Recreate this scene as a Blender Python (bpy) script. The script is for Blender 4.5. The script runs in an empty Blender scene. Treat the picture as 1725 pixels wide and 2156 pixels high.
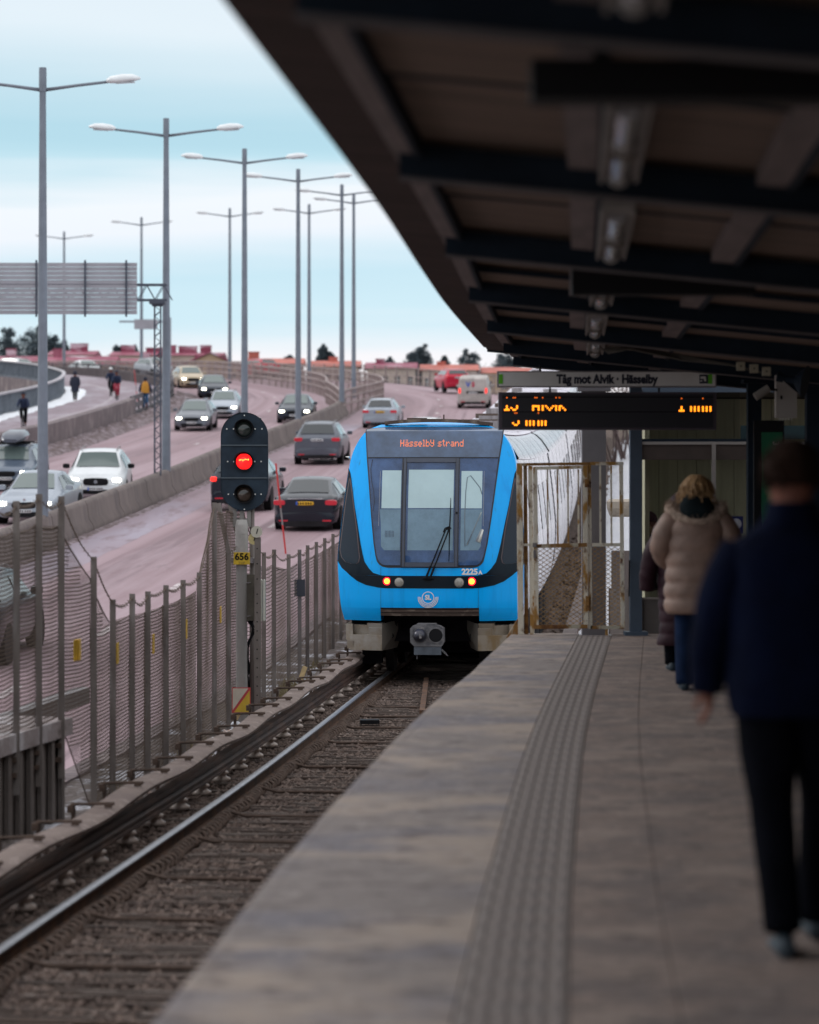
import bpy, math, random
from mathutils import Vector, Matrix
R = math.radians
random.seed(7)
scene = bpy.context.scene
C = bpy.context.scene.collection

# ------------------------------------------------------------------ camera
F = 6200.0            # focal length in units of a 1725-wide picture
HC = 1.65
cd = bpy.data.cameras.new('camera')
cam = bpy.data.objects.new('camera', cd); C.objects.link(cam)
cam.location = (0, 0, HC); cam.rotation_euler = (R(90), 0, 0)
cd.sensor_fit = 'HORIZONTAL'; cd.sensor_width = 24.0; cd.lens = 24.0 * F / 1725
cd.shift_y = -66 / 1725; cd.clip_start = 0.5; cd.clip_end = 6000
cd.dof.use_dof = True; cd.dof.focus_distance = 42.5; cd.dof.aperture_fstop = 1.65
scene.camera = cam

# ------------------------------------------------------------------ world / sun
w = bpy.data.worlds.new('World'); scene.world = w; w.use_nodes = True
nt = w.node_tree; N = nt.nodes; L = nt.links; N.clear()
out = N.new('ShaderNodeOutputWorld'); bg = N.new('ShaderNodeBackground')
sky = N.new('ShaderNodeTexSky'); sky.sky_type = 'NISHITA'; sky.sun_disc = False
sky.sun_elevation = R(32); sky.sun_rotation = R(200)
geo = N.new('ShaderNodeTexCoord')
mp = N.new('ShaderNodeMapping'); mp.inputs['Scale'].default_value = (1.6, 1.6, 20)
noi = N.new('ShaderNodeTexNoise'); noi.inputs['Scale'].default_value = 1.7; noi.inputs['Detail'].default_value = 4
noi.inputs['Roughness'].default_value = 0.5
sep = N.new('ShaderNodeSeparateXYZ')
# elevation warped by soft noise -> layered stratus from the horizon up
m1 = N.new('ShaderNodeMath'); m1.operation = 'MULTIPLY_ADD'; m1.inputs[1].default_value = 0.040; 
rampc = N.new('ShaderNodeValToRGB')
e = rampc.color_ramp.elements
S = 1.0   # ramp over sin(elevation); above the picture the overcast brightens gently to the zenith
EXPO = 0.30
stops = [(0.00, (.93, .90, .94)), (0.042, (.93, .90, .94)), (0.054, (.60, .80, .90)), (0.068, (.55, .76, .87)),
         (0.082, (.84, .88, .95)), (0.094, (.86, .90, .95)), (0.102, (.50, .73, .83)), (0.112, (.43, .67, .78)), (0.132, (.62, .77, .85)),
         (0.150, (.76, .85, .91)), (0.19, (.72, .81, .88)), (0.35, (.86, .90, .94)), (0.62, (1.15, 1.17, 1.20)), (1.0, (1.45, 1.46, 1.48))]
kk = 10 / 2**EXPO / .93
stops = [(p, (c[0]*kk, c[1]*kk, c[2]*kk, 1)) for p, c in stops]
while len(e) < len(stops): e.new(0.5)
for el, (p, c) in zip(e, stops): el.position = p / S; el.color = c
dv = N.new('ShaderNodeMath'); dv.operation = 'MULTIPLY'; dv.inputs[1].default_value = 1 / S; dv.use_clamp = True
mixs = N.new('ShaderNodeMix'); mixs.data_type = 'RGBA'; mixs.inputs[0].default_value = 0.93
sub = N.new('ShaderNodeMath'); sub.operation = 'SUBTRACT'; sub.inputs[1].default_value = 0.5
L.new(geo.outputs['Generated'], mp.inputs['Vector']); L.new(mp.outputs[0], noi.inputs['Vector'])
L.new(noi.outputs['Fac'], sub.inputs[0]); L.new(sub.outputs[0], m1.inputs[0])
L.new(geo.outputs['Generated'], sep.inputs[0]); L.new(sep.outputs['Z'], m1.inputs[2])
L.new(m1.outputs[0], dv.inputs[0]); L.new(dv.outputs[0], rampc.inputs[0])
L.new(sky.outputs[0], mixs.inputs[6]); L.new(rampc.outputs[0], mixs.inputs[7])
L.new(mixs.outputs[2], bg.inputs['Color']); bg.inputs['Strength'].default_value = 0.10
L.new(bg.outputs[0], out.inputs[0])
sd = bpy.data.lights.new('sun', 'SUN'); sd.energy = 0.7; sd.angle = R(14); sd.color = (1.0, .95, .9)
so = bpy.data.objects.new('sun', sd); C.objects.link(so)
so.rotation_euler = (R(58), 0, R(-20 - 90))
scene.view_settings.view_transform = 'Standard'; scene.view_settings.look = 'None'
scene.view_settings.gamma = 1; scene.view_settings.exposure = EXPO
try: scene.view_settings.use_curve_mapping = False
except Exception: pass
scene.cycles.max_bounces = 8; scene.cycles.transparent_max_bounces = 12

# ------------------------------------------------------------------ helpers
def interp(pts):
    """smooth curve through (t, v) pairs, cubic Hermite with linear ends"""
    n = len(pts); sl = []
    for i in range(n):
        a = pts[max(i-1, 0)]; b = pts[min(i+1, n-1)]
        sl.append((b[1]-a[1])/(b[0]-a[0]))
    def f(t):
        if t <= pts[0][0]: return pts[0][1] + (t-pts[0][0])*sl[0]
        if t >= pts[-1][0]: return pts[-1][1] + (t-pts[-1][0])*sl[-1]
        for i in range(n-1):
            if t <= pts[i+1][0]:
                h = pts[i+1][0]-pts[i][0]; u = (t-pts[i][0])/h
                return ((2*u**3-3*u*u+1)*pts[i][1] + (u**3-2*u*u+u)*h*sl[i] +
                        (-2*u**3+3*u*u)*pts[i+1][1] + (u**3-u*u)*h*sl[i+1])
    return f

def lin(pts):
    def f(t):
        if t <= pts[0][0]: return pts[0][1]
        for a, b in zip(pts, pts[1:]):
            if t <= b[0]: return a[1] + (b[1]-a[1])*(t-a[0])/(b[0]-a[0])
        return pts[-1][1]
    return f

class MB:
    def __init__(s): s.v = []; s.f = []; s.m = []; s.cur = 0
    def face(s, ids): s.f.append(tuple(ids)); s.m.append(s.cur)
    def add(s, vs, fs):
        b = len(s.v); s.v += [tuple(p) for p in vs]
        for f in fs: s.face([b+i for i in f])
    def box(s, c, d, rz=0, tilt=None):
        x, y, z = d[0]/2, d[1]/2, d[2]/2
        vs = [Vector((i*x, j*y, k*z)) for k in (-1, 1) for j in (-1, 1) for i in (-1, 1)]
        if tilt: vs = [tilt @ p for p in vs]
        cr, sr = math.cos(rz), math.sin(rz)
        vs = [(c[0]+p.x*cr-p.y*sr, c[1]+p.x*sr+p.y*cr, c[2]+p.z) for p in vs]
        s.add(vs, [(0, 2, 3, 1), (4, 5, 7, 6), (0, 1, 5, 4), (2, 6, 7, 3), (0, 4, 6, 2), (1, 3, 7, 5)])
    def bar(s, p0, p1, wd, ht, up=(0, 0, 1)):
        p0 = Vector(p0); p1 = Vector(p1); d = (p1-p0).normalized(); u = Vector(up)
        sd_ = d.cross(u)
        if sd_.length < 1e-4: sd_ = d.cross(Vector((0, 1, 0)))
        sd_.normalize(); u = sd_.cross(d)
        vs = []
        for p in (p0, p1):
            for i, j in ((-1, -1), (1, -1), (1, 1), (-1, 1)): vs.append(p + sd_*i*wd/2 + u*j*ht/2)
        s.add(vs, [(3, 2, 1, 0), (4, 5, 6, 7), (0, 1, 5, 4), (1, 2, 6, 5), (2, 3, 7, 6), (3, 0, 4, 7)])
    def tube(s, pts, r, n=8, closed=False, ry=None):
        pts = [Vector(p) for p in pts]; k = len(pts)
        rr = r if isinstance(r, (list, tuple)) else [r]*k
        r2 = ry if isinstance(ry, (list, tuple)) else ([ry]*k if ry else rr)
        b = len(s.v); prev = None
        for i, p in enumerate(pts):
            if closed: d = pts[(i+1) % k]-pts[i-1]
            else: d = pts[min(i+1, k-1)]-pts[max(i-1, 0)]
            d.normalize()
            if prev is None:
                ref = Vector((1, 0, 0)) if abs(d.x) < .8 else Vector((0, 1, 0))
            else: ref = prev
            a = (ref - d*ref.dot(d)).normalized(); c = d.cross(a); prev = a
            for j in range(n):
                t = 2*math.pi*j/n
                s.v.append(tuple(p + a*math.cos(t)*rr[i] + c*math.sin(t)*r2[i]))
        for i in range(k if closed else k-1):
            i2 = (i+1) % k
            for j in range(n):
                s.face((b+i*n+j, b+i*n+(j+1) % n, b+i2*n+(j+1) % n, b+i2*n+j))
        if not closed:
            s.face([b+j for j in range(n)][::-1]); s.face([b+(k-1)*n+j for j in range(n)])
    def loft(s, rings, caps=True, closed=True):
        b = len(s.v); n = len(rings[0])
        for r_ in rings: s.v += [tuple(p) for p in r_]
        for i in range(len(rings)-1):
            for j in range(n if closed else n-1):
                s.face((b+i*n+j, b+i*n+(j+1) % n, b+(i+1)*n+(j+1) % n, b+(i+1)*n+j))
        if caps:
            s.face([b+j for j in range(n)][::-1]); s.face([b+(len(rings)-1)*n+j for j in range(n)])
    def grid(s, fn, nu, nv):
        b = len(s.v)
        for i in range(nu+1):
            for j in range(nv+1): s.v.append(tuple(fn(i/nu, j/nv)))
        for i in range(nu):
            for j in range(nv):
                a = b+i*(nv+1)+j; s.face((a, a+nv+1, a+nv+2, a+1))
    def disc(s, c, r, n=20, ax='y', th=.01, rz=None):
        # short cylinder, axis y (facing the viewer), x or z
        a, d = [], []
        for i in range(n):
            t = 2*math.pi*i/n; u, v_ = r*math.cos(t), (rz or r)*math.sin(t)
            if ax == 'y': a.append((c[0]+u, c[1]-th/2, c[2]+v_)); d.append((c[0]+u, c[1]+th/2, c[2]+v_))
            elif ax == 'x': a.append((c[0]-th/2, c[1]+u, c[2]+v_)); d.append((c[0]+th/2, c[1]+u, c[2]+v_))
            else: a.append((c[0]+u, c[1]+v_, c[2]-th/2)); d.append((c[0]+u, c[1]+v_, c[2]+th/2))
        s.loft([a, d])
    def sphere(s, c, r, nu=12, nv=8):
        rings = []
        for i in range(1, nv):
            t = math.pi*i/nv - math.pi/2
            rings.append([(c[0]+r[0]*math.cos(t)*math.cos(2*math.pi*j/nu), c[1]+r[1]*math.cos(t)*math.sin(2*math.pi*j/nu), c[2]+r[2]*math.sin(t)) for j in range(nu)])
        s.loft(rings)
    def mesh(s, name, mats, smooth=False):
        me = bpy.data.meshes.new(name); me.from_pydata(s.v, [], s.f)
        mats = mats if isinstance(mats, (list, tuple)) else [mats]
        for m in mats: me.materials.append(m)
        if len(mats) > 1: me.polygons.foreach_set('material_index', s.m)
        if smooth: me.polygons.foreach_set('use_smooth', [True]*len(me.polygons))
        me.update(); return me

def obj(name, mb, mat=None, parent=None, smooth=False, loc=None, rot=None, kind=None, label=None, auto=None):
    me = mb if isinstance(mb, bpy.types.Mesh) else mb.mesh(name, mat, smooth)
    if auto is not None: me.set_sharp_from_angle(angle=R(auto))
    o = bpy.data.objects.new(name, me); C.objects.link(o)
    if parent: o.parent = parent
    if loc: o.location = loc
    if rot: o.rotation_euler = rot
    if kind: o['kind'] = kind
    if label: o['label'] = label
    return o

def tag(o, label, cat, group=None):
    o['label'] = label; o['category'] = cat
    if group: o['group'] = group
    return o

def thing(name, label, cat, loc=(0, 0, 0), rz=0, group=None, scale=None):
    o = bpy.data.objects.new(name, None); C.objects.link(o)
    o.location = loc; o.rotation_euler = (0, 0, rz); o.empty_display_size = .2
    if scale: o.scale = (scale,)*3
    return tag(o, label, cat, group)

def copy_tree(o, parent=None):
    c = o.copy(); C.objects.link(c)
    if parent: c.parent = parent
    for ch in list(o.children): copy_tree(ch, c)
    return c

FONT = None
def text(name, s, size, mat, parent, loc, rot=(R(90), 0, 0), bold=0.0, depth=.002, align='CENTER', sx=1.0, shear=0, fn=None, label=None):
    cu = bpy.data.curves.new(name, 'FONT'); cu.body = s; cu.size = size; cu.offset = bold; cu.extrude = depth
    cu.align_x = align; cu.align_y = 'CENTER'; cu.resolution_u = 3; cu.shear = shear
    to = bpy.data.objects.new('tmp_text', cu); C.objects.link(to)
    dg = bpy.context.evaluated_depsgraph_get(); dg.update()
    me = bpy.data.meshes.new_from_object(to.evaluated_get(dg), depsgraph=dg)
    bpy.data.objects.remove(to); bpy.data.curves.remove(cu)
    me.materials.clear(); me.materials.append(mat)
    for v in me.vertices: v.co.x *= sx
    if fn:
        for v in me.vertices: v.co = fn(v.co)
        loc = (0, 0, 0); rot = (0, 0, 0)
    return obj(name, me, None, parent, loc=loc, rot=rot, label=label)

# ------------------------------------------------------------------ materials
MATS = {}
def mat(name, col, rough=.7, metal=0, var=.0, vs=3.0, bump=0, bs=30, spec=.5, emit=None, es=0, alpha=None, trans=0, coat=0,
        col2=None, stretch=(1, 1, 1), detail=5, lo=.35, hi=.65, coords='Object'):
    if name in MATS: return MATS[name]
    m = bpy.data.materials.new(name); m.use_nodes = True; t = m.node_tree; b = t.nodes['Principled BSDF']
    b.inputs['Base Color'].default_value = (*col, 1); b.inputs['Roughness'].default_value = rough
    b.inputs['Metallic'].default_value = metal; b.inputs['Specular IOR Level'].default_value = spec
    b.inputs['Coat Weight'].default_value = coat; b.inputs['Transmission Weight'].default_value = trans
    if emit: b.inputs['Emission Color'].default_value = (*emit, 1); b.inputs['Emission Strength'].default_value = es
    if alpha is not None: b.inputs['Alpha'].default_value = alpha
    if var or col2 or bump:
        tc = t.nodes.new('ShaderNodeTexCoord'); mpp = t.nodes.new('ShaderNodeMapping'); mpp.inputs['Scale'].default_value = stretch
        t.links.new(tc.outputs[coords], mpp.inputs[0])
    if var or col2:
        n = t.nodes.new('ShaderNodeTexNoise'); n.inputs['Scale'].default_value = vs; n.inputs['Detail'].default_value = detail
        n.inputs['Roughness'].default_value = .65
        t.links.new(mpp.outputs[0], n.inputs['Vector'])
        rp = t.nodes.new('ShaderNodeValToRGB'); a, c = rp.color_ramp.elements
        a.position = lo; c.position = hi
        if col2: a.color = (*col, 1); c.color = (*col2, 1)
        else: a.color = (*[x*(1-var) for x in col], 1); c.color = (*[min(1, x*(1+var)) for x in col], 1)
        t.links.new(n.outputs['Fac'], rp.inputs[0]); t.links.new(rp.outputs[0], b.inputs['Base Color'])
    if bump:
        n2 = t.nodes.new('ShaderNodeTexNoise'); n2.inputs['Scale'].default_value = bs; n2.inputs['Detail'].default_value = 6
        t.links.new(mpp.outputs[0], n2.inputs['Vector'])
        bp = t.nodes.new('ShaderNodeBump'); bp.inputs['Strength'].default_value = bump; bp.inputs['Distance'].default_value = .02
        t.links.new(n2.outputs['Fac'], bp.inputs['Height']); t.links.new(bp.outputs[0], b.inputs['Normal'])
    MATS[name] = m; return m

def nodes(m): return m.node_tree.nodes, m.node_tree.links, m.node_tree.nodes['Principled BSDF']

def layered(name, base, layers, rough=.85, bump=.4, bs=60, bdist=.02, coords='Object', spec=.3):
    """base colour with several noise-masked colour layers: (colour, scale, stretch, lo, hi, detail)"""
    m = bpy.data.materials.new(name); m.use_nodes = True; n, l, b = nodes(m)
    b.inputs['Roughness'].default_value = rough; b.inputs['Specular IOR Level'].default_value = spec
    tc = n.new('ShaderNodeTexCoord'); cur = None
    for i, (col, sc, st, lo, hi, det) in enumerate(layers):
        mpp = n.new('ShaderNodeMapping'); mpp.inputs['Scale'].default_value = st; mpp.inputs['Location'].default_value = (i*7.3, i*3.1, 0)
        l.new(tc.outputs[coords], mpp.inputs[0])
        no = n.new('ShaderNodeTexNoise'); no.inputs['Scale'].default_value = sc; no.inputs['Detail'].default_value = det; no.inputs['Roughness'].default_value = .6
        l.new(mpp.outputs[0], no.inputs['Vector'])
        mr = n.new('ShaderNodeMapRange'); mr.inputs[1].default_value = lo; mr.inputs[2].default_value = hi
        l.new(no.outputs['Fac'], mr.inputs[0])
        mx = n.new('ShaderNodeMix'); mx.data_type = 'RGBA'; l.new(mr.outputs[0], mx.inputs[0])
        if cur is None: mx.inputs[6].default_value = (*base, 1)
        else: l.new(cur, mx.inputs[6])
        mx.inputs[7].default_value = (*col, 1); cur = mx.outputs[2]
    l.new(cur, b.inputs['Base Color'])
    if bump:
        no = n.new('ShaderNodeTexNoise'); no.inputs['Scale'].default_value = bs; no.inputs['Detail'].default_value = 8
        l.new(tc.outputs[coords], no.inputs['Vector'])
        bp = n.new('ShaderNodeBump'); bp.inputs['Strength'].default_value = bump; bp.inputs['Distance'].default_value = bdist
        l.new(no.outputs['Fac'], bp.inputs['Height']); l.new(bp.outputs[0], b.inputs['Normal'])
    MATS[name] = m; return m

U = (1, 1, 1)
M_asph = layered('road_asphalt', (.262, .176, .196), [((.335, .238, .265), .9, (.8, .004, 1), .46, .58, 3), ((.205, .140, .158), 1.6, (1, .012, 1), .52, .64, 5), ((.36, .27, .30), .5, (1, .07, 1), .56, .68, 6), ((.19, .135, .15), 1.2, (1, .15, 1), .60, .72, 8), ((.42, .35, .38), 60, (1, 1, 1), .62, .75, 2)], rough=.75, bump=.25, bs=60, coords='UV')
M_slush = layered('slush_snow', (.275, .195, .222), [((.325, .285, .345), .22, (1, .2, 1), .44, .66, 6), ((.21, .145, .165), 2.2, (1, .2, 1), .5, .7, 6)], rough=.7, bump=.2, bs=14, bdist=.02)
M_snow = layered('snow', (.76, .78, .84), [((.45, .43, .46), 2.2, U, .56, .76, 6), ((.8, .82, .86), .6, U, .4, .6, 4)], rough=.7, bump=.7, bs=5, bdist=.08)
M_snowroof = layered('roof_snow', (.72, .70, .76), [((.50, .44, .48), 3.2, U, .5, .72, 6)], rough=.7, bump=.4, bs=9, bdist=.03)
M_conc = layered('barrier_concrete', (.150, .122, .115), [((.205, .168, .158), 1.1, (1, 1, .3), .4, .65, 6), ((.10, .085, .09), 2.4, (1.5, 1.5, .12), .52, .72, 6)], bump=.35, bs=25)
M_conc2 = layered('wall_concrete', (.20, .16, .165), [((.12, .095, .105), 2.0, (3, 3, .1), .45, .65, 6), ((.28, .23, .23), 1.0, U, .5, .7, 5)], bump=.3, bs=18)
M_wallrib = layered('ribbed_concrete', (.185, .155, .143), [((.11, .093, .086), 2.0, (3, 3, .15), .45, .65, 6), ((.20, .17, .16), 4.0, U, .55, .7, 5)], bump=.4, bs=22)
M_bank = layered('bank_soil', (.16, .12, .12), [((.34, .28, .31), 2.6, U, .46, .60, 9), ((.10, .075, .072), 6, U, .5, .7, 8)], rough=.95, bump=.8, bs=12, bdist=.08)
M_earth = layered('earth', (.13, .10, .085), [((.10, .11, .06), .05, U, .45, .6, 6), ((.60, .60, .64), .08, U, .55, .62, 8)], rough=.95, bump=.6, bs=2, bdist=.2)
M_ball = layered('ballast', (.100, .072, .060), [((.22, .165, .14), 14, U, .45, .62, 6), ((.045, .034, .032), 9, U, .5, .7, 6)], rough=.95, bump=1.0, bs=38, bdist=.05)
M_stone = layered('ballast_stone', (.130, .094, .080), [((.235, .18, .155), 9, U, .5, .65, 4), ((.06, .045, .042), 6, U, .5, .7, 4)], rough=.95, bump=.3, bs=60)
M_sleep = layered('sleeper_wood', (.118, .088, .076), [((.18, .15, .135), 6, (.3, 4, 4), .45, .65, 6), ((.05, .04, .038), 9, (.3, 5, 3), .5, .7, 5)], rough=.95, bump=.7, bs=30)
M_plat = layered('platform_asphalt', (.200, .152, .134), [((.265, .208, .182), 1.3, (1, 1.2, 1), .47, .60, 9), ((.148, .120, .115), 2.1, (1, 1.1, 1), .47, .60, 9), ((.10, .080, .077), 5.5, U, .53, .68, 9), ((.33, .265, .235), 11, (1, 1.3, 1), .56, .68, 7), ((.08, .065, .065), 24, U, .64, .70, 3), ((.42, .37, .34), 60, U, .64, .72, 2)], rough=.85, bump=.5, bs=90)
M_platedge = layered('platform_edge_concrete', (.228, .196, .188), [((.35, .285, .245), .75, (.8, .95, 1), .49, .56, 9), ((.185, .170, .190), .9, (.9, 1.3, 1), .49, .60, 9), ((.125, .10, .098), 4.2, (1, 1.2, 1), .52, .68, 10), ((.34, .30, .28), 8, (1, 1.3, 1), .54, .68, 8), ((.09, .075, .075), 24, U, .64, .70, 3), ((.48, .43, .40), 55, U, .63, .72, 2)], rough=.85, bump=.5, bs=90)
M_nose = layered('edge_nosing', (.37, .35, .36), [((.22, .19, .19), 4, (1, .6, 1), .48, .68, 6)], rough=.8, bump=.3, bs=60)
M_tact = layered('tactile_concrete', (.180, .148, .137), [((.235, .208, .195), 1.8, U, .45, .62, 9), ((.10, .085, .083), 6, U, .52, .68, 9), ((.34, .31, .29), 50, U, .64, .72, 2)], rough=.85, bump=.4, bs=90)
M_rib = layered('tactile_rib', (.200, .168, .158), [((.14, .12, .117), 2.6, U, .44, .62, 9), ((.27, .24, .225), 5, U, .52, .66, 8)], rough=.85, bump=.3, bs=90)
M_rust = layered('rusty_paint', (.70, .64, .54), [((.38, .20, .055), 5.5, (1, 1, .5), .50, .57, 8), ((.15, .065, .025), 9, (1, 1, .6), .56, .66, 7)], rough=.75, bump=.4, bs=50)
M_rust2 = layered('heavy_rust', (.29, .15, .05), [((.12, .05, .022), 8, U, .5, .62, 7), ((.5, .45, .36), 4, (1, 1, .5), .54, .60, 7)], rough=.85, bump=.5, bs=50)
M_galv = mat('galvanised_steel', (.24, .22, .225), .55, .35, var=.25, vs=4, stretch=(4, 4, .4), bump=.1, bs=40)
M_pole = mat('lamp_pole_steel', (.20, .225, .27), .55, .3, var=.12, vs=1.5)
M_lampw = mat('lamp_head_shell', (.80, .83, .85), .4, 0, var=.06, vs=3)
M_navy = mat('beam_navy', (.013, .021, .034), .7, 0, var=.25, vs=2, spec=.12)
M_deck = mat('canopy_panel', (.175, .124, .098), .9, 0, var=.3, vs=1.5, stretch=(.4, 6, 1), bump=.2, bs=8)
M_deck2 = mat('canopy_eave_panel', (.055, .036, .032), .85, 0, var=.3, vs=1.2, stretch=(.3, 9, 1), bump=.2, bs=8, spec=.2)
M_string = mat('stringer_wood', (.185, .15, .15), .9, 0, var=.2, vs=3, stretch=(3, .4, 1))
M_black = mat('matt_black', (.009, .009, .011), .6, spec=.15)
M_dark = mat('dark_plastic', (.02, .022, .026), .45, spec=.2)
M_blackgloss = mat('gloss_black', (.014, .018, .028), .18, coat=.3)
M_rubber = mat('rubber', (.012, .012, .013), .8, spec=.15)
M_white = mat('white_paint', (.72, .72, .70), .5, var=.08, vs=3)
M_wire = mat('fence_wire', (.135, .102, .084), .8, 0, spec=.2)
M_rail = mat('rail_head', (.28, .28, .30), .40, .9, var=.15, vs=6)
M_railweb = layered('rail_web', (.12, .062, .036), [((.06, .035, .026), 5, U, .4, .6, 6)], rough=.85, bump=.3, bs=30)
M_trail = layered('third_rail', (.050, .032, .028), [((.095, .055, .042), 5, (1, .3, 1), .45, .62, 6)], rough=.7, bump=.2, bs=30)
M_board = layered('cover_board', (.20, .155, .138), [((.17, .13, .12), 2.5, U, .45, .65, 6), ((.33, .27, .25), 8, U, .55, .7, 5)], rough=.85, bump=.35, bs=40)
M_porc = mat('porcelain', (.42, .34, .30), .35, var=.2, vs=8)
M_chain = mat('rusty_chain', (.085, .055, .042), .8, .2, var=.3, vs=12, bump=.4, bs=60)
# ================================================================== road geometry
CX = interp([(10, -15.2), (50, -12.0), (78.5, -9.8), (99, -8.2), (121, -6.8), (140.5, -5.3), (163, -3.9), (187, -3.6), (206.7, -7.05), (226, -13.5), (246, -21.6), (261, -30.6), (275, -43), (286, -60), (293, -82)])
CZ = interp([(10, -4.38), (78.5, -.11), (99, 1.17), (121, 2.54), (140, 3.72), (163, 5.2), (187, 6.9), (206.7, 8.15), (226, 9.42), (246, 10.25), (261, 10.85), (293, 11.5)])
WL = lin([(10, 9.4), (129, 9.6), (159, 10.9), (177, 11.3), (205, 11.0), (246, 10.6), (300, 10.5)])
def nrm(Y):
    dx = (CX(Y+.5)-CX(Y-.5)); n = math.hypot(dx, 1); return (1/n, -dx/n)   # towards the right of travel away
def road(Y, o, h=0.0):
    nx, ny = nrm(Y); return Vector((CX(Y)+nx*o, Y+ny*o, CZ(Y)+h))
def heading(Y): return -math.atan2(CX(Y+.5)-CX(Y-.5), 1)
def frange(a, b, s):
    n = int(round((b-a)/s)); return [a+(b-a)*i/n for i in range(n+1)]
YS = frange(12, 293, 2.0)

# ground sheet reaching the horizon ---------------------------------
def gz(X, Y):
    base = lin([(-60, -5.6), (20, -5.6), (60, -3.4), (140, 2.6), (200, 6.5), (260, 7.2), (420, 9), (700, 12), (1500, 8), (6000, -30)])(Y)
    tz = -1.75 if Y < 44 else -1.75 + .00095*min(Y-44, 40)**2 + .07*max(0, Y-84)
    if Y > 130: tz = min(tz, base+1)
    tcx = .29+.0795*(Y-43.7)
    t = min(1, max(0, (X-(tcx-3.4))/1.2))
    if Y > 200: t = 0
    z = base*(1-t)+tz*t
    rise = max(0, X-(tcx+2.3))
    if 33 < Y < 190: z += min(rise*.55, 4.2)*min(1, (Y-33)/25)
    return z
gm = MB()
gxs = sorted(set([-1500, -600, -250, -120, -70, -45] + [x*1.0 for x in range(-30, 26)] + [35, 60, 120, 250, 600, 1500]))
gys = sorted(set([-60, -20, 0, 10] + [12+2.5*i for i in range(100)] + [280, 320, 380, 450, 600, 900, 1500, 2500, 4500]))
b = 0
for y in gys:
    for x in gxs: gm.v.append((x, y, gz(x, y) + (.10*math.sin(x*1.3+y*.9)+.08*math.sin(y*2.1-x) if abs(x) < 30 and 33 < y < 200 and x > 3 else 0)))
nx_ = len(gxs)
for j in range(len(gys)-1):
    for i in range(nx_-1): gm.face((j*nx_+i, j*nx_+i+1, (j+1)*nx_+i+1, (j+1)*nx_+i))
obj('ground', gm, M_earth, smooth=True, kind='structure')

def strip(name, o1, o2, h1, h2, mt, ys=YS, kind='structure', n=1, jit=0):
    mb = MB(); rnd = random.Random(3)
    for Y in ys:
        a = o1(Y) if callable(o1) else o1; b_ = o2(Y) if callable(o2) else o2
        for k in range(n+1):
            t = k/n; p = road(Y, a+(b_-a)*t + (rnd.uniform(-jit, jit)), h1+(h2-h1)*t); mb.v.append(tuple(p))
    for i in range(len(ys)-1):
        for k in range(n):
            q = i*(n+1)+k; mb.face((q, q+1, q+n+2, q+n+1))
    return obj(name, mb, mt, kind=kind, smooth=True)
_r = strip('road', lambda Y: -WL(Y), 10.25, 0, 0, M_asph, n=8)
_uv = _r.data.uv_layers.new(name='UVMap'); _co = []
for Y in YS:
    for k in range(9): _co.append((-WL(Y)+(10.25+WL(Y))*k/8, Y))
for lp_ in _r.data.loops: _uv.data[lp_.index].uv = _co[lp_.vertex_index]
rs = MB()   # side faces of the road deck
for o_, sg in ((lambda Y: -WL(Y)-.45, -1), (lambda Y: 10.7, 1)):
    rings = [[road(Y, o_(Y), .02), road(Y, o_(Y), -1.4), road(Y, o_(Y)-sg*.6, -1.4), road(Y, o_(Y)-sg*.6, -.01)] for Y in YS]
    rs.loft(rings)
obj('road_deck_edge', rs, M_conc2, kind='structure')
# slush lines along barrier and wall (ragged snow)
def slush(name, o1, o2, h, ys, mt, jit):
    mb = MB(); rnd = random.Random(hash(o1) % 99)
    K = 5
    for Y in ys:
        j1, j2 = rnd.uniform(-jit, jit), rnd.uniform(-jit, jit)
        for k in range(K+1):
            t = k/K; hh = h*math.sin(math.pi*t)*rnd.uniform(.3, 1.3) if 0 < k < K else -.01
            mb.v.append(tuple(road(Y, o1+j1+(o2+j2-o1-j1)*t, hh+.012)))
    for i in range(len(ys)-1):
        for k in range(K):
            q = i*(K+1)+k; mb.face((q, q+1, q+K+2, q+K+1))
    return obj(name, mb, mt, kind='stuff')
slush('slush', .60, 2.1, .004, frange(14, 185, 1.0), M_slush, .05)
slush('slush', -.95, -.45, .004, frange(60, 185, 1.0), M_slush, .04)
slush('grit_line', .36, .66, .03, frange(14, 185, .35), M_bank, .05)
sb = MB(); rnd = random.Random(5); ys = frange(70, 190, .45); K = 7
for Y in ys:
    for k in range(K+1):
        t = k/K; hh = (.26*(1-t)**.7)*rnd.uniform(.5, 1.3) if k < K else -.02
        sb.v.append(tuple(road(Y, -WL(Y)+.02+t*1.25+rnd.uniform(-.07, .07)*(k > 0), hh+.01)))
for i in range(len(ys)-1):
    for k in range(K):
        q = i*(K+1)+k; sb.face((q, q+1, q+K+2, q+K+1))
obj('ploughed_snow_bank', sb, M_bank, kind='stuff')
# lane markings
mk = MB()
def dash(Y0, Y1, o, wd=.18):
    ys_ = frange(Y0, Y1, 1.5) if Y1-Y0 > 2 else [Y0, Y1]
    for a, b_ in zip(ys_, ys_[1:]):
        oo = o if not callable(o) else None
        p = [road(a, (oo if oo is not None else o(a))-wd/2, .005), road(a, (oo if oo is not None else o(a))+wd/2, .005), road(b_, (oo if oo is not None else o(b_))+wd/2, .005), road(b_, (oo if oo is not None else o(b_))-wd/2, .005)]
        mk.add(p, [(0, 1, 2, 3)])
Y = 40
while Y < 250:
    dash(Y, Y+1.6, 5.3); dash(Y+3, Y+4.6, lambda q: -3.9 if q < 150 else -3.9-(min(q, 185)-150)*.03); Y += 9
M_mark = layered('road_marking', (.55, .49, .50), [((.2, .14, .15), 3, U, .45, .65, 6)], bump=0)
obj('lane_marking', mk, M_mark, kind='structure')

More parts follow.
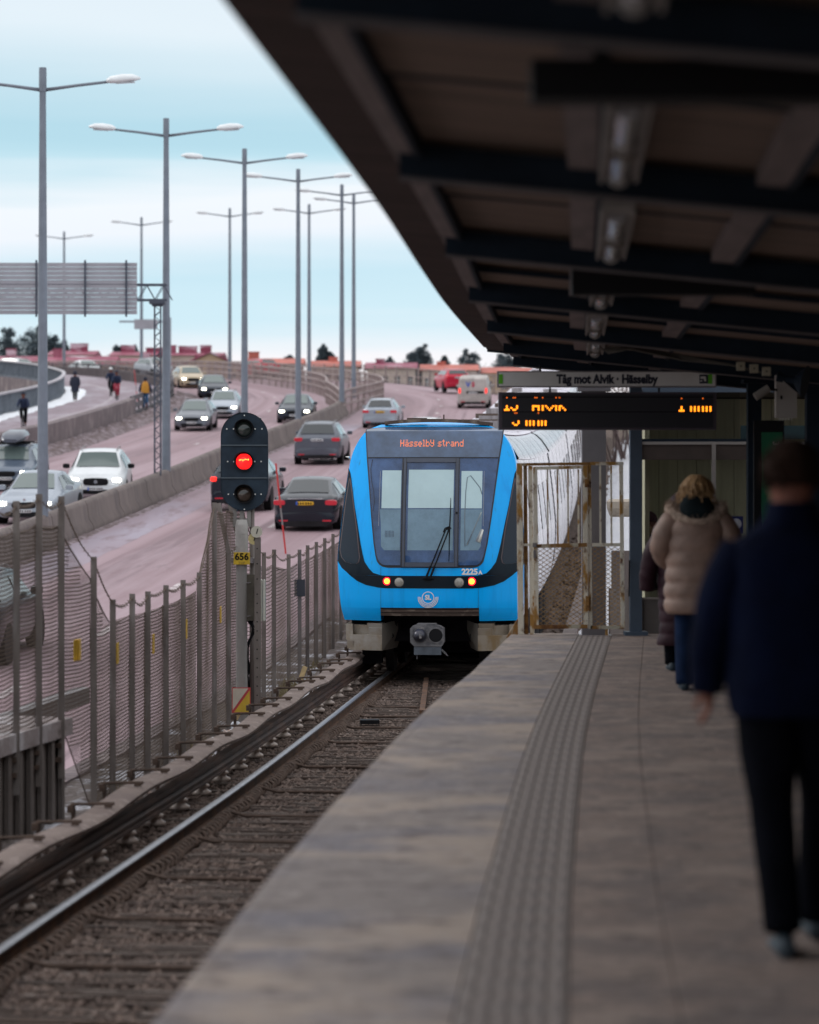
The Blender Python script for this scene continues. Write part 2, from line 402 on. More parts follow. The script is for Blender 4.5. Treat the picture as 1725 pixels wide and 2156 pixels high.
# concrete median barrier in cast lengths -----------------------------
bar = bpy.data.objects.new('median_barrier', None); C.objects.link(bar)
tag(bar, 'long curving concrete median barrier with rounded top between the two carriageways', 'barrier')
def barrier_ring(Y, h=.86):
    prof = [(-.36, 0), (-.36, .12), (-.22, .34), (-.17, h-.12), (-.11, h-.02), (0, h), (.11, h-.02), (.17, h-.12), (.22, .34), (.36, .12), (.36, 0)]
    return [road(Y, x, z) for x, z in prof]
y = 14.0
while y < 166:
    e_ = min(y+4.96, 166); mb = MB(); mb.loft([barrier_ring(q, .86 if q > 16 else .86) for q in frange(y+.012, e_-.012, 1.24)])
    obj('barrier_segment', mb, M_conc, bar, smooth=True, auto=50); y += 5.0

# generic railing following the road --------------------------------
M_railing = mat('railing_steel', (.31, .245, .235), .65, .15, var=.25, vs=2)
M_railing2 = mat('railing_dark', (.10, .09, .10), .65, .15, var=.25, vs=2)
def railing(label, o, ys, h=1.1, base=0, pitch=.35, rails=(1.0, .55), posts=2.0, mt=None, cat='railing', wd=.05, thick=.05, bal=.02):
    g = bpy.data.objects.new('bridge_railing', None); C.objects.link(g); tag(g, label, cat)
    mt = mt or M_railing; of = o if callable(o) else (lambda Y: o)
    for r_ in rails:
        mb = MB(); mb.loft([[road(Y, of(Y)+a, base+h*r_+c) for a, c in ((-wd, -thick), (wd, -thick), (wd, thick), (-wd, thick))] for Y in ys]); obj('rail', mb, mt, g)
    mb = MB(); Y = ys[0]
    while Y < ys[-1]:
        p = road(Y, of(Y), base); mb.box((p.x, p.y, p.z+h/2), (bal*2, bal*2, h), 0)
        st = math.hypot(1, CX(Y+.5)-CX(Y-.5)); Y += pitch/st
    obj('baluster', mb, mt, g, kind='stuff')
    Y = ys[0]; me = None
    while Y < ys[-1]:
        p = road(Y, of(Y), base)
        if me is None:
            mb = MB(); mb.box((0, 0, h/2+.02), (.10, .10, h+.04)); me = mb.mesh('post', [mt])
        obj('post', me, None, g, loc=tuple(p), rot=(0, 0, heading(Y))); st = math.hypot(1, CX(Y+.5)-CX(Y-.5)); Y += posts/st
    return g
railing('pale steel railing of horizontal rails bending sharply round the end of the median, nearer side', lambda Y: .15+min(1.6, max(0, (Y-166)*.12)), frange(164, 292, 1.2), 1.35, rails=(1.0, .72, .42), pitch=.42, thick=.045)
railing('second steel railing behind the median railing, on the side of the oncoming carriageway', lambda Y: -.15-min(1.6, max(0, (Y-166)*.12)), frange(166, 292, 1.2), 1.35, rails=(1.0, .72, .42), pitch=.42, thick=.045)
railing('far bridge railing along the outer edge of the carriageway below the pine trees', 10.45, frange(150, 292, 1.2), 1.25, rails=(1.0, .5, .15), pitch=.42, thick=.025, posts=2.4, bal=.015)
# near wall between bike path and road
wal = MB(); wal.loft([[road(Y, -WL(Y)-.02, -.3), road(Y, -WL(Y)-.02, 1.12), road(Y, -WL(Y)-.10, 1.18), road(Y, -WL(Y)-.34, 1.18), road(Y, -WL(Y)-.40, 1.12), road(Y, -WL(Y)-.40, -.3)] for Y in frange(60, 160, 2)])
tag(obj('parapet_wall', wal, M_conc2, auto=40), 'long streaked concrete parapet wall between the bike path and the oncoming lanes', 'wall')
wal = MB(); wal.loft([[road(Y, -WL(Y)-.02, -.3), road(Y, -WL(Y)-.02, .70), road(Y, -WL(Y)-.10, .75), road(Y, -WL(Y)-.30, .75), road(Y, -WL(Y)-.36, .70), road(Y, -WL(Y)-.36, -1.2)] for Y in frange(196, 292, 2)])
M_darkw = layered('dark_parapet', (.085, .068, .072), [((.05, .042, .048), 2.0, (3, 3, .1), .45, .65, 6), ((.15, .12, .12), 1.0, U, .55, .75, 5)], bump=.3, bs=18)
tag(obj('parapet_wall', wal, M_darkw, auto=40), 'dark parapet wall curving away behind the walkers on the bike path', 'wall')
g = railing('grey steel guard rail with three beams continuing the parapet wall round the bend', lambda Y: -WL(Y)-.2, frange(159.5, 197, 1.0), 1.22, rails=(.93, .58, .22), pitch=2.0, mt=M_railing2, thick=.13, bal=.03)
railing('low dark picket rail along the top of the far dark parapet', lambda Y: -WL(Y)-.2, frange(197, 291, 1.2), .28, base=.75, rails=(1.0,), pitch=.4, mt=M_railing2, thick=.03, posts=4)

# bike path ----------------------------------------------------------
PR = interp([(95, -24.2), (120, -22.8), (140, -21.8), (155, -21.6), (167.7, -21.1), (178, -21.2), (190, -22.3), (198, -23.7), (206.7, -25.6), (212.5, -27.2), (221, -30.7), (232, -36), (240, -42)])
pz = lambda Y: CZ(Y)+.33
M_path = layered('path_asphalt', (.27, .215, .245), [((.36, .32, .36), .5, (1, .3, 1), .45, .62, 5), ((.2, .16, .18), 1.5, U, .5, .7, 6)], rough=.8, bump=.2, bs=80)
pm = MB(); K = 6; ys = frange(90, 240, 2.5)
for Y in ys:
    r_ = road(Y, -WL(Y)-.38)
    # keep the right side of the row on the wall line at the same Y
    xr = CX(Y)-WL(Y)*math.hypot(1, CX(Y+.5)-CX(Y-.5)) - .35
    xl = PR(Y)
    if xr < xl+.5: xr = xl+.5
    for k in range(K+1): pm.v.append((xl+(xr-xl)*k/K, Y, pz(Y)))
for i in range(len(ys)-1):
    for k in range(K):
        q = i*(K+1)+k; pm.face((q, q+1, q+K+2, q+K+1))
obj('bike_path', pm, M_path, smooth=True, kind='structure')
sm = MB(); ys = frange(95, 198, 1.5); rnd = random.Random(8)
for Y in ys:
    w_ = .95+.3*math.sin(Y*.11)+rnd.uniform(-.15, .15)
    for k in range(5):
        t = k/4; sm.v.append((PR(Y)+.1+w_*t, Y, pz(Y)+.01+(.10*(1-t)*rnd.uniform(.6, 1.2) if k < 4 else 0)))
for i in range(len(ys)-1):
    for k in range(4):
        q = i*5+k; sm.face((q, q+1, q+6, q+5))
obj('snow_verge', sm, M_snow, smooth=True, kind='stuff')
pl = MB()
for a, b_ in zip(frange(120, 205, 2), frange(122, 207, 2)):
    f_ = lambda Y: PR(Y)+3.3 if Y < 165 else PR(Y)+3.3-(Y-165)*.012
    pl.add([(f_(a)-.1, a, pz(a)+.006), (f_(a)+.1, a, pz(a)+.006), (f_(b_)+.1, b_, pz(b_)+.006), (f_(b_)-.1, b_, pz(b_)+.006)], [(0, 1, 2, 3)])
obj('path_marking', pl, mat('path_line', (.36, .31, .335), .7), kind='structure')
# edge side of path deck + railing that curls back
M_pr = mat('path_railing_blue', (.13, .15, .18), .6, .1, var=.25, vs=1.5)
M_prtop = mat('path_railing_top', (.42, .39, .42), .5, .1, var=.15, vs=2)
pg = bpy.data.objects.new('path_railing', None); C.objects.link(pg)
tag(pg, 'blue-grey picket railing with pale handrail curling round the outer side of the bike path', 'railing')
mb = MB(); ysr = frange(95, 238, 1.5)
mb.loft([[(PR(Y)+a, Y, pz(Y)+1.2+c) for a, c in ((-.12, -.05), (.1, -.05), (.1, .05), (-.12, .05))] for Y in ysr]); obj('handrail', mb, M_prtop, pg)
mb = MB(); mb.loft([[(PR(Y)+a, Y, pz(Y)+.12+c) for a, c in ((-.04, -.05), (.04, -.05), (.04, .05), (-.04, .05))] for Y in ysr]); obj('bottom_rail', mb, M_pr, pg)
mb = MB(); Y = 95.0
while Y < 238:
    mb.box((PR(Y), Y, pz(Y)+.6), (.05, .03, 1.15), heading(Y)); Y += .19/math.hypot(1, PR(Y+.5)-PR(Y-.5))
obj('baluster', mb, M_pr, pg, kind='stuff')
mb = MB(); mb.loft([[(PR(Y)-.15, Y, pz(Y)+.02), (PR(Y)-.15, Y, pz(Y)-1.2), (PR(Y)+.05, Y, pz(Y)-1.2), (PR(Y)+.05, Y, pz(Y)-.01)] for Y in ysr])
obj('path_deck_edge', mb, M_conc2, kind='structure')

# snow marker sticks
M_redst = mat('marker_red', (.55, .03, .03), .5)
def stick(label, p, h, lean):
    t = thing('marker_stick', label, 'marker stick', p)
    for k, (a, b_) in enumerate(((0, .42), (.42, .58), (.58, 1.0))):
        mb = MB(); mb.tube([(lean*h*a, 0, h*a), (lean*h*b_, 0, h*b_)], .022, 8)
        obj('stick_section', mb, M_redst if k != 1 else M_galv, t)
stick('tall leaning red and grey snow marker stick between the signal and the dark sedan', (-3.15, 76, -1.4+.75), 2.75, -.11)
stick('red snow marker stick on the bike path beside the cyclists', (-15.5, 168, pz(168)), 2.1, -.1)

# street lamps ------------------------------------------------------
lamp0 = None
def lamp(label, X, Y, z, H, rz=0):
    global lamp0
    if lamp0 is None:
        t = thing('street_lamp', label, 'street lamp', (X, Y, z), rz, 'double-armed street lamps along the median')
        mb = MB(); mb.tube([(0, 0, 0), (0, 0, 3), (0, 0, 7), (0, 0, 11.9)], [.15, .135, .115, .085], 12); obj('pole', mb, M_pole, t, smooth=True, auto=50)
        mb = MB(); mb.tube([(0, 0, 11.45), (0, 0, 12.1)], [.105, .1], 12); obj('pole_cap', mb, M_pole, t, smooth=True, auto=50)
        for s in (-1, 1):
            mb = MB(); mb.tube([(s*.05, 0, 11.5), (s*.9, 0, 11.62), (s*1.75, 0, 11.72)], [.05, .042, .038], 8); obj('arm', mb, M_pole, t, smooth=True)
            mb = MB(); rings = []
            for u, w_, h0, h1 in ((0, .07, -.04, .06), (.12, .14, -.07, .13), (.45, .17, -.08, .17), (.75, .15, -.05, .15), (.95, .05, .02, .06)):
                x = s*(1.7+u*.95); zc = 11.74+.05*u
                rings.append([(x, w_*math.cos(a), zc+(h1 if math.sin(a) > 0 else -h0)*math.sin(a)) for a in [2*math.pi*k/12 for k in range(12)]])
            hd = obj('lamp_head', mb_loft(rings, s), M_lampw, t, smooth=True)
            mb = MB(); mb.loft([[(s*(1.95+q*.5), yy, 11.675+.03*q) for yy in (-.1, .1)]+[(s*(1.95+q*.5), yy, 11.69+.03*q) for yy in (.1, -.1)] for q in (0, 1)]); obj('lamp_glass', mb, mat('lamp_glass', (.5, .55, .58), .15), hd)
        lamp0 = t; t.scale = (1, 1, H/12.0)
    else:
        t = copy_tree(lamp0); t.location = (X, Y, z); t.rotation_euler = (0, 0, rz); t['label'] = label; t.scale = (1, 1, H/12.0)
def mb_loft(rings, s):
    m_ = MB(); m_.loft(rings if s > 0 else rings[::-1]); return m_
names = ['nearest double-armed street lamp, cut by the left edge, rising from the median barrier', 'street lamp beside the lattice gantry column, second from the left edge',
 'street lamp directly behind the railway signal', 'street lamp standing in front of the dark oncoming car', 'street lamp at the start of the pale median railing',
 'street lamp at the outermost bend of the median, right of all others', 'street lamp just past the bend, its arms meeting a nearer lamp', 'slim distant lamp left of the signal lamp, above the red roofs',
 'slim distant lamp between the gantry sign and the second lamp', 'faint distant lamp partly hidden by the back of the gantry sign', 'faintest distant lamp at the left edge of the picture']
pp = [(90, 78.5, 150, 1090), (350, 99, 255, 1000), (515, 121, 318, None), (628, 140.5, 360, 885), (720, 163, 392, 845), (745, 187, 410, None), (651, 206.7, 433, None), (484, 226, 441, None), (298, 246, 460, None), (135, 261, 490, None), (5, 275, 528, None)]
for (px, Y, top, base), nm in zip(pp, names):
    X = (px-862.5)*Y/F; zt = HC-(top-1012)*Y/F; zb = CZ(Y)+(.8 if Y < 165 else 0)
    if px == 5: X = -43.0
    lamp(nm, X, Y, zb, zt-zb)

# gantry --------------------------------------------------------------
M_gant = mat('gantry_steel', (.075, .085, .115), .6, .2, var=.2, vs=2)
M_signback = mat('sign_back_aluminium', (.36, .35, .39), .55, .2, var=.08, vs=1.5)
ga = thing('road_sign_gantry', 'lattice gantry carrying the ribbed back of a wide road sign over the oncoming lanes', 'gantry', (-8.3, 97, 1.85))
GT = 6.25
mb = MB()
for z_ in (GT, GT-.5):
    for y_ in (-.2, .2): mb.bar((-12.5, y_, z_), (.3, y_, z_), .06, .06)
obj('truss_chord', mb, M_gant, ga)
mb = MB(); x = -12.4
while x < .1:
    for y_ in (-.2, .2):
        mb.bar((x, y_, GT-.5), (x+.28, y_, GT), .022, .022); mb.bar((x+.28, y_, GT), (x+.56, y_, GT-.5), .022, .022)
    mb.bar((x, -.2, GT), (x, .2, GT), .03, .03); x += .56
obj('truss_lattice', mb, M_gant, ga)
for cx_ in (0, -12.2):
    mb = MB()
    for a in (-.1, .1):
        for c in (-.1, .1): mb.bar((cx_+a, c, -.9), (cx_+a, c, GT-.62), .035, .035)
    z_ = -.9
    while z_ < GT-.8:
        for c in (-.1, .1):
            mb.bar((cx_-.1, c, z_), (cx_+.1, c, z_+.17), .018, .018); mb.bar((cx_+.1, c, z_+.17), (cx_-.1, c, z_+.34), .018, .018)
        z_ += .34
    obj('lattice_column', mb, M_gant, ga)
    mb = MB(); mb.box((cx_, 0, GT-.57), (.52, .5, .12)); mb.box((cx_, 0, GT-.66), (.36, .36, .08)); obj('bearing_plate', mb, M_gant, ga)
for i in range(12):
    mb = MB(); z0 = GT+.72-(i+1)*.142; mb.box((-4.6, -.30, z0+.064), (7.9, .03, .128)); mb.box((-4.6, -.325, z0+.012), (7.9, .03, .022)); obj('sign_back_plank', mb, M_signback, ga)
for i, xx in enumerate((-1.0, -2.35, -3.95, -5.5, -7.0, -8.2)):
    mb = MB(); mb.box((xx, -.37, GT-.14), (.06, .07, 1.86)); obj('sign_bracket', mb, M_gant, ga)
# far gantry
g2 = thing('road_sign_gantry', 'small faint distant gantry sign seen between the near sign and its column', 'gantry', ((358-862.5)*215/F, 215, CZ(215)+.2))
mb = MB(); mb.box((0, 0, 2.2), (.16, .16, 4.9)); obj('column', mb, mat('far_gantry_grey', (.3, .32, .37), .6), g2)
mb = MB(); mb.box((-1.9, 0, 4.35), (3.6, .12, .14)); obj('beam', mb, MATS['far_gantry_grey'], g2)
mb = MB(); mb.box((-1.75, -.1, 4.15), (1.7, .06, .72)); obj('sign_back', mb, M_signback, g2)

# far houses ----------------------------------------------------------
M_roofred = layered('red_metal_roof', (.24, .050, .088), [((.36, .12, .17), .5, U, .45, .62, 6), ((.62, .50, .56), .35, (1, 3, 3), .60, .68, 7)], rough=.6, bump=0)
M_roofor = mat('orange_tile_roof', (.45, .13, .10), .7, var=.25, vs=.6)
M_fac = mat('ochre_facade', (.50, .36, .25), .85, var=.12, vs=.5)
M_fac2 = mat('pale_facade', (.55, .45, .40), .85, var=.1, vs=.5)
M_win = mat('house_window', (.04, .05, .07), .2)
def at(px, py, Y): return Vector(((px-862.5)*Y/F, Y, HC-(py-1012)*Y/F))
def house(label, x0, x1, ye, yr, Y, roof, fac, chim=(), gable=False, depth=9, snow=False):
    ye -= 5; yr -= 6
    a = at(x0, ye, Y); b_ = at(x1, ye, Y); ez = a.z; rz_ = at(x0, yr, Y).z; W_ = b_.x-a.x
    t = thing('house', label, 'house', ((a.x+b_.x)/2, Y+depth/2, ez-7))
    h = W_/2; mb = MB(); mb.box((0, 0, 3.5), (W_-.6, depth-.6, 7)); obj('wall', mb, fac, t)
    mb = MB(); H = rz_-ez; d = depth/2
    if gable:
        wv = MB(); wv.loft([[(-h+.3, yy, 6.9), (h-.3, yy, 6.9), (0, yy, 6.9+H)] for yy in (-d+.3, d-.3)]); obj('gable_wall', wv, fac, t)
        for s in (-1, 1):
            mb.loft([[(0, yy, 7.12+H), (s*h, yy, 7.02), (s*h, yy, 6.85), (0, yy, 6.95+H)] for yy in ((-d, d) if s > 0 else (d, -d))])
    else: mb.loft([[(xx, -d, 7), (xx, 0, 7+H), (xx, d, 7)] for xx in (-h, h)])
    rf = obj('roof', mb, roof, t)
    for (cx_, cw, ch) in chim:
        m2 = MB(); xx = at(cx_, 0, Y).x-(a.x+b_.x)/2; m2.box((xx, 0, 7+H*.6+ch/2), (cw, 1.0, ch+H*.4)); m2.box((xx, 0, 7+H*.8+ch+.05), (cw+.12, 1.1, .1)); obj('chimney', m2, roof, rf)
    k = 0; n = max(2, int(W_/1.5)); me = None
    if me is None:
        wm = MB(); wm.box((0, 0, 0), (.62, .06, .95)); me = wm.mesh('window', [M_win]); fm = MB(); fm.box((0, -.035, 0), (.05, .03, .95)); fm.box((0, -.037, .1), (.62, .03, .05)); fme = fm.mesh('window_bar', [M_white])
    for i in range(n):
        xx = -h+.9+(W_-1.8)*i/(n-1)
        for zz in (5.6, 3.2): w_ = obj('window', me, None, t, loc=(xx, -d+.28, zz)); obj('window_bar', fme, None, w_)
house('long ochre house under a pinkish red metal roof at the left edge', -60, 82, 768, 752, 318, M_roofred, M_fac, [(12, 1.0, .9)])
house('long ochre house with a snowy red roof behind the white oncoming car', 84, 242, 772, 752, 312, M_roofred, M_fac, [(111, .9, .9)])
house('ochre house with wide red roof and low chimneys left of the second lamp', 246, 352, 771, 757, 316, M_roofred, M_fac, [(300, .8, .6)])
house('ochre house with a broad gable facing the road above the beige car', 376, 508, 774, 748, 308, M_roofred, M_fac, [(420, 1.6, .1)], gable=True)
house('farther row house with pink roof and big square chimney', 98, 200, 752, 741, 345, M_roofred, M_fac2, [(158, 2.0, .9)])
house('farther row house with two dark red chimneys near the lattice column', 228, 330, 753, 743, 345, M_roofred, M_fac2, [(262, 1.6, .8), (318, 1.9, .5)])
house('farther red roof with three chimneys right of the second lamp', 336, 470, 753, 745, 350, M_roofred, M_fac2, [(352, 1.4, .9), (390, 2.2, .8), (428, 1.3, .9)])
house('orange tiled house behind the signal lamp', 506, 640, 770, 757, 330, M_roofor, M_fac2, [(530, 1.2, .8)])
house('orange tiled house behind the far railing left of the bend', 646, 760, 776, 762, 335, M_roofor, M_fac2, [(700, 1.0, .5)])
house('pink roofed house behind the far railing right of the bend', 768, 880, 780, 766, 335, M_roofred, M_fac2, [(800, 1.0, .5)])
house('snow-flecked orange roof low behind the far railing, left of the red car', 884, 1010, 784, 770, 335, M_roofor, M_fac2, [(930, 1.0, .4)])
house('low ochre building at the far right behind the railing', 1014, 1140, 790, 776, 335, M_roofor, M_fac, [])

# trees ----------------------------------------------------------------
M_need = mat('hazed_needles', (.078, .102, .120), .9, var=.3, vs=.6, spec=.1)  # bluish distance haze is put into the needle colour
M_bark = mat('bark', (.11, .085, .075), .9, var=.3, vs=4)
def pine(label, px, ytop, ybase, hw, Y, seed, lean=0, group='pine trees on the skyline'):
    rnd = random.Random(seed); top = at(px, ytop, Y); zb = gz(top.x, Y); H = top.z-zb; t = thing('pine_tree', label, 'tree', (top.x, Y, zb), 0, group)
    s = Y/F; vis = (ybase-ytop)*s; R_ = hw*s
    mb = MB(); mb.tube([(0, 0, 0), (.1, 0, H*.4), (lean*.5, 0, H*.8), (lean, 0, H*.96)], [.28, .2, .13, .04], 8); tr = obj('trunk', mb, M_bark, t)
    cr = MB(); lm = MB(); nl = 9; lobes = []
    for i in range(nl):
        f_ = i/(nl-1); z_ = H-vis*.15-vis*1.1*f_; rr = R_*1.25*(.34+.72*f_**.6)
        for q in range(2 if i == 0 else 4):
            a = rnd.uniform(0, 6.28); d_ = rr*rnd.uniform(.2, .85)
            c_ = Vector((lean*(z_/H)+d_*math.cos(a), d_*math.sin(a), z_+rnd.uniform(-.08, .08)*vis)); lr_ = rr*rnd.uniform(.30, .55)+.12
            lobes.append((c_, lr_)); lm.bar((lean*(z_/H)*.9, 0, z_-.5*d_), c_, .07, .07)
    for c_, lr_ in lobes:
        for q in range(int(110+70*lr_)):
            d0 = Vector((rnd.gauss(0, 1), rnd.gauss(0, 1), rnd.gauss(0, .72))).normalized()*lr_*rnd.random()**.45*rnd.uniform(.8, 1.22); p = c_+d0
            d1 = (d0.normalized()*.5+Vector((rnd.gauss(0, .6), rnd.gauss(0, .6), rnd.gauss(0, .5)))).normalized()*rnd.uniform(.10, .26); d2 = Vector((rnd.gauss(0, 1), rnd.gauss(0, 1), rnd.gauss(0, 1))).normalized()*.085
            cr.add([p-d1, p+d2, p+d1, p-d2], [(0, 1, 2, 3)])
    obj('limbs', lm, M_bark, t); obj('crown', cr, M_need, t)
pine('ragged wind-bent pine cut by the left edge of the sky', 2, 687, 762, 30, 470, 1, 1.0)
pine('broad leaning pine left of the nearest lamp pole', 62, 684, 762, 40, 470, 2, 1.2)
pine('slim pine just right of the nearest lamp pole', 108, 699, 762, 22, 470, 3, .6)
pine('low bushy pine behind the square chimney right of the nearest lamp', 132, 716, 762, 18, 475, 4)
pine('low dark tree behind the roofs left of the lattice column', 248, 728, 757, 17, 475, 5)
pine('thin faint tree top left of the lattice column', 283, 726, 757, 8, 475, 15)
pine('small round tree behind the far red car', 608, 747, 775, 14, 470, 6)
pine('pointed dark spruce between the two tall lamps near the bend', 682, 720, 780, 17, 460, 7)
pine('smaller tree touching the pointed spruce on its right', 697, 740, 778, 12, 460, 17)
pine('low tree right of the rightmost lamp', 820, 752, 782, 14, 470, 8)
pine('tall broad pine above the far railing, biggest of the right-hand group', 890, 722, 790, 27, 455, 9)
pine('wide low lobe joined to the right side of the big right-hand pine', 872, 738, 790, 26, 458, 19)
pine('narrow small spruce between the two big right-hand pines', 936, 746, 790, 11, 460, 10)
pine('broad spiky pine above the red car', 986, 734, 792, 24, 455, 11)
pine('hazy rounded tree under the canopy corner', 1062, 742, 795, 34, 465, 12)
# ================================================================== cars
M_glass = mat('car_glass_sky', (.12, .155, .15), .12, 0, spec=.6, coat=.3)  # pale tone stands in for sky reflected in the glass
M_glassr = mat('rear_glass', (.035, .04, .045), .12, 0, spec=.5)
M_tail = mat('tail_lamp', (.45, .01, .03), .25, coat=.5, emit=(1, .02, .03), es=.10)
M_tailon = mat('tail_lamp_lit', (.6, .01, .01), .25, emit=(1, .03, .02), es=1.3)
M_head = mat('headlamp_lit', (.9, .9, .8), .2, emit=(1, .96, .78), es=9.0)
M_headoff = mat('headlamp_glass', (.45, .48, .5), .1, coat=.6)
M_plw = mat('plate_white', (.62, .62, .64), .5); M_ply = mat('plate_yellow', (.75, .42, .02), .5); M_plb = mat('plate_blue', (.02, .10, .5), .5)
M_chrome = mat('chrome', (.6, .62, .65), .18, 1.0)
M_mud = mat('lower_plastic', (.022, .02, .023), .8, var=.3, vs=3, spec=.15)
M_rim = mat('alloy_rim', (.10, .10, .11), .5, .5)
def paint(n, c, rough=.28): return mat('paint_'+n, c, rough, .15, var=.08, vs=1.2, coat=.3, spec=.35)
STY = {
 # fraction along length, z0, belt, half width factor, top, top half width factor
 'sedan': [(0, .30, .60, .78, .66, .62), (.025, .22, .68, .90, .75, .72), (.09, .19, .76, .97, .83, .76), (.27, .19, .90, 1, .97, .76), (.43, .19, .93, 1, 1.40, .62), (.56, .19, .94, 1, 1.45, .63), (.70, .19, .96, 1, 1.40, .61), (.86, .2, 1.00, .98, 1.06, .72), (.965, .22, .98, .94, 1.03, .72), (1, .32, .86, .84, .93, .66)],
 'estate': [(0, .30, .60, .78, .66, .62), (.025, .22, .68, .90, .75, .72), (.09, .19, .76, .97, .83, .76), (.27, .19, .90, 1, .97, .76), (.42, .19, .93, 1, 1.42, .64), (.60, .19, .95, 1, 1.47, .65), (.86, .2, .97, 1, 1.42, .63), (.975, .22, 1.0, .95, 1.07, .74), (1, .34, .86, .88, .95, .72)],
 'suv': [(0, .36, .74, .80, .80, .66), (.025, .26, .84, .92, .93, .76), (.08, .24, .94, .98, 1.02, .80), (.25, .24, 1.06, 1, 1.13, .80), (.38, .24, 1.09, 1, 1.60, .67), (.58, .24, 1.11, 1, 1.66, .69), (.86, .26, 1.14, 1, 1.60, .67), (.965, .28, 1.16, .96, 1.22, .78), (1, .42, .98, .90, 1.06, .76)],
 'van': [(0, .36, .80, .84, .86, .70), (.03, .26, .95, .95, 1.02, .80), (.12, .24, 1.1, 1, 1.2, .84), (.24, .24, 1.15, 1, 1.75, .80), (.36, .24, 1.18, 1, 1.88, .86), (.6, .24, 1.2, 1, 1.9, .87), (.95, .26, 1.2, 1, 1.87, .86), (.995, .28, 1.2, .98, 1.75, .84), (1, .42, 1.1, .95, 1.6, .82)],
}
def car(label, style, L_, W_, col, X, Y, o_rz, view, zadd=0, plate='w', lights=True, Hs=1.0, roofbox=False, brand=None, group='cars on the motorway', brake=False, z=None, trim=None):
    """view 'front' : nose towards the viewer"""
    st = STY[style]; hw = W_/2
    rz = o_rz if view == 'front' else o_rz+math.pi
    zz = (CZ(Y) if z is None else z)+zadd
    t = thing('car' if style != 'van' else 'van', label, 'car' if style != 'van' else 'van', (X, Y, zz), rz, group)
    slope = math.atan((CZ(Y+1)-CZ(Y-1))/2)
    t.rotation_euler = (slope if view == 'front' else -slope, 0, rz)
    def ring(f, z0, zb, wf, zt, tf):
        y = -L_/2+f*L_; h = hw*wf; tw = hw*tf; zb *= 1; zt = zt*Hs if zt > zb+.2 else zt
        g = zt-zb
        half = [(0, z0), (h*.80, z0), (h*.95, z0+.07), (h, z0+.3*(zb-z0)), (h*1.0, z0+.62*(zb-z0)), (h*.985, z0+.86*(zb-z0)), (h*.95, zb), (h*.95+(tw-h*.95)*.86, zb+g*.78), (h*.95+(tw-h*.95)*.97, zb+g*.93), (tw*.88, zb+g*.985), (tw*.5, zt+.012), (0, zt+.02)]
        return [Vector((x, y, z_)) for x, z_ in half] + [Vector((-x, y, z_)) for x, z_ in half[-2:0:-1]]
    # denser stations for a smoother body
    keys = list(zip(*st)); fs = [interp(list(zip(keys[0], k))) for k in keys[1:]]
    frs = sorted(set(keys[0]))
    rings = [ring(f, *[q(f) for q in fs]) for f in frs]
    mb = MB(); mb.loft(rings)
    body = obj('body', mb, col, t, smooth=True, auto=38)
    # front and rear soft bumper volumes
    y0, y1 = -L_/2, L_/2
    zc = .42 if style in ('sedan', 'estate') else .52
    def rb(name, c, d, m, par=t, bev=.02):
        mb = MB(); x, y_, z_ = d[0]/2, d[1]/2, d[2]/2; rings_ = []
        for yy, k in ((-1, .9), (-.6, 1), (.6, 1), (1, .9)):
            rr = []
            for a in range(12):
                an = 2*math.pi*a/12+.26; sx = max(-1, min(1, 1.25*math.cos(an))); sz = max(-1, min(1, 1.25*math.sin(an)))
                rr.append((c[0]+x*k*sx, c[1]+y_*yy, c[2]+z_*k*sz))
            rings_.append(rr)
        mb.loft(rings_); return obj(name, mb, m, par, smooth=True, auto=40)
    rb('front_bumper', (0, y0+.10, zc-.02), (W_*.86, .26, .34), col); rb('rear_bumper', (0, y1-.10, zc+.0), (W_*.90, .26, .36), col)
    rb('lower_bumper', (0, y1-.06, zc-.17), (W_*.80, .22, .16), M_mud); rb('lower_grille', (0, y0+.03, zc-.10), (W_*.62, .18, .15), M_black)
    # windows
    def patch(name, a, b_, c, d, m=M_glass, off=.012, ins=.06, crown=.02, nx=6):
        a, b_, c, d = map(Vector, (a, b_, c, d)); cen = (a+b_+c+d)/4
        a, b_, c, d = [p+(cen-p)*ins for p in (a, b_, c, d)]
        n_ = (b_-a).cross(d-a).normalized()
        if n_.dot(cen-Vector((0, 0, .7))) < 0: n_ = -n_
        mb = MB()
        mb.grid(lambda u, v: (a+(b_-a)*u)*(1-v)+(d+(c-d)*u)*v + n_*(off+crown*math.sin(math.pi*u)), nx, 2)
        m_ = obj(name, mb, m, t, smooth=True)
        return m_
    S_ = {k: st[k] for k in range(len(st))}
    ic = 3; ir = 4; irr = len(st)-4 if style == 'sedan' else len(st)-3; ib = irr+1
    def topz(s): return s[4]*Hs if s[4] > s[2]+.2 else s[4]
    def yy(s): return y0+s[0]*L_
    c_, r_, rr_, bb_ = st[ic], st[ir], st[irr], st[ib]
    patch('windshield', (-hw*c_[5]*.98, yy(c_), topz(c_)+.0), (hw*c_[5]*.98, yy(c_), topz(c_)), (hw*r_[5]*.93, yy(r_), topz(r_)-.01), (-hw*r_[5]*.93, yy(r_), topz(r_)-.01), off=.022)
    if style != 'van': patch('rear_window', (-hw*bb_[5]*.98, yy(bb_), topz(bb_)), (hw*bb_[5]*.98, yy(bb_), topz(bb_)), (hw*rr_[5]*.93, yy(rr_), topz(rr_)-.01), (-hw*rr_[5]*.93, yy(rr_), topz(rr_)-.01), off=.022, m=M_glassr)
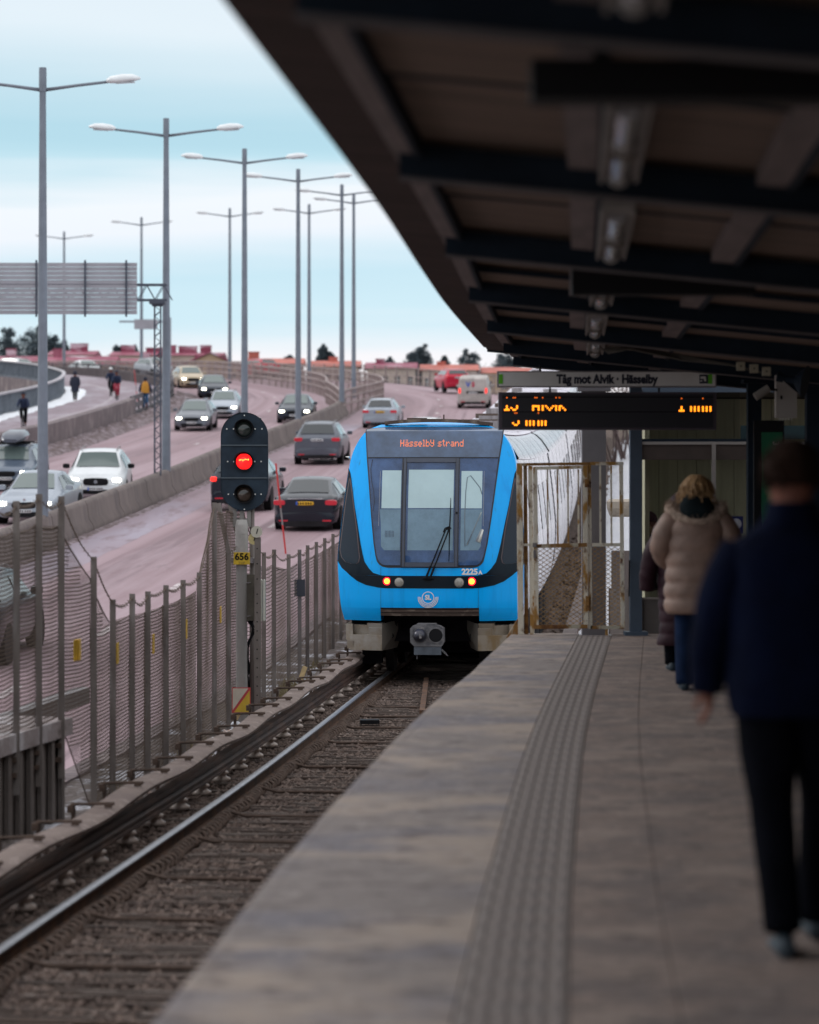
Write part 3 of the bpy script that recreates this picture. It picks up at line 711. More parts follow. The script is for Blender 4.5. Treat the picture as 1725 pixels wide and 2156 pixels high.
    for s in (-1, 1):
        def side(f, up):
            zb, wf, zt, tf = [fs[k](f) for k in (1, 2, 3, 4)]; zt = zt*Hs if zt > zb+.2 else zt
            h = hw*wf; g_ = zt-zb; u = up
            return Vector((s*((h*.95+(hw*tf-h*.95)*.86*u/.78)), y0+f*L_, zb+g_*u))
        fm = .5*(c_[0]+rr_[0])+.02
        fe = rr_[0]+.02 if style != 'van' else .42
        for (fa, fb, fa2, fb2) in ((c_[0]+.05, fm-.012, r_[0]+.0, fm-.008), (fm+.012, fe, fm+.008, rr_[0]-.02 if style != 'van' else .42)):
            if fb2 <= fa2: continue
            patch('side_window', side(fa, .08), side(fb, .08), side(fb2, .76), side(fa2, .76), crown=.004, ins=.03)
        rb('mirror', (s*(hw+.09), yy(c_)+.42, c_[2]+.10), (.22, .12, .15), M_black if trim == 'blackmirror' else col)
    # wheels
    rw = .34 if style in ('suv', 'van') else .315
    for yf in (.185, .80):
        for s in (-1, 1):
            mb = MB(); mb.disc((0, 0, 0), rw, 20, 'x', .22); wh = obj('wheel', mb, M_rubber, t, loc=(s*(hw-.115), y0+yf*L_, rw), auto=30, smooth=True)
            mb = MB(); mb.disc((s*.112, 0, 0), rw*.66, 14, 'x', .01); obj('rim', mb, M_rim, wh)
            mb = MB(); mb.disc((0, 0, 0), rw+.055, 20, 'x', .03); obj('wheel_arch', mb, M_black, t, loc=(s*(hw-.006), y0+yf*L_, rw+.03))
    # faces
    hz = st[1][2]-.05
    if view == 'front':
        for s in (-1, 1): rb('headlight', (s*hw*.70, y0+.06, hz), (.27, .14, .11), M_head if lights else M_headoff)
        rb('grille', (0, y0-.0, hz-.05), (.72 if style != 'suv' else .80, .12, .18 if style != 'suv' else .24), M_black)
        if brand == 'bars':
            for s in (-1, 1): rb('grille_surround', (s*.17, y0-.035, hz-.03), (.28, .05, .19), M_chrome); rb('grille_kidney', (s*.17, y0-.05, hz-.03), (.25, .05, .165), M_black)
            mb = MB(); mb.disc((0, y0+.05, hz+.11), .04, 12, 'y', .02); obj('badge', mb, M_chrome, t)
        elif brand == 'round': mb = MB(); mb.disc((0, y0-.07, hz-.05), .065, 14, 'y', .02); obj('badge', mb, M_chrome, t)
        rb('number_plate', (0, y0-.05, zc-.0), (.50, .03, .11), M_plw)
        if plate == 'eu': rb('plate_band', (-.235, y0-.068, zc), (.05, .01, .10), M_plb)
        mb = MB()
        for k in range(6): mb.box((-.17+k*.068+(.02 if k > 2 else 0), y0-.068, zc), (.035, .004, .06))
        obj('plate_characters', mb, M_black, t)
        if style == 'suv':
            for s in (-1, 1): rb('side_intake', (s*hw*.78, y0+.05, zc-.03), (.22, .12, .20), M_black)
    else:
        lz = st[-2][2]-.13; ml = M_tailon if brake else M_tail
        for s in (-1, 1):
            rb('tail_light', (s*hw*(.78 if not brake else .84), y1-.05, lz), ((.34 if not brake else .2) if style != 'van' else .12, .12, .15 if style != 'van' else .34), ml)
            rb('reflector', (s*hw*.66, y1+.03, zc-.08), (.26, .02, .04), M_tail)
            mb = MB(); mb.disc((s*hw*.62, y1+.03, zc-.22), .05, 10, 'y', .06); obj('exhaust', mb, M_mud, t)
        pz_ = lz-.02 if style != 'van' else .95
        rb('number_plate', (0, y1+.01, pz_), (.50, .03, .11), M_ply if plate == 'y' else M_plw)
        if plate == 'y': rb('plate_band', (.235, y1+.027, pz_), (.05, .01, .10), M_plb)
        mb = MB()
        for k in range(6): mb.box((-.17+k*.068+(.02 if k > 2 else 0), y1+.028, pz_), (.035, .004, .06))
        obj('plate_characters', mb, M_black, t)
        if trim == 'chromestrip': rb('boot_chrome_strip', (0, y1-.03, lz+.10), (1.05, .05, .03), M_chrome)
    if style in ('suv', 'estate') :
        for s in (-1, 1):
            zt_ = st[5][4]*Hs; mb = MB(); mb.tube([(s*hw*.60, y0+.42*L_, zt_-.01), (s*hw*.60, y0+.5*L_, zt_+.05), (s*hw*.60, y0+.78*L_, zt_+.04), (s*hw*.60, y0+.85*L_, zt_-.03)], .018, 6); obj('roof_rail', mb, M_galv, t)
    if roofbox:
        rbx = thing('roof_box', 'grey roof box strapped on top of the blue-grey car at the left edge', 'roof box', (X, Y, zz), rz)
        rbx.rotation_euler = t.rotation_euler
        zt_ = st[5][4]*Hs; mb = MB(); rings_ = []
        for f_, w_, h_ in ((0, .25, .12), (.06, .36, .24), (.3, .41, .36), (.8, .41, .38), (1, .34, .28)):
            rings_.append([(w_*math.cos(a), -1.1+2.2*f_, zt_+.12+h_/2+h_/2*max(-1, min(1, 1.3*math.sin(a)))) for a in [2*math.pi*k/14 for k in range(14)]])
        mb.loft(rings_); obj('shell', mb, paint('boxgrey', (.09, .10, .13)), rbx, smooth=True, auto=40)
        mb = MB(); mb.box((0, -.5, zt_+.07), (1.2, .05, .06)); mb.box((0, .5, zt_+.07), (1.2, .05, .06)); obj('crossbar', mb, M_black, rbx)
    return t
P_silver = paint('silver', (.36, .40, .46)); P_white = paint('white', (.70, .72, .74)); P_dark = paint('dark', (.020, .028, .045)); P_grey = paint('grey', (.14, .15, .18))
P_blue = paint('bluegrey', (.10, .13, .18)); P_beige = paint('beige', (.50, .40, .28)); P_red = paint('red', (.50, .01, .04)); P_black = paint('black', (.012, .015, .026), .22); P_dirty = mat('paint_dirtywhite', (.42, .38, .36), .6, var=.2, vs=1.5, coat=.1)
P_dgrey = paint('dirtygrey', (.30, .32, .35), .4)
hd = heading
car('silver saloon with twin oval grille behind the fence posts, nearest oncoming car', 'sedan', 4.7, 1.85, P_silver, -11.05, 88.2, hd(86), 'front', brand='bars')
car('white SUV with black grille and lit headlights beside the nearest lamp', 'suv', 4.7, 1.92, P_white, -10.15, 96.6, hd(95)+.12, 'front', plate='eu', brand='round', trim='blackmirror')
car('blue-grey estate carrying a roof box, cut by the left edge', 'estate', 4.8, 1.85, P_blue, -13.85, 103.5, hd(101)+.05, 'front', roofbox=True)
car('dark grey older estate with round lit headlights, oncoming right of the lattice column', 'estate', 4.6, 1.80, P_grey, -10.75, 148.5, hd(147)+.04, 'front')
car('silver hatchback half hidden behind the dark grey estate', 'estate', 4.4, 1.80, P_silver, -10.2, 162.5, hd(160)+.05, 'front', lights=True)
car('dark blue car overlapping the silver hatchback, farther up the oncoming lanes', 'sedan', 4.6, 1.88, P_dark, -12.5, 187.5, hd(180)+.1, 'front')
car('beige car with lit headlights at the far left of the oncoming row', 'suv', 4.5, 1.84, P_beige, -15.3, 204, .22, 'front', Hs=.97)
car('dark oncoming car passing behind the fourth lamp pole', 'sedan', 4.6, 1.86, P_dark, -6.0, 157.2, hd(155)+.03, 'front')
car('white car with bright headlights behind the dark parapet of the bike path', 'sedan', 4.5, 1.82, P_white, -25.6, 232.5, .38, 'front')
car('white car roof and windscreen above the railing near the left edge', 'suv', 4.4, 1.82, P_white, -33.3, 250.7, .8, 'front', lights=False, Hs=.97)
car('pale grey car partly hidden behind the lattice gantry column, on the bridge', 'suv', 4.3, 1.82, P_dgrey, -20.9, 241, .55, 'front', lights=False)
car('dark car with lit brake lights hidden behind the railway signal', 'suv', 4.5, 1.85, P_black, -5.1, 93.2, hd(92), 'rear', brake=True, Hs=.96)
car('dark saloon with yellow number plate and chrome boot strip beside the train', 'sedan', 4.9, 1.87, P_black, -2.75, 85.6, hd(84), 'rear', plate='y', trim='chromestrip')
car('dirty grey SUV driving away behind the right side of the signal', 'suv', 4.7, 1.90, paint('midgrey', (.11, .12, .15)), -3.5, 118.6, hd(117), 'rear')
car('silver estate with yellow plate driving away just above the train roof', 'estate', 4.6, 1.80, P_silver, -1.35, 151, hd(150), 'rear', plate='y')
car('pale hatchback of which only the roof shows above the train', 'estate', 4.2, 1.76, P_white, .78, 127, hd(125), 'rear')
v = car('dirty white van with blue and red emblem on its rear doors', 'van', 4.4, 1.84, P_dirty, 3.85, 174.2, hd(173)-.03, 'rear', brake=True, group='vans')
mb = MB(); mb.box((0, 2.2, 1.5), (.012, .012, .75)); obj('door_gap', mb, M_black, v)
mb = MB(); mb.box((-.12, 2.21, .98), (1.0, .012, .14)); obj('door_handle_bar', mb, M_black, v)
text('logo_letter', 'V', .42, mat('logo_blue', (.05, .10, .45), .5), v, (.28, 2.21, 1.42), (R(90), 0, R(180)), bold=.02)
text('logo_letter', 'S', .36, mat('logo_red', (.5, .03, .08), .5), v, (-.02, 2.21, 1.42), (R(90), 0, R(180)), bold=.02)
car('bright red hatchback ahead of the white van', 'suv', 4.2, 1.76, P_red, 2.85, 199, hd(197)+.02, 'rear', Hs=.93)
car('small red car with dark rear window far away behind the median railing', 'suv', 4.2, 1.76, P_red, -12.3, 239, .55, 'rear', Hs=.93)
car('dark grey car behind the mesh fence at the lower left edge', 'suv', 4.5, 1.86, P_black, -8.05, 54.6, hd(54), 'rear')
# ================================================================== railway
TC = interp([(-4, -3.75), (9, -2.64), (18.42, -1.84), (23.97, -1.31), (29, -.85), (36, -.29), (43.4, .27), (60, 1.59), (85, 3.58), (130, 7.16)])
def TZ(Y):
    s = max(0, Y-43.7); return -1.3 + (.00095*s*s if s < 40 else .00095*1600+.072*(s-40))
def thd(Y): return -math.atan2(TC(Y+.5)-TC(Y-.5), 1)
def tp(Y, o, h=0):
    a = thd(Y); return Vector((TC(Y)+o*math.cos(a), Y+o*math.sin(a), TZ(Y)+h))
bed = MB(); ys = frange(-4, 140, 1.0); rnd = random.Random(2)
bo = [-2.3, -1.5, -1.0, -.5, 0, .5, 1.0, 1.5, 1.9, 2.3]
for Y in ys:
    for o in bo: bed.v.append(tuple(tp(Y, o if Y > 50 or o < 1.9 else (o-1.9)*5+1.9, -.170 + (rnd.uniform(-.02, .02) if abs(o) < 2.2 else 0) - (.12 if o > 2.2 else 0))))
for i in range(len(ys)-1):
    for k in range(len(bo)-1):
        q = i*len(bo)+k; bed.face((q, q+1, q+len(bo)+1, q+len(bo)))
track = obj('ballast_bed', bed, M_ball, smooth=True, kind='structure')
# loose stones
st = MB(); rnd = random.Random(11)
def stone(c, r):
    vs = [Vector(d)*r*rnd.uniform(.6, 1.15) for d in ((1, 0, 0), (0, 1, 0), (-1, 0, 0), (0, -1, 0), (0, 0, .8), (0, 0, -.8))]
    a = rnd.uniform(0, 3.14); m = Matrix.Rotation(a, 3, 'Z') @ Matrix.Rotation(rnd.uniform(-.7, .7), 3, 'X')
    st.add([c + m @ v_ for v_ in vs], [(0, 1, 4), (1, 2, 4), (2, 3, 4), (3, 0, 4), (1, 0, 5), (2, 1, 5), (3, 2, 5), (0, 3, 5)])
for i in range(64000):
    Y = 8+rnd.random()**1.05*37; o = rnd.uniform(-1.5, 1.0)
    stone(tp(Y, o, -.160+rnd.uniform(-.02, .03)), rnd.uniform(.018, .046))
for i in range(3500):
    Y = 44+rnd.random()*45; o = rnd.uniform(1.2, 4.0); stone(tp(Y, o, -.18+rnd.uniform(-.02, .05)), rnd.uniform(.03, .09))
obj('ballast_stones', st, M_stone, kind='stuff')
# sleepers
sm = MB(); sm.box((0, 0, 0), (2.4, .23, .14)); sme = sm.mesh('sleeper', [M_sleep])
Y = 6.0
while Y < 60:
    o = obj('sleeper', sme, None, track, loc=tuple(tp(Y, 0, -.218+rnd.uniform(-.012, .012)))); o.rotation_euler = (0, 0, thd(Y)+rnd.uniform(-.01, .01)); Y += .65
# extra splintered boards seen between the sleepers on the platform side
bm_ = MB(); 
for i in range(1500):
    Y = 12+rnd.random()*32; o = rnd.uniform(-.35, .9); a = thd(Y)+rnd.gauss(0, .05); p = tp(Y, o, -.135+rnd.uniform(-.03, .02)); l_ = rnd.uniform(.15, .9)
    bm_.box(tuple(p), (l_, rnd.uniform(.012, .04), .02), a)
for i in range(160):
    Y = 12+rnd.random()*32; p = tp(Y, rnd.uniform(-1.15, -.85), -.135+rnd.uniform(-.03, .02)); bm_.box(tuple(p), (rnd.uniform(.1, .5), .03, .02), thd(Y)+rnd.gauss(0, .08))
obj('wood_splinters', bm_, M_sleep, kind='stuff')
ysr = frange(4, 46, 1.0)
def railpiece(prof, o, ys): 
    m_ = MB(); m_.loft([[tp(Y, o+x, z) for x, z in prof] for Y in ys]); return m_
for s in (-1, 1):
    obj('rail', railpiece([(-.07, -.145), (.07, -.145), (.07, -.125), (.012, -.11), (.012, -.03), (.033, -.022), (-.033, -.022), (-.012, -.03), (-.012, -.11), (-.07, -.125)][::-1], s*.7535, ysr+frange(47, 110, 3)), M_railweb, track, auto=30)
    obj('rail_head', railpiece([(-.034, -.022), (.034, -.022), (.036, -.004), (.026, .003), (-.026, .003), (-.036, -.004)][::-1], s*.7535, ysr), M_rail, track, smooth=True, auto=40)
# rail chairs / fastenings
ch = MB(); Y = 6.0
while Y < 50:
    for s in (-1, 1):
        for q in (-1, 1):
            p = tp(Y, s*.7535+q*.12, -.12); ch.box(tuple(p), (.13, .16, .03), thd(Y)); ch.disc((p.x, p.y, p.z+.03), .022, 6, 'z', .05)
    Y += .65
obj('rail_fastenings', ch, M_chain, track, kind='stuff')
# coiled heating cable beside the rail
hc_ = MB(); pts = []; Y = 9.0
while Y < 42:
    a = Y*2*math.pi/.17; pts.append(tp(Y, -.60+.055*math.cos(a)+.02*math.sin(Y*3), -.105+.045*math.sin(a))); Y += .0215
hc_.tube(pts, .016, 5)
tag(obj('coiled_cable', hc_, M_chain, smooth=True), 'rusty coiled cable lying along the inner side of the left running rail', 'cable')
for i, Y in enumerate([16.6, 18.5, 20.5, 22.6, 24.9, 26.8, 28.9, 31.4, 34.3, 36.4, 38.1, 39.7]):
    rod = MB(); rod.tube([tp(Y, -.62, -.06), tp(Y+.02, -.45, -.11), tp(Y, 0, -.105), tp(Y+.01, .5, -.11), tp(Y, .72, -.1)], .016, 7)
    obj('cross_pipe', rod, M_chain, track, smooth=True)
w1 = MB(); w1.box(tuple(tp(36.9, -.28, -.07)), (.24, .22, .05), .05); obj('track_magnet', w1, M_black, track)
v1 = MB(); v1.bar(tp(38.3, .28, -.06), tp(44.5, -.1, -.05), .07, .05); v1.bar(tp(38.3, .33, -.06), tp(43.0, .66, -.02), .07, .05); obj('guard_rail_nose', v1, M_railweb, track)

# third rail and its cover board
tr = thing('third_rail', 'dark conductor rail on porcelain insulators under a wavy grey cover board beside the fence', 'conductor rail', tuple(tp(20, -1.2)))
tr.location = (0, 0, 0)
def wav(Y): return .020*math.sin(Y*1.55)+.010*math.sin(Y*.7+1)
obj('conductor', railpiece([(-.045, .02), (.045, .02), (.05, .055), (.018, .075), (.018, .10), (.05, .115), (.05, .155), (-.05, .155), (-.05, .115), (-.018, .10), (-.018, .075), (-.05, .055)][::-1], -1.17, frange(4, 60, .6)), M_trail, tr, smooth=True, auto=35)
obj('conductor_foot', railpiece([(-.07, -.005), (.07, -.005), (.07, .018), (-.07, .018)][::-1], -1.17, frange(4, 60, .6)), M_trail, tr)
cy_ = 4.0
while cy_ < 58:
    yy_ = frange(cy_+.008, cy_+1.95, .28); m_ = MB()
    m_.loft([[tp(Y, -1.13+x, z+wav(Y)) for x, z in [(.055, .245), (.065, .275), (.02, .30), (-.15, .305), (-.165, .285), (-.15, .272), (.01, .27), (.035, .25)]] for Y in yy_])
    obj('cover_board', m_, M_board, tr, smooth=True, auto=30); cy_ += 1.96
ins0 = MB()
for z0, r_ in ((-.12, .05), (-.075, .085), (-.045, .06), (-.02, .045)): pass
ins0.loft([[(r_*math.cos(a), r_*math.sin(a), z_) for a in [2*math.pi*k/12 for k in range(12)]] for z_, r_ in ((-.16, .05), (-.12, .055), (-.11, .095), (-.08, .09), (-.06, .055), (-.045, .05), (-.035, .075), (-.015, .07), (0, .04))])
ime = ins0.mesh('insulator', [M_porc], smooth=True)
bkt = MB(); bkt.bar((0, -.0, .03), (.0, .0, .0), .02, .02)
bk = MB(); bk.tube([(-.36, 0, .335), (-.1, 0, .345), (.0, 0, .345)], .014, 6); bk.box((-.36, 0, .30), (.05, .08, .06)); bk.box((-.05, .0, .33), (.06, .04, .03)); bk.box((-.34, 0, .1), (.03, .05, .42))
bme = bk.mesh('bracket', [M_chain])
Y = 8.0
while Y < 52:
    p = tp(Y, -1.17, -.0); obj('insulator', ime, None, tr, loc=(p.x+.02, p.y, p.z))
    p = tp(Y+.4, -1.09, wav(Y+.4)-.005); obj('bracket', bme, None, tr, loc=tuple(p), rot=(0, 0, thd(Y))); Y += 1.29

# ------------------------------------------------------------------ fence line
FX = interp([(12, -4.75), (24.2, -3.45), (27.5, -2.97), (30.6, -2.70), (32.7, -2.52), (36.9, -2.19), (40.4, -1.87), (43.5, -1.79), (46.7, -1.62), (50.4, -1.45), (52.6, -1.37), (60, -.95), (80, .55)])
def fenceY(px):
    a, b_ = 12.0, 79.0
    g = lambda Y: (px-862.5)*Y/F-FX(Y)
    for _ in range(50):
        m_ = (a+b_)/2
        if g(m_) > 0: a = m_
        else: b_ = m_
    return a
# verge between cover board and fence, and the retaining wall down to the road
vg = MB(); ys = frange(-4, 80, .5); rnd = random.Random(4)
for Y in ys:
    a = tp(Y, -1.5)[0]; b_ = FX(Y)-.75
    for k in range(6):
        x = a+(b_-a)*k/5; vg.v.append((x, Y, TZ(Y)-.16+(.03 if k in (2, 3) else 0)+rnd.uniform(-.02, .05)))
for i in range(len(ys)-1):
    for k in range(5):
        q = i*6+k; vg.face((q+1, q, q+6, q+7))
M_verge = layered('verge_soil', (.14, .115, .11), [((.60, .60, .66), 1.1, U, .52, .60, 9), ((.07, .06, .045), 7, U, .5, .7, 6)], rough=.95, bump=.9, bs=25, bdist=.05)
obj('verge', vg, M_verge, smooth=False, kind='structure')
rw = MB(); rw.loft([[(FX(Y)-.72, Y, TZ(Y)-.1), (FX(Y)-.98, Y, TZ(Y)-.1), (FX(Y)-.98, Y, -6.2), (FX(Y)-.72, Y, -6.2)] for Y in frange(27.2, 62, 2)])
obj('retaining_wall', rw, M_conc2, kind='structure')
# snow, gravel clumps and litter on the verge
cl = MB(); rnd = random.Random(21)
_st = st; st = cl
for i in range(2600):
    Y = 14+rnd.random()*36; x = FX(Y)+rnd.uniform(.05, .75); stone(Vector((x, Y, -1.44+rnd.uniform(0, .03))), rnd.uniform(.015, .045))
obj('verge_gravel', cl, M_stone, kind='stuff')
cl = MB(); st = cl
for i in range(90):
    Yc = rnd.choice([15, 18, 22, 25.8, 34, 35, 36.5, 38.5, 39.5, 40.5, 41.5, 43]); 
    Y = Yc+rnd.gauss(0, .5); x = FX(Y)+rnd.uniform(.12, .62); stone(Vector((x, Y, -1.42)), rnd.uniform(.05, .14))
for i in range(130):
    Y = 34+rnd.random()*24; stone(tp(Y, 1.9+rnd.random()*1.6, -.20), rnd.uniform(.05, .20))
obj('snow_remains', cl, M_snow, smooth=False, kind='stuff'); st = _st
# dry grass tufts
gt = MB()
for (yc, n_) in ((41.6, 150), (43.4, 120), (47.5, 80), (33.0, 40), (28.5, 30)):
    for i in range(n_):
        Y = yc+rnd.gauss(0, .35); x = FX(Y)+rnd.uniform(-.1, .3); h_ = rnd.uniform(.08, .28); dx, dy = rnd.gauss(0, .07), rnd.gauss(0, .07)
        gt.add([(x-.006, Y, -1.44), (x+.006, Y, -1.44), (x+dx, Y+dy, -1.44+h_)], [(0, 1, 2)])
obj('dry_grass', gt, mat('dry_grass', (.18, .14, .07), .9, var=.3, vs=9), kind='stuff')
for i, Y in enumerate((44.3, 45.5, 46.7, 47.9, 49.1, 50.3)):
    mb = MB(); mb.box((FX(Y)+.42, Y, -1.38), (.42, 1.12, .09), thd(Y)); obj('kerb_slab', mb, M_conc, bpy.data.objects['verge'])
mb = MB(); mb.bar((FX(43.2)+.66, 43.2, -1.36), (FX(49.5)+.74, 49.5, -1.33), .13, .12); tag(obj('timber_baulk', mb, M_sleep), 'weathered timber baulk lying along the concrete slabs next to the train', 'timber')

# ribbed wall at the lower left
wl = thing('ribbed_wall', 'dark ribbed concrete wall with a pale capping behind the three tall posts at the lower left', 'wall', (0, 0, 0))
wx = lambda Y: FX(Y)-.06
mb = MB(); mb.loft([[(wx(Y), Y, -1.5), (wx(Y), Y, -.66), (wx(Y)-.30, Y, -.66), (wx(Y)-.30, Y, -5.9)] for Y in frange(10, 26.6, .8)]); obj('wall_face', mb, M_wallrib, wl)
mb = MB(); mb.loft([[(wx(Y)+.07, Y, -.655), (wx(Y)+.07, Y, -.50), (wx(Y)-.95, Y, -.47), (wx(Y)-.95, Y, -.655)] for Y in frange(10, 26.75, .9)]); obj('capping', mb, layered('capping_concrete', (.34, .29, .29), [((.55, .52, .54), 1.5, U, .5, .6, 7), ((.16, .13, .12), 3, (1, .5, 1), .52, .66, 7)], bump=.5, bs=20), wl, auto=30)
rbm = MB(); rbm.box((0, 0, 0), (.035, .13, .86)); rme = rbm.mesh('rib', [M_wallrib]); Y = 12.0
while Y < 26.6: obj('rib', rme, None, wl, loc=(wx(Y)+.03, Y, -1.09), rot=(0, 0, thd(Y))); Y += .33

fe = thing('wire_fence', 'wavy wire mesh fence on closely spaced grey steel posts between track and motorway', 'fence', (0, 0, 0))
fp = [(-60, 1066, -.52), (-12, 1060, -.52), (35, 1055, -.52), (83, 1040, -.50), (130, 1045, -.47), (198, 1172, None), (238, 1262, None), (279, 1250, None), (312, 1245, None), (350, 1232, None), (386, 1221, None), (420, 1205, None), (452, 1058, None), (482, 1165, None), (520, 1085, None), (556, 1163, None), (577.5, 1157, None), (608, 1167, None), (631, 1157, None), (648, 1148, None), (666.5, 1141, None), (684, 1133, None), (701.5, 1124, None), (718, 1116, None), (733, 1110, None), (748, 1104, None), (762, 1099, None)]
posts = []
for px, ty, mbz in fp:
    Y = fenceY(px); zt = HC-(ty-1012)*Y/F; posts.append((FX(Y), Y, zt, mbz))
M_post = layered('fence_post', (.185, .158, .145), [((.12, .10, .093), 3, (1, 1, .4), .45, .65, 5), ((.23, .21, .205), 6, (2, 2, .3), .55, .7, 5)], rough=.6, bump=.1, bs=40)
for i, (x, Y, zt, mz) in enumerate(posts):
    mb = MB(); zb = -1.45 if mz is None else -1.02
    if i == 13:
        mb.bar((x, Y, zb), (x, Y, HC-153*Y/F), .055, .055, up=(0, 1, 0)); xt = (459-862.5)*Y/F
        mb.bar((x, Y, HC-153*Y/F), (xt, Y+.1, HC-48*Y/F), .055, .055, up=(0, 1, 0))
    elif i == 14:
        mb.bar((x-.05, Y+.3, zb), (x-.05, Y+.3, .6), .055, .055, up=(0, 1, 0)); mb.bar((x-.05, Y+.3, .6), ((481-862.5)*Y/F, Y+.3, HC-50*Y/F), .055, .055, up=(0, 1, 0))
    else:
        # angle section post
        r_ = [(-.029, -.029), (.029, -.029), (.029, -.017), (-.017, -.017), (-.017, .029), (-.029, .029)]
        mb.loft([[(x+a, Y+b_, z_) for a, b_ in r_] for z_ in (zb, zt)])
    obj('post', mb, M_post, fe)
    if mz is not None:
        mb = MB(); mb.box((x-.04, Y, -.85), (.09, .16, .04)); mb.box((x-.04, Y, -.72), (.09, .16, .04)); obj('clamp', mb, M_chain, fe)
rnd = random.Random(31)
for i in range(len(posts)-1):
    x0, y0, t0, m0 = posts[i]; x1, y1, t1, m1_ = posts[i+1]
    off = lambda t: -.27 if t > 1.2 else -.22
    T0, T1 = t0+off(t0), t1+off(t1)
    if i == 11: T0, T1 = t0-.2, t1-.12
    if i in (12, 13): T0, T1 = HC-(1075-1012)*y0/F, HC-(1080-1012)*y1/F
    if i == 14: T0, T1 = HC-(1082-1012)*y0/F, t1-.2
    B0 = -1.40 if m0 is None else m0; B1 = -1.40 if m1_ is None else m1_
    if i == 4: B1 = -1.40
    mb = MB(); lenY = y1-y0; n = max(3, int(lenY/.35))
    def q(u, z): return (x0+(x1-x0)*u-.035+.007*math.sin(u*5+z*7+i), y0+lenY*u, z)
    nh = int(max(t0, t1)+1.5)/.05; hi = max(T0, T1); lo = min(B0, B1); z = lo
    ph = rnd.uniform(0, 6)
    while z < hi:
        pts = []
        for k in range(n+1):
            u = k/n; zz = z + .004*math.sin(z*9+u*6+ph)
            top = T0+(T1-T0)*u; bot = B0+(B1-B0)*u
            if bot <= zz <= top: pts.append(q(u, zz-.02*math.sin(math.pi*u)))
            else:
                if len(pts) > 1: 
                    for a, b_ in zip(pts, pts[1:]): mb.bar(a, b_, .005, .0105)
                pts = []
        if len(pts) > 1:
            for a, b_ in zip(pts, pts[1:]): mb.bar(a, b_, .005, .0105)
        z += .036 if i < 14 else .050
    nvv = int(lenY/(.045 if i < 14 else .11))
    for k in range(nvv+1):
        u = k/max(1, nvv); mb.bar(q(u, B0+(B1-B0)*u), q(u, T0+(T1-T0)*u), .0045, .0045, up=(0, 1, 0))
    top_ = [q(k/n, T0+(T1-T0)*k/n-.03*math.sin(math.pi*k/n)) for k in range(n+1)]; mb.tube(top_, .007, 4)
    bot_ = [q(k/n, B0+(B1-B0)*k/n) for k in range(n+1)]; mb.tube(bot_, .006, 4)
    obj('wire_mesh', mb, M_wire, fe)
    if i != 12:
        z0_, z1_ = t0-.04, t1-.04; mb = MB(); sg = rnd.uniform(.03, .09)
        pts = [Vector((x0+(x1-x0)*k/8, y0+lenY*k/8, z0_+(z1_-z0_)*k/8-sg*math.sin(math.pi*k/8))) for k in range(9)]
        mb.tube(pts, .006, 4)
        for p in [pts[k].lerp(pts[k+1], .5) for k in range(8)]: mb.bar(p+Vector((0, -.015, -.018)), p+Vector((0, .015, .018)), .006, .006); mb.bar(p+Vector((-.018, 0, .018)), p+Vector((.018, 0, -.018)), .006, .006)
        obj('barbed_strand', mb, M_wire, fe)
M_yel = mat('warning_yellow', (.60, .36, .03), .6, var=.25, vs=9)
for px, yt, yb, lb in ((160.5, 1347, 1391, 'yellow warning plate on the mesh beside the third tall post'), (250, 1354, 1397, 'yellow warning plate edge-on beside the lowest post'), (325.5, 1335, 1376, 'yellow warning plate edge-on in the middle of the fence'), (394.5, 1304, 1345, 'yellow warning plate edge-on four posts left of the signal'), (466.5, 1277, 1311, 'yellow warning plate on the mesh just left of the signal post')):
    Y = fenceY(px); mb = MB(); z0, z1 = HC-(yb-1012)*Y/F, HC-(yt-1012)*Y/F
    for k in range(3 if px < 200 else 1): mb.box((FX(Y)-.01+(.0 if px > 200 else .016*k), Y+k*.04, (z0+z1)/2), (.012, .16, z1-z0), 0)
    tag(obj('warning_plate', mb, M_yel), lb, 'warning plate', 'yellow plates on the fence')
Y = fenceY(632); mb = MB(); s_ = Y/F; c0 = at(631.5, 1238, Y-.15); mb.box(tuple(c0), (.165, .012, .26)); tag(obj('dark_plate', mb, mat('slate_plate', (.045, .045, .055), .5)), 'plain dark grey plate fixed to the fence between the signal and the train', 'plate')
# guard rail behind the wall end
gr = thing('guard_rail', 'grey guard rail seen through the mesh behind the end of the ribbed wall', 'guard rail', (0, 0, 0))
mb = MB(); mb.loft([[(FX(Y)-.80, Y, -.72), (FX(Y)-.80, Y, -.56), (FX(Y)-.95, Y, -.56), (FX(Y)-.95, Y, -.72)] for Y in frange(27, 31.5, 1.5)]); obj('beam', mb, M_galv, gr)
Y = 28.2
while Y < 31.6: mb = MB(); mb.box((FX(Y)-.88, Y, -1.05), (.10, .10, .78)); obj('post', mb, M_galv, gr); Y += 2.0

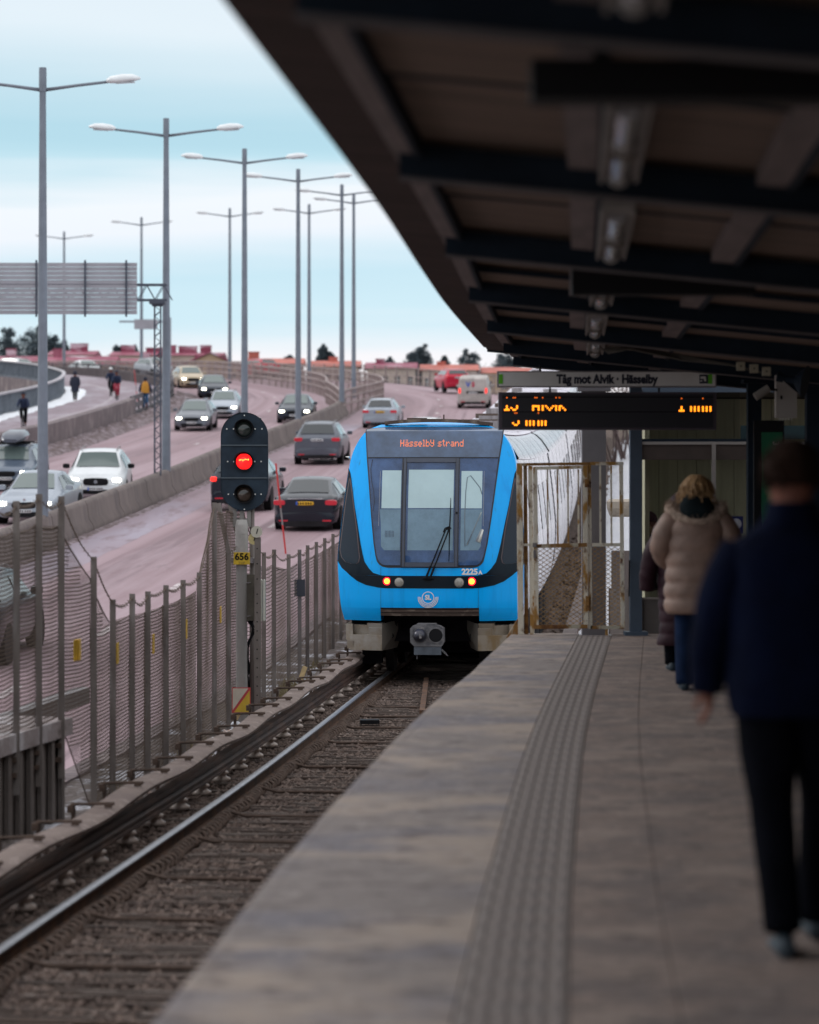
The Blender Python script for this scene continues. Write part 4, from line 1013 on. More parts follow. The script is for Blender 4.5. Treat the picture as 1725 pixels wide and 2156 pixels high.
# ------------------------------------------------------------------ signal
SY = 37.0; sp = SY/F
sg = thing('railway_signal', 'tall railway signal with a black round-ended head showing a red light', 'railway signal', ((509-862.5)*sp, SY, -1.3))
M_sigb = mat('signal_board', (.018, .030, .046), .5, var=.3, vs=3, spec=.2)
M_postp = layered('signal_post_paint', (.27, .255, .245), [((.17, .155, .15), 3, (1, 1, .3), .45, .65, 6), ((.36, .34, .32), 1.5, U, .5, .65, 4)], rough=.6, bump=.1, bs=40)
mb = MB(); mb.tube([(0, 0, -.1), (0, 0, 1.2), (.0, 0, 2.15)], [.074, .070, .066], 18); obj('mast', mb, M_postp, sg, smooth=True, auto=50)
mb = MB(); mb.tube([(0, 0, 1.94), (0, 0, 2.40)], .080, 18); mb.tube([(0, 0, 2.28), (0, 0, 2.31)], .084, 18); mb.tube([(0, 0, 2.03), (0, 0, 2.06)], .084, 18); mb.tube([(0, 0, 2.40), (0, 0, 2.46)], [.078, .068], 18); obj('mast_collar', mb, mat('collar_paint', (.42, .40, .385), .55, var=.15, vs=5), sg, smooth=True, auto=50)
mb = MB(); mb.box((-.09, .03, 2.52), (.05, .06, .30)); mb.box((.0, .03, 2.52), (.05, .06, .30)); mb.box((.09, .03, 2.52), (.05, .06, .30)); mb.box((0, .06, 2.45), (.3, .04, .05)); obj('head_bracket', mb, M_postp, sg)
mb = MB(); mb.box((-.02, -.02, 1.95), (.34, .13, .07)); mb.box((.14, 0, 1.95), (.2, .08, .05)); obj('cross_bracket', mb, M_galv, sg)
hx, hz = .036, 3.19
n = 24; r_ = .298; dz = .32
prof = [(r_*math.cos(math.pi*k/n), dz+r_*math.sin(math.pi*k/n)) for k in range(n+1)] + [(-r_*math.cos(math.pi*k/n), -dz-r_*math.sin(math.pi*k/n)) for k in range(n+1)]
mb = MB(); mb.loft([[(hx+x*s_, y, hz+z_*(1 if s_ == 1 else .99)) for x, z_ in prof] for y, s_ in ((-.02, .985), (-.032, 1), (.02, 1), (.03, .98))][::1])
hb = obj('signal_board', mb, M_sigb, sg, auto=30)
mb = MB(); mb.box((hx, .13, hz), (.40, .2, 1.1)); obj('lamp_housing', mb, M_black, hb)
for z_ in (.205, -.205):
    mb = MB(); mb.box((hx, -.036, hz+z_), (.585, .008, .014)); obj('board_joint', mb, mat('joint_grey', (.07, .09, .11), .5), hb)
M_red = mat('signal_red_lit', (.8, .0, .0), .2, emit=(1.0, .012, .012), es=1.6); M_lens = mat('signal_lens_off', (.030, .038, .036), .12, coat=.6)
M_lens2 = mat('signal_lens_amber', (.060, .042, .034), .15, coat=.6)
for k, z_ in enumerate((.41, -.0, -.41)):
    mb = MB(); m2 = []
    for (ry_, rr_) in ((-.02, .118), (-.075, .118), (-.075, .106), (-.02, .102)):
        m2.append([(hx-.004+rr_*math.cos(2*math.pi*a/24), ry_, hz+z_+rr_*math.sin(2*math.pi*a/24)) for a in range(24)])
    mb.loft(m2[::-1], caps=False); obj('lens_rim', mb, M_black, hb, smooth=True, auto=30)
    # visor over the upper half
    mb = MB(); m3 = []
    for rr_ in (.124, .118):
        for ry_ in ((-.02, -.17) if rr_ == .124 else (-.17, -.02)):
            m3.append([(hx-.004+rr_*math.cos(t), ry_*(.35+.65*max(0, math.sin(t))**.6 if ry_ < -.1 else 1), hz+z_+rr_*math.sin(t)) for t in [math.pi*(-.12+1.24*a/16) for a in range(17)]])
    mb.loft(m3, caps=False, closed=False); obj('visor', mb, M_black, hb, smooth=True, auto=40)
    mb = MB(); mb.sphere((hx-.004, -.02, hz+z_), (.100, .035, .100), 20, 10); le = obj('lens', mb, M_red if k == 1 else (M_lens if k == 0 else M_lens2), hb, smooth=True)
    if k == 1:
        mb = MB(); rnd = random.Random(3)
        for q in range(9): mb.box((hx-.06+q*.014, -.056, hz+z_+.022+rnd.uniform(-.006, .006)), (.009, .004, rnd.uniform(.008, .022)))
        obj('led_cluster', mb, mat('led_amber', (1, .3, .05), .3, emit=(1, .32, .04), es=3.0), le)
for (bx, bz) in ((-.22, .41), (-.135, .41), (.135, .41), (.22, .41), (0, .58), (-.21, 0), (-.13, 0), (.13, 0), (.21, 0), (-.2, -.41), (-.13, -.41), (.135, -.41), (.21, -.41), (0, -.60)):
    mb = MB(); mb.disc((hx+bx, -.036, hz+bz), .009, 8, 'y', .012); obj('bolt', mb, M_white, hb)
# perforated channel post with discs and white box
cp = thing('channel_post', 'perforated channel post with two small numbered discs right of the signal mast', 'post', ((544-862.5)*sp, SY-.15, -1.3))
mb = MB(); mb.loft([[(-.04, -.02, z_), (.04, -.02, z_), (.04, .03, z_), (.034, .03, z_), (.034, -.012, z_), (-.034, -.012, z_), (-.034, .03, z_), (-.04, .03, z_)] for z_ in (-.12, 2.24)]); obj('channel', mb, M_post, cp)
mb = MB(); z_ = .15
while z_ < 2.2: mb.disc((-.005, -.0215, z_), .009, 8, 'y', .004); z_ += .115 if z_ < 1.5 else .19
obj('hole', mb, M_black, cp)
M_disc = mat('enamel_disc', (.50, .47, .40), .4, var=.1, vs=6); M_disc2 = mat('enamel_yellowed', (.52, .43, .20), .4, var=.1, vs=6)
mb = MB(); mb.disc((-.012, -.035, 2.31), .073, 24, 'y', .006); d1 = obj('number_disc', mb, M_disc, cp); text('number', '1', .085, M_black, d1, (-.012, -.040, 2.315), shear=.25, bold=.002)
mb = MB(); mb.disc((-.045, -.015, 2.222), .073, 24, 'y', .006); d2 = obj('number_disc', mb, M_disc2, cp); text('number', '1', .085, M_black, d2, (-.045, -.02, 2.225), shear=.25, bold=.002)
mb = MB(); mb.tube([(.0, .1, .0), (.0, .1, 2.9)], .030, 8); obj('rear_tube', mb, M_post, cp, smooth=True, loc=(-.08, .1, 0))
wb = thing('cable_box', 'slim white double box strapped beside the channel post', 'box', ((554-862.5)*sp, SY-.05, 0))
for k in (-1, 1):
    mb = MB(); mb.box((k*.017, 0, .15), (.026, .12, .50)); mb.box((k*.017, -.001, .15), (.018, .13, .515)); obj('box_shell', mb, mat('cream_plastic', (.58, .58, .52), .4), wb)
jb = thing('junction_box', 'dark strapped junction box between signal mast and channel post', 'box', ((528-862.5)*sp, SY+.05, 0))
mb = MB(); mb.box((0, 0, .18), (.10, .12, .58)); obj('shell', mb, mat('box_olive', (.11, .095, .075), .7, var=.2, vs=5), jb)
mb = MB()
for z_ in (.36, -.06): mb.tube([(.0, -.08, z_+.01), (-.10, -.08, z_), (-.20, -.06, z_), (-.205, .05, z_)], .008, 6)
obj('strap', mb, M_galv, jb)
mb = MB(); rnd = random.Random(9)
for k in range(4):
    mb.tube([(.02-.02*k, -.03, -.11), (.03+rnd.uniform(-.05, .05), -.05, -.22), (-.02+rnd.uniform(-.05, .05), -.02, -.45), (.0+rnd.uniform(-.05, .05), 0, -.8), (0, 0, -1.35)], .010, 6)
obj('cable', mb, M_black, jb, smooth=True)
# 656 plate
ps = thing('number_plate_sign', 'yellow plate reading 656 on the signal mast', 'sign', ((510-862.5)*sp, SY-.085, .675))
mb = MB(); mb.box((0, 0, 0), (.205, .004, .153)); pl_ = obj('plate', mb, mat('plate_yellow_enamel', (.68, .45, .03), .45, var=.1, vs=8), ps)
text('numerals', '656', .118, M_black, ps, (0, -.004, .018), bold=.0035, sx=.98)
text('letters', 'THP', .045, mat('faded_ink', (.30, .20, .03), .6), ps, (.0, -.004, -.058))
# diagonal marker board
db = thing('marker_board', 'small white and yellow board with red border at the foot of the signal mast', 'sign', ((511.5-862.5)*sp, SY-.35, HC-458*sp))
mb = MB(); mb.box((0, 0, 0), (.232, .010, .316)); bd = obj('board', mb, mat('board_red', (.52, .05, .06), .5), db)
mb = MB(); a_, b_ = .106, .148; mb.add([(-a_, -.008, b_), (-a_, -.008, -b_+.025), (a_-.018, -.008, b_)], [(0, 1, 2)]); obj('white_half', mb, mat('board_cream', (.58, .50, .42), .5, var=.1, vs=9), bd)
mb = MB(); mb.add([(a_, -.008, -b_), (a_, -.008, b_-.025), (-a_+.018, -.008, -b_)], [(0, 1, 2)]); obj('yellow_half', mb, mat('board_yellow', (.62, .40, .04), .5, var=.1, vs=9), bd)
# litter
def litter(name, label, cat, px, py, r, m, seed):
    Y = 17980/(py-1012)-.1; rnd = random.Random(seed); mb = MB(); mb.sphere((0, 0, 0), (r, r, r*.6), 9, 6)
    mb.v = [tuple(Vector(v_)*rnd.uniform(.65, 1.25)) for v_ in mb.v]
    tag(obj(name, mb, m, loc=((px-862.5)*Y/F, Y, -1.36+r*.3)), label, cat)
litter('crumpled_wrapper', 'crumpled white and orange wrapper on the verge below the signal', 'litter', 480, 1529, .085, layered('wrapper', (.62, .52, .48), [((.55, .22, .08), 14, U, .5, .55, 3)], bump=.3, bs=30), 1)
litter('crumpled_bag', 'torn white bag in the snow right of the crumpled wrapper', 'litter', 496, 1510, .07, M_snow, 2)
for px, py, lb, rot in ((501, 1503, 'short broken yellow wood piece at the foot of the marker board', .5), (638, 1417, 'pale splinter of wood standing against the fence near the train', .35)):
    Y = 37.0 if px < 600 else 43.2; mb = MB(); mb.box((0, 0, 0), (.07, .03, .15 if px < 600 else .2), 0, Matrix.Rotation(rot, 3, 'Y')); tag(obj('wood_piece', mb, mat('raw_wood', (.52, .38, .20), .7, var=.2, vs=9), loc=tuple(at(px, py, Y-.3))), lb, 'wood piece')
# ================================================================== train
M_tblue = layered('train_blue', (.0, .41, .99), [((.0, .33, .86), 2.2, (3, 3, .3), .52, .72, 7), ((.02, .24, .52), 5, (2.5, 2.5, .25), .62, .76, 7)], rough=.26, bump=0, spec=.30)
# grime on the blue front
n_, l_, b_ = nodes(M_tblue)
M_tblk = mat('train_black_band', (.006, .012, .020), .25, spec=.2)
M_tglass = mat('train_glass', (.015, .045, .13), .06, 0, spec=.7, alpha=.42, coat=.5)
M_tframe = mat('train_door_frame', (.045, .055, .085), .45, var=.15, vs=3)
M_steel = mat('stainless_steel', (.66, .62, .64), .26, .85, var=.10, vs=1.2, stretch=(.3, 1, 6))
M_seam = mat('seam_black', (.02, .02, .025), .6)
M_bump = layered('bumper_paint', (.31, .262, .21), [((.24, .165, .09), 3.5, (1, 1, .5), .52, .66, 6), ((.40, .37, .34), 2, U, .5, .65, 4)], rough=.6, bump=.15, bs=30)
M_brown = layered('brown_grime', (.085, .060, .050), [((.20, .16, .13), 7, (.6, 1, 1), .52, .64, 6)], rough=.8, bump=.4, bs=40)
M_under = mat('underframe', (.010, .009, .011), .9, var=.3, vs=4, spec=.1)
TY = 43.7
tn = thing('metro_train', 'blue fronted metro train with ribbed silver cars standing on the track', 'train', (TC(TY), TY, -1.3), thd(TY))
hw_ = interp([(.80, 1.29), (.86, 1.31), (1.1, 1.365), (1.62, 1.41), (1.86, 1.41), (2.5, 1.345), (3.1, 1.272), (3.31, 1.235), (3.5, 1.16), (3.66, 1.05), (3.76, .93), (3.80, .80)])
def yf(x, z):
    a = .46*(abs(x)/1.41)**2.8
    r = .62*((z-1.55)/2.2)**1.5 if z > 1.55 else 0
    if z < 1.15: r += .10*((1.15-z)/.3)**2
    if z > 3.70: r += (z-3.70)*2.2
    return a+r
def S(x, z, off=0.0): return (x, yf(x, z)-off, z)
cx2 = lambda c: (c-893)/517.0
cz2 = lambda c: (2140-c)/517.0
# shell : upper
mb = MB()
def shell(z0, z1, nz, xa, xb, nx=28):
    mb.grid(lambda u, v: S((xa(z0+(z1-z0)*v)+(xb(z0+(z1-z0)*v)-xa(z0+(z1-z0)*v))*u), z0+(z1-z0)*v), nx, nz)
shell(1.05, 3.80, 40, lambda z: -hw_(z), lambda z: hw_(z), 40)
shell(.86, 1.05, 4, lambda z: -hw_(z), lambda z: -.735, 10); shell(.86, 1.05, 4, lambda z: .735, lambda z: hw_(z), 10)
# side shell back to the first steel panel, and roof edge
prof_side = [.86+(3.80-.86)*k/30 for k in range(31)]
for s in (-1, 1):
    rings = []
    for z in prof_side:
        w_ = hw_(z); y0_ = yf(w_, z); rings.append([(s*w_, y0_+(1.35-y0_)*k/6, z) for k in range(7)])
    mb.loft(rings if s > 0 else rings, caps=False, closed=False)
mb.grid(lambda u, v: ((-.80+1.6*u), yf(.80*abs(2*u-1), 3.80)*(1-v)+1.35*v, 3.80+.05*math.sin(math.pi*u)*min(1, v*1.5)), 12, 4)
for s in (-1, 1):   # return edges of the coupler opening
    mb.add([S(s*.735, .86), S(s*.735, 1.05), (s*.735, .9, 1.05), (s*.735, .9, .86)], [(0, 1, 2, 3)])
obj('front_shell', mb, M_tblue, tn, smooth=True, auto=40)
def patch2(name, rows, m, off, parent=tn, nx=16, nz=30, mirror=False, px=True, label=None, y=None):
    """rows: (crop y, left, right) top to bottom in reference pixels"""
    if px: rows = [(cz2(a), cx2(b), cx2(c)) for a, b, c in rows]
    rows = sorted(rows); fl = lin([(r[0], r[1]) for r in rows]); fr = lin([(r[0], r[2]) for r in rows])
    zs = sorted(set([rows[0][0]+(rows[-1][0]-rows[0][0])*k/nz for k in range(nz+1)] + [r[0] for r in rows]))
    o_ = []
    for s in ((1, -1) if mirror else (1,)):
        mb = MB(); rings = []
        for z in zs: rings.append([(S(s*(fl(z)+(fr(z)-fl(z))*k/nx), z, off)) for k in range(nx+1)])
        mb.loft(rings, caps=False, closed=False)
        # rim so that the panel has thickness
        bd = [r[0] for r in rings] + rings[-1][1:] + [r[-1] for r in rings[::-1]][1:] + rings[0][-2:0:-1]
        back = [(p[0], p[1]+off+.004, p[2]) for p in bd]; mb.loft([bd, back], caps=False)
        o_.append(obj(name, mb, m, parent, smooth=True, auto=35, label=label))
    return o_ if mirror else o_[0]
HALF = 893
# black band: smile under the pillars, joined with the side windows
bandrows = [(515, 230, 232), (560, 205, 252), (650, 190, 268), (800, 175, 292), (930, 166, 318), (1100, 160, 350), (1180, 158, 368), (1240, 163, 385), (1290, 195, 420), (1325, 240, 455), (1344, 262, 520), (1346, 264, 893), (1390, 325, 893), (1420, 400, 893), (1438, 500, 893), (1442, 560, 893)]
def clampband(rows):
    out_ = []
    for a, b, c in rows:
        z = cz2(a); lo_ = -hw_(z)+.002; b2 = max(cx2(b), lo_); out_.append((z, min(b2, cx2(c)-.002), cx2(c)))
    return out_
patch2('black_band', clampband(bandrows), M_tblk, .006, mirror=True, px=False, nz=60)
# black continuing along the sides
for s in (-1, 1):
    mb = MB(); rings = []
    for k in range(22):
        z = 1.70+(3.08-1.70)*k/21; w_ = hw_(z)+.006; ya = yf(w_, z)-.004; yb = 1.36-.0*(z)
        rings.append([(s*w_, ya+(yb-ya)*q/4, z) for q in range(5)])
    mb.loft(rings, caps=False, closed=False); obj('side_black_panel', mb, M_tblk, tn, smooth=True)
wrows = [(590, 243, 250), (700, 226, 270), (800, 213, 286), (1000, 192, 320), (1150, 176, 338), (1210, 192, 346), (1245, 225, 338), (1258, 275, 320)]
r2 = [(cz2(a), max(cx2(b), -hw_(cz2(a))+.01), cx2(c)) for a, b, c in wrows]
patch2('corner_window_rim', [(z, a, b+.004) for z, a, b in r2], mat('rubber_seal', (.10, .07, .075), .6), .009, mirror=True, px=False)
patch2('corner_window', [(z-.0, a+.012, b-.012) for z, a, b in r2], mat('corner_glass', (.010, .017, .03), .1, spec=.35), .013, mirror=True, px=False)
# seam round the windscreen (dark gasket)
ws = [(212, 368, 1443), (300, 376, 1434), (435, 387, 1416), (600, 406, 1396), (900, 437, 1360), (1100, 461, 1332), (1190, 476, 1313), (1230, 489, 1302), (1255, 508, 1283), (1270, 534, 1258), (1278, 575, 1220)]
patch2('windscreen_gasket', [(a, b, c) for a, b, c in ((193, 545, 1255), (200, 450, 1352), (207, 390, 1415))]+[(a+(6 if a > 1200 else 0), b-5, c+5) for a, b, c in ws], M_seam, .008)
cut = lambda rows, z0, z1: rows
# panels behind the glass: bluish reflection and pale glow put into their colours
M_scrblue = mat('screen_blue_reflection', (.09, .18, .38), .7, var=.45, vs=2); M_scrglow = mat('screen_glow', (.60, .72, .70), .7, emit=(.52, .74, .76), es=.42, var=.12, vs=1.0)
M_lowrefl = mat('lower_reflection_glow', (.20, .33, .42), .7, var=.25, vs=3, emit=(.35, .55, .62), es=.16)  # reflection in the lower panes, put in as colour and glow
# thin painted panels lying on the shell, just behind the screen glass
patch2('headboard', [(197, 560, 1240), (203, 460, 1340), (209, 400, 1405), (214, 372, 1439), (300, 379, 1430), (432, 391, 1411)], mat('headboard_glass', (.048, .090, .175), .14, var=.5, vs=1.3, coat=.6), .014)
patch2('screen_back_left', [(440, 395, 668), (600, 411, 668), (900, 443, 668), (1100, 467, 668), (1190, 482, 668), (1225, 495, 668), (1250, 514, 668), (1264, 540, 668)], M_scrblue, .010)
patch2('screen_back_right', [(440, 1116, 1408), (600, 1116, 1390), (900, 1116, 1354), (1100, 1116, 1326), (1190, 1116, 1307), (1225, 1116, 1294), (1250, 1116, 1277), (1264, 1116, 1252)], M_scrblue, .010)
pb = patch2('door_back', [(475, 702, 1086), (1243, 702, 1086)], M_scrblue, .011)
for nm, rows, m in (('glow_patch', [(535, 513, 664), (828, 513, 664)], M_scrglow), ('glow_patch', [(530, 722, 1072), (826, 722, 1072)], M_scrglow), ('glow_patch', [(540, 1130, 1290), (828, 1130, 1290)], M_scrglow),
                 ('lower_reflection_panel', [(836, 500, 664), (960, 512, 664), (1120, 515, 664), (1150, 540, 664)], M_lowrefl), ('lower_reflection_panel', [(834, 722, 1072), (1150, 722, 1072)], M_lowrefl), ('lower_reflection_panel', [(836, 1130, 1296), (960, 1130, 1290), (1120, 1130, 1285), (1150, 1130, 1265)], M_lowrefl)):
    patch2('screen_glow_panel' if nm == 'glow_patch' else 'painted_reflection', rows, m, .013, nz=6, nx=6)
for a, b in ((497, 'l'), (1303, 'r')):
    patch2('sun_blind_edge', [(540, a-1.5, a+1.5), (965, a-4.5, a-1.5)] if b == 'l' else [(540, a-1.5, a+1.5), (965, a-3, a)], M_white, .015, nz=4, nx=2)
mb = MB(); mb.tube([S(cx2(x_), cz2(y_), .017) for x_, y_ in ((430, 450), (418, 520), (428, 620), (448, 700), (455, 780), (445, 850))], .006, 5); obj('cable', mb, M_seam, tn, smooth=True)
mb = MB(); mb.tube([S(cx2(x_), cz2(y_), .017) for x_, y_ in ((1165, 1120), (1160, 900), (1165, 700), (1175, 590), (1200, 575), (1240, 625), (1275, 670), (1290, 720))], .008, 5); obj('seat_rail', mb, mat('pale_rail', (.35, .42, .42), .5), tn, smooth=True)
mb = MB(); mb.tube([S(cx2(1262), cz2(1085), .02), S(cx2(1296), cz2(990), .02)], [.045, .022], 8, ry=[.008, .006]); obj('coffee_cone', mb, mat('cream_cone', (.6, .6, .56), .6), tn, smooth=True)
mb = MB(); mb.tube([S(cx2(1180), cz2(1110), .016), S(cx2(1286), cz2(860), .016)], .013, 6); obj('grab_pole', mb, MATS['pale_rail'], tn, smooth=True)
for nm, x0_, y0_ in (('console_grille', 545, 1000),):
    mb = MB()
    for k in range(7): mb.bar(S(cx2(548+k*11), cz2(1000), .017), S(cx2(548+k*11), cz2(1050), .017), .006, .006, up=(0, 1, 0))
    obj(nm, mb, M_tframe, tn)
# outer glass
patch2('windscreen_left', [(440, 393, 672), (600, 409, 672), (900, 441, 672), (1100, 465, 672), (1190, 480, 672), (1225, 493, 672), (1250, 512, 672), (1266, 538, 672)], M_tglass, .026)
patch2('windscreen_right', [(440, 1112, 1410), (600, 1112, 1392), (900, 1112, 1356), (1100, 1112, 1328), (1190, 1112, 1309), (1225, 1112, 1296), (1250, 1112, 1279), (1266, 1112, 1254)], M_tglass, .026)
patch2('door_glass', [(473, 704, 1084), (1240, 704, 1084)], M_tglass, .027)
# door frame (four bars) + outer posts
df = patch2('door_frame', [(440, 678, 1110), (472, 678, 1110)], M_tframe, .036, nz=3)
for x0, x1 in ((682, 703), (1086, 1108)): patch2('door_frame', [(472, x0, x1), (1276, x0, x1)], M_tframe, .036, nx=3)
patch2('door_frame', [(1242, 703, 1086), (1276, 703, 1086)], M_tframe, .036, nz=3)
for x0, x1 in ((672, 680), (1109, 1115), (700, 705), (1084, 1088)): patch2('door_seam', [(440, x0, x1), (1276, x0, x1)], M_seam, .038, nx=2)
patch2('door_seam', [(434, 389, 1413), (438, 389, 1413)], M_seam, .030, nz=2)
patch2('door_handle', [(855, 1092, 1106), (868, 1092, 1106)], M_black, .05, nz=2, nx=3)
for x in (516, 1268): patch2('panel_seam', [(1278, x-.8, x+.8), (1595, x-.8, x+.8)], M_seam, .004, nx=2)
# LED destination
G = {'H': ['10001', '10001', '10001', '11111', '10001', '10001', '10001'], 'a': ['00000', '00000', '01110', '00001', '01111', '10001', '01111'], 'ä': ['01010', '00000', '01110', '00001', '01111', '10001', '01111'],
     's': ['00000', '00000', '01111', '10000', '01110', '00001', '11110'], 'e': ['00000', '00000', '01110', '10001', '11111', '10000', '01110'], 'l': ['110', '010', '010', '010', '010', '010', '111'],
     'b': ['10000', '10000', '11110', '10001', '10001', '10001', '11110'], 'y': ['10001', '10001', '10001', '01111', '00001', '10001', '01110'], ' ': ['000']*7, 't': ['0100', '1110', '0100', '0100', '0100', '0101', '0010'],
     'r': ['00000', '00000', '10110', '11001', '10000', '10000', '10000'], 'n': ['00000', '00000', '10110', '11001', '10001', '10001', '10001'], 'd': ['00001', '00001', '01111', '10001', '10001', '10001', '01111'],
     '1': ['010', '110', '010', '010', '010', '010', '111'], '9': ['0110', '1001', '1001', '0111', '0001', '1001', '0110'], 'A': ['0110', '1001', '1001', '1001', '1111', '1001', '1001'], 'L': ['1', '1', '1', '1', '1', '1', '1'],
     'v': ['00000', '00000', '10001', '10001', '10001', '01010', '00100'], 'i': ['1', '0', '1', '1', '1', '1', '1'], 'k': ['1000', '1000', '1001', '1010', '1100', '1010', '1001'], 'm': ['00000', '00000', '11110', '10101', '10101', '10101', '10101'], 'n3': ['000', '000', '110', '101', '101', '101', '101']}
M_led = mat('led_orange', (1, .25, .05), .4, emit=(1, .22, .06), es=1.3)
x = 0; cols = []
for c in 'Hässelby strand':
    g_ = G[c]; 
    for k in range(len(g_[0])): cols.append([g_[r][k] for r in range(7)])
    cols.append(['0']*7)
lp = .96/len(cols); mb = MB(); x0 = cx2(652)
for i, c in enumerate(cols):
    for r in range(7):
        if c[r] == '1':
            xx = x0+i*lp; z = cz2(300)-r*.0148; p = S(xx, z, .020); mb.box(p, (lp*.55, .004, .0105))
obj('destination_text', mb, M_led, tn, label='orange dot lettering reading Hässelby strand')
# fleet number, logo
M_silv = mat('silver_print', (.80, .76, .72), .5)
def onfront(cx_, cz_, off=.010):
    return lambda co: Vector(S(co.x+cx_, co.y+cz_, off-co.z))
text('fleet_number', '2225', .118, M_silv, tn, (0, 0, 0), bold=.005, fn=onfront(cx2(1203), cz2(1316)))
text('fleet_number', 'A', .075, M_silv, tn, (0, 0, 0), bold=.004, fn=onfront(cx2(1283), cz2(1321)))
text('logo_letters', 'SL', .095, M_silv, tn, (0, 0, 0), bold=.004, fn=onfront(cx2(884), cz2(1513)))
lgx, lgz = cx2(884), cz2(1513)
def arc(r, a0, a1, wd, dz_=0):
    mb = MB(); n = 40; rings = []
    for k in range(n+1):
        a = a0+(a1-a0)*k/n; rings.append([S(lgx+(r+q)*math.cos(a), lgz+dz_+(r+q)*math.sin(a), .009) for q in (-wd/2, wd/2)])
    mb.loft(rings, caps=False, closed=False); obj('logo_ring', mb, M_silv, tn)
arc(.086, 0, 2*math.pi, .012)
arc(.108, math.pi*.98, math.pi*2.02, .011); arc(.127, math.pi*.97, math.pi*2.03, .011); 
arc(.147, math.pi*.97, math.pi*2.03, .011)
# lamps
M_lred = mat('train_tail_lit', (1, .1, .02), .3, emit=(1, .22, .02), es=5.0); M_lrim = mat('train_tail_halo', (.9, .0, .03), .3, emit=(1, .0, .03), es=1.4)
M_lclr = mat('train_headlamp', (.32, .30, .27), .15, coat=.6, var=.2, vs=20)
for px, py, m1_, r_ in ((565, 1388, 1, .054), (1218, 1388, 1, .056), (660, 1395, 0, .066), (1122, 1396, 0, .068)):
    x_, z_ = cx2(px), cz2(py); y_ = yf(x_, z_)
    mb = MB(); mb.disc((x_, y_-.008, z_), r_+.006, 20, 'y', .014); lr = obj('lamp_rim', mb, M_lrim if m1_ else mat('lamp_rim_grey', (.12, .115, .11), .4), tn)
    mb = MB(); mb.sphere((x_, y_-.012, z_), (r_*.82 if m1_ else r_, .02, r_*.82 if m1_ else r_), 16, 8); obj('lamp_lens', mb, M_lred if m1_ else M_lclr, lr, smooth=True)
# wipers
wp = [(870, 1368), (1028, 985)]; 
mb = MB()
for a, b in (((868, 1365), (1018, 990)), ((898, 1368), (1045, 985))): mb.tube([S(cx2(a[0]), cz2(a[1]), .05), S(cx2(b[0]), cz2(b[1]), .07)], .010, 6)
for a, b in (((868, 1365), (905, 1270)), ((898, 1368), (935, 1272))): mb.tube([S(cx2(a[0]), cz2(a[1]), .05), S(cx2(b[0]), cz2(b[1]), .055)], .016, 6)
mb.tube([S(cx2(1000), cz2(1010), .07), S(cx2(1012), cz2(980), .07), S(cx2(1050), cz2(965), .07), S(cx2(1058), cz2(985), .07)], .009, 6)
mb.box(S(cx2(1035), cz2(983), .075), (.07, .02, .04)); obj('wiper_arm', mb, M_black, tn)
mb = MB(); mb.tube([S(cx2(1052), cz2(748), .045), S(cx2(1052), cz2(860), .05), S(cx2(1047), cz2(980), .055), S(cx2(1045), cz2(1235), .045)], [.005, .009, .011, .005], 6); obj('wiper_blade', mb, M_black, tn, smooth=True)
mb = MB(); mb.sphere(S(cx2(885), cz2(1363), .02), (.085, .03, .035), 14, 8); obj('wiper_hub', mb, M_black, tn, smooth=True)
mb = MB(); mb.tube([S(cx2(238), cz2(432), -.0), S(cx2(205), cz2(427), .02)], [.02, .004], 6); obj('corner_horn', mb, M_white, tn)
# step bar, valance, coupler opening
for k in range(2):
    mb = MB(); z_ = cz2(1616+k*27); mb.loft([S(x_, z_+dz_, .03+o2) for dz_, o2 in ((-.022, 0), (.022, 0), (.022, -.12), (-.022, -.12))] for x_ in [-.735+1.47*q/14 for q in range(15)]) if False else None
    rings = [[S(x_, z_+dz_, .03+o2) for dz_, o2 in ((-.021, 0), (.021, 0), (.021, -.12), (-.021, -.12))] for x_ in [-.73+1.46*q/14 for q in range(15)]]
    mb.loft(rings); obj('step_board', mb, M_brown, tn, auto=30)
rings = [[S(x_, cz2(1595)+dz_, .015+o2) for dz_, o2 in ((-.006, 0), (.006, 0), (.006, -.1), (-.006, -.1))] for x_ in [-.735+1.47*q/14 for q in range(15)]]
mb = MB(); mb.loft(rings); obj('step_edge', mb, M_seam, tn)
mb = MB(); mb.box((0, 8.0, .78), (2.45, 14.6, .50)); obj('underframe', mb, M_under, tn)
mb = MB(); mb.box((0, .62, 1.04), (1.48, 1.0, .02)); mb.box((0, 1.1, .8), (1.5, .05, .5)); obj('coupler_pocket', mb, M_under, tn)
for s in (-1, 1):   # bumper blocks with notch
    mb = MB()
    def bl(xa, xb, za, zb_, dy=0):
        n = 5; rings = [[(s*(xa+(xb-xa)*k/n), yf(xa+(xb-xa)*k/n, 1.2)+.04+dy+o_, z) for z, o_ in ((za, .05), (zb_, 0), (zb_, .5), (za, .5))] for k in range(n+1)]
        mb.loft(rings)
    bl(.715, 1.22, .415, .645); bl(.715, .925, .645, .755); bl(1.175, 1.285, .56, .80); bl(1.17, 1.265, .43, .56)
    bl(.925, 1.175, .645, .79, .12); bl(.72, .95, .755, .82, .05)
    obj('bumper_block', mb, M_bump, tn, auto=30)
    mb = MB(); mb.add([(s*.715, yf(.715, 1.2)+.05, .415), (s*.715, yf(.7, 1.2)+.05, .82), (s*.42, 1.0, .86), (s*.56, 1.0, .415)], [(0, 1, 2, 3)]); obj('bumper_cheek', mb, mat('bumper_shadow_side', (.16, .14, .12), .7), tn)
    mb = MB(); mb.disc((s*.62, .55, .62), .05, 14, 'y', .12); obj('cheek_hole', mb, M_black, tn)
M_coup = layered('coupler_metal', (.17, .165, .175), [((.08, .08, .09), 8, U, .45, .65, 5), ((.26, .24, .24), 12, U, .55, .7, 4)], rough=.55, bump=.3, bs=40)
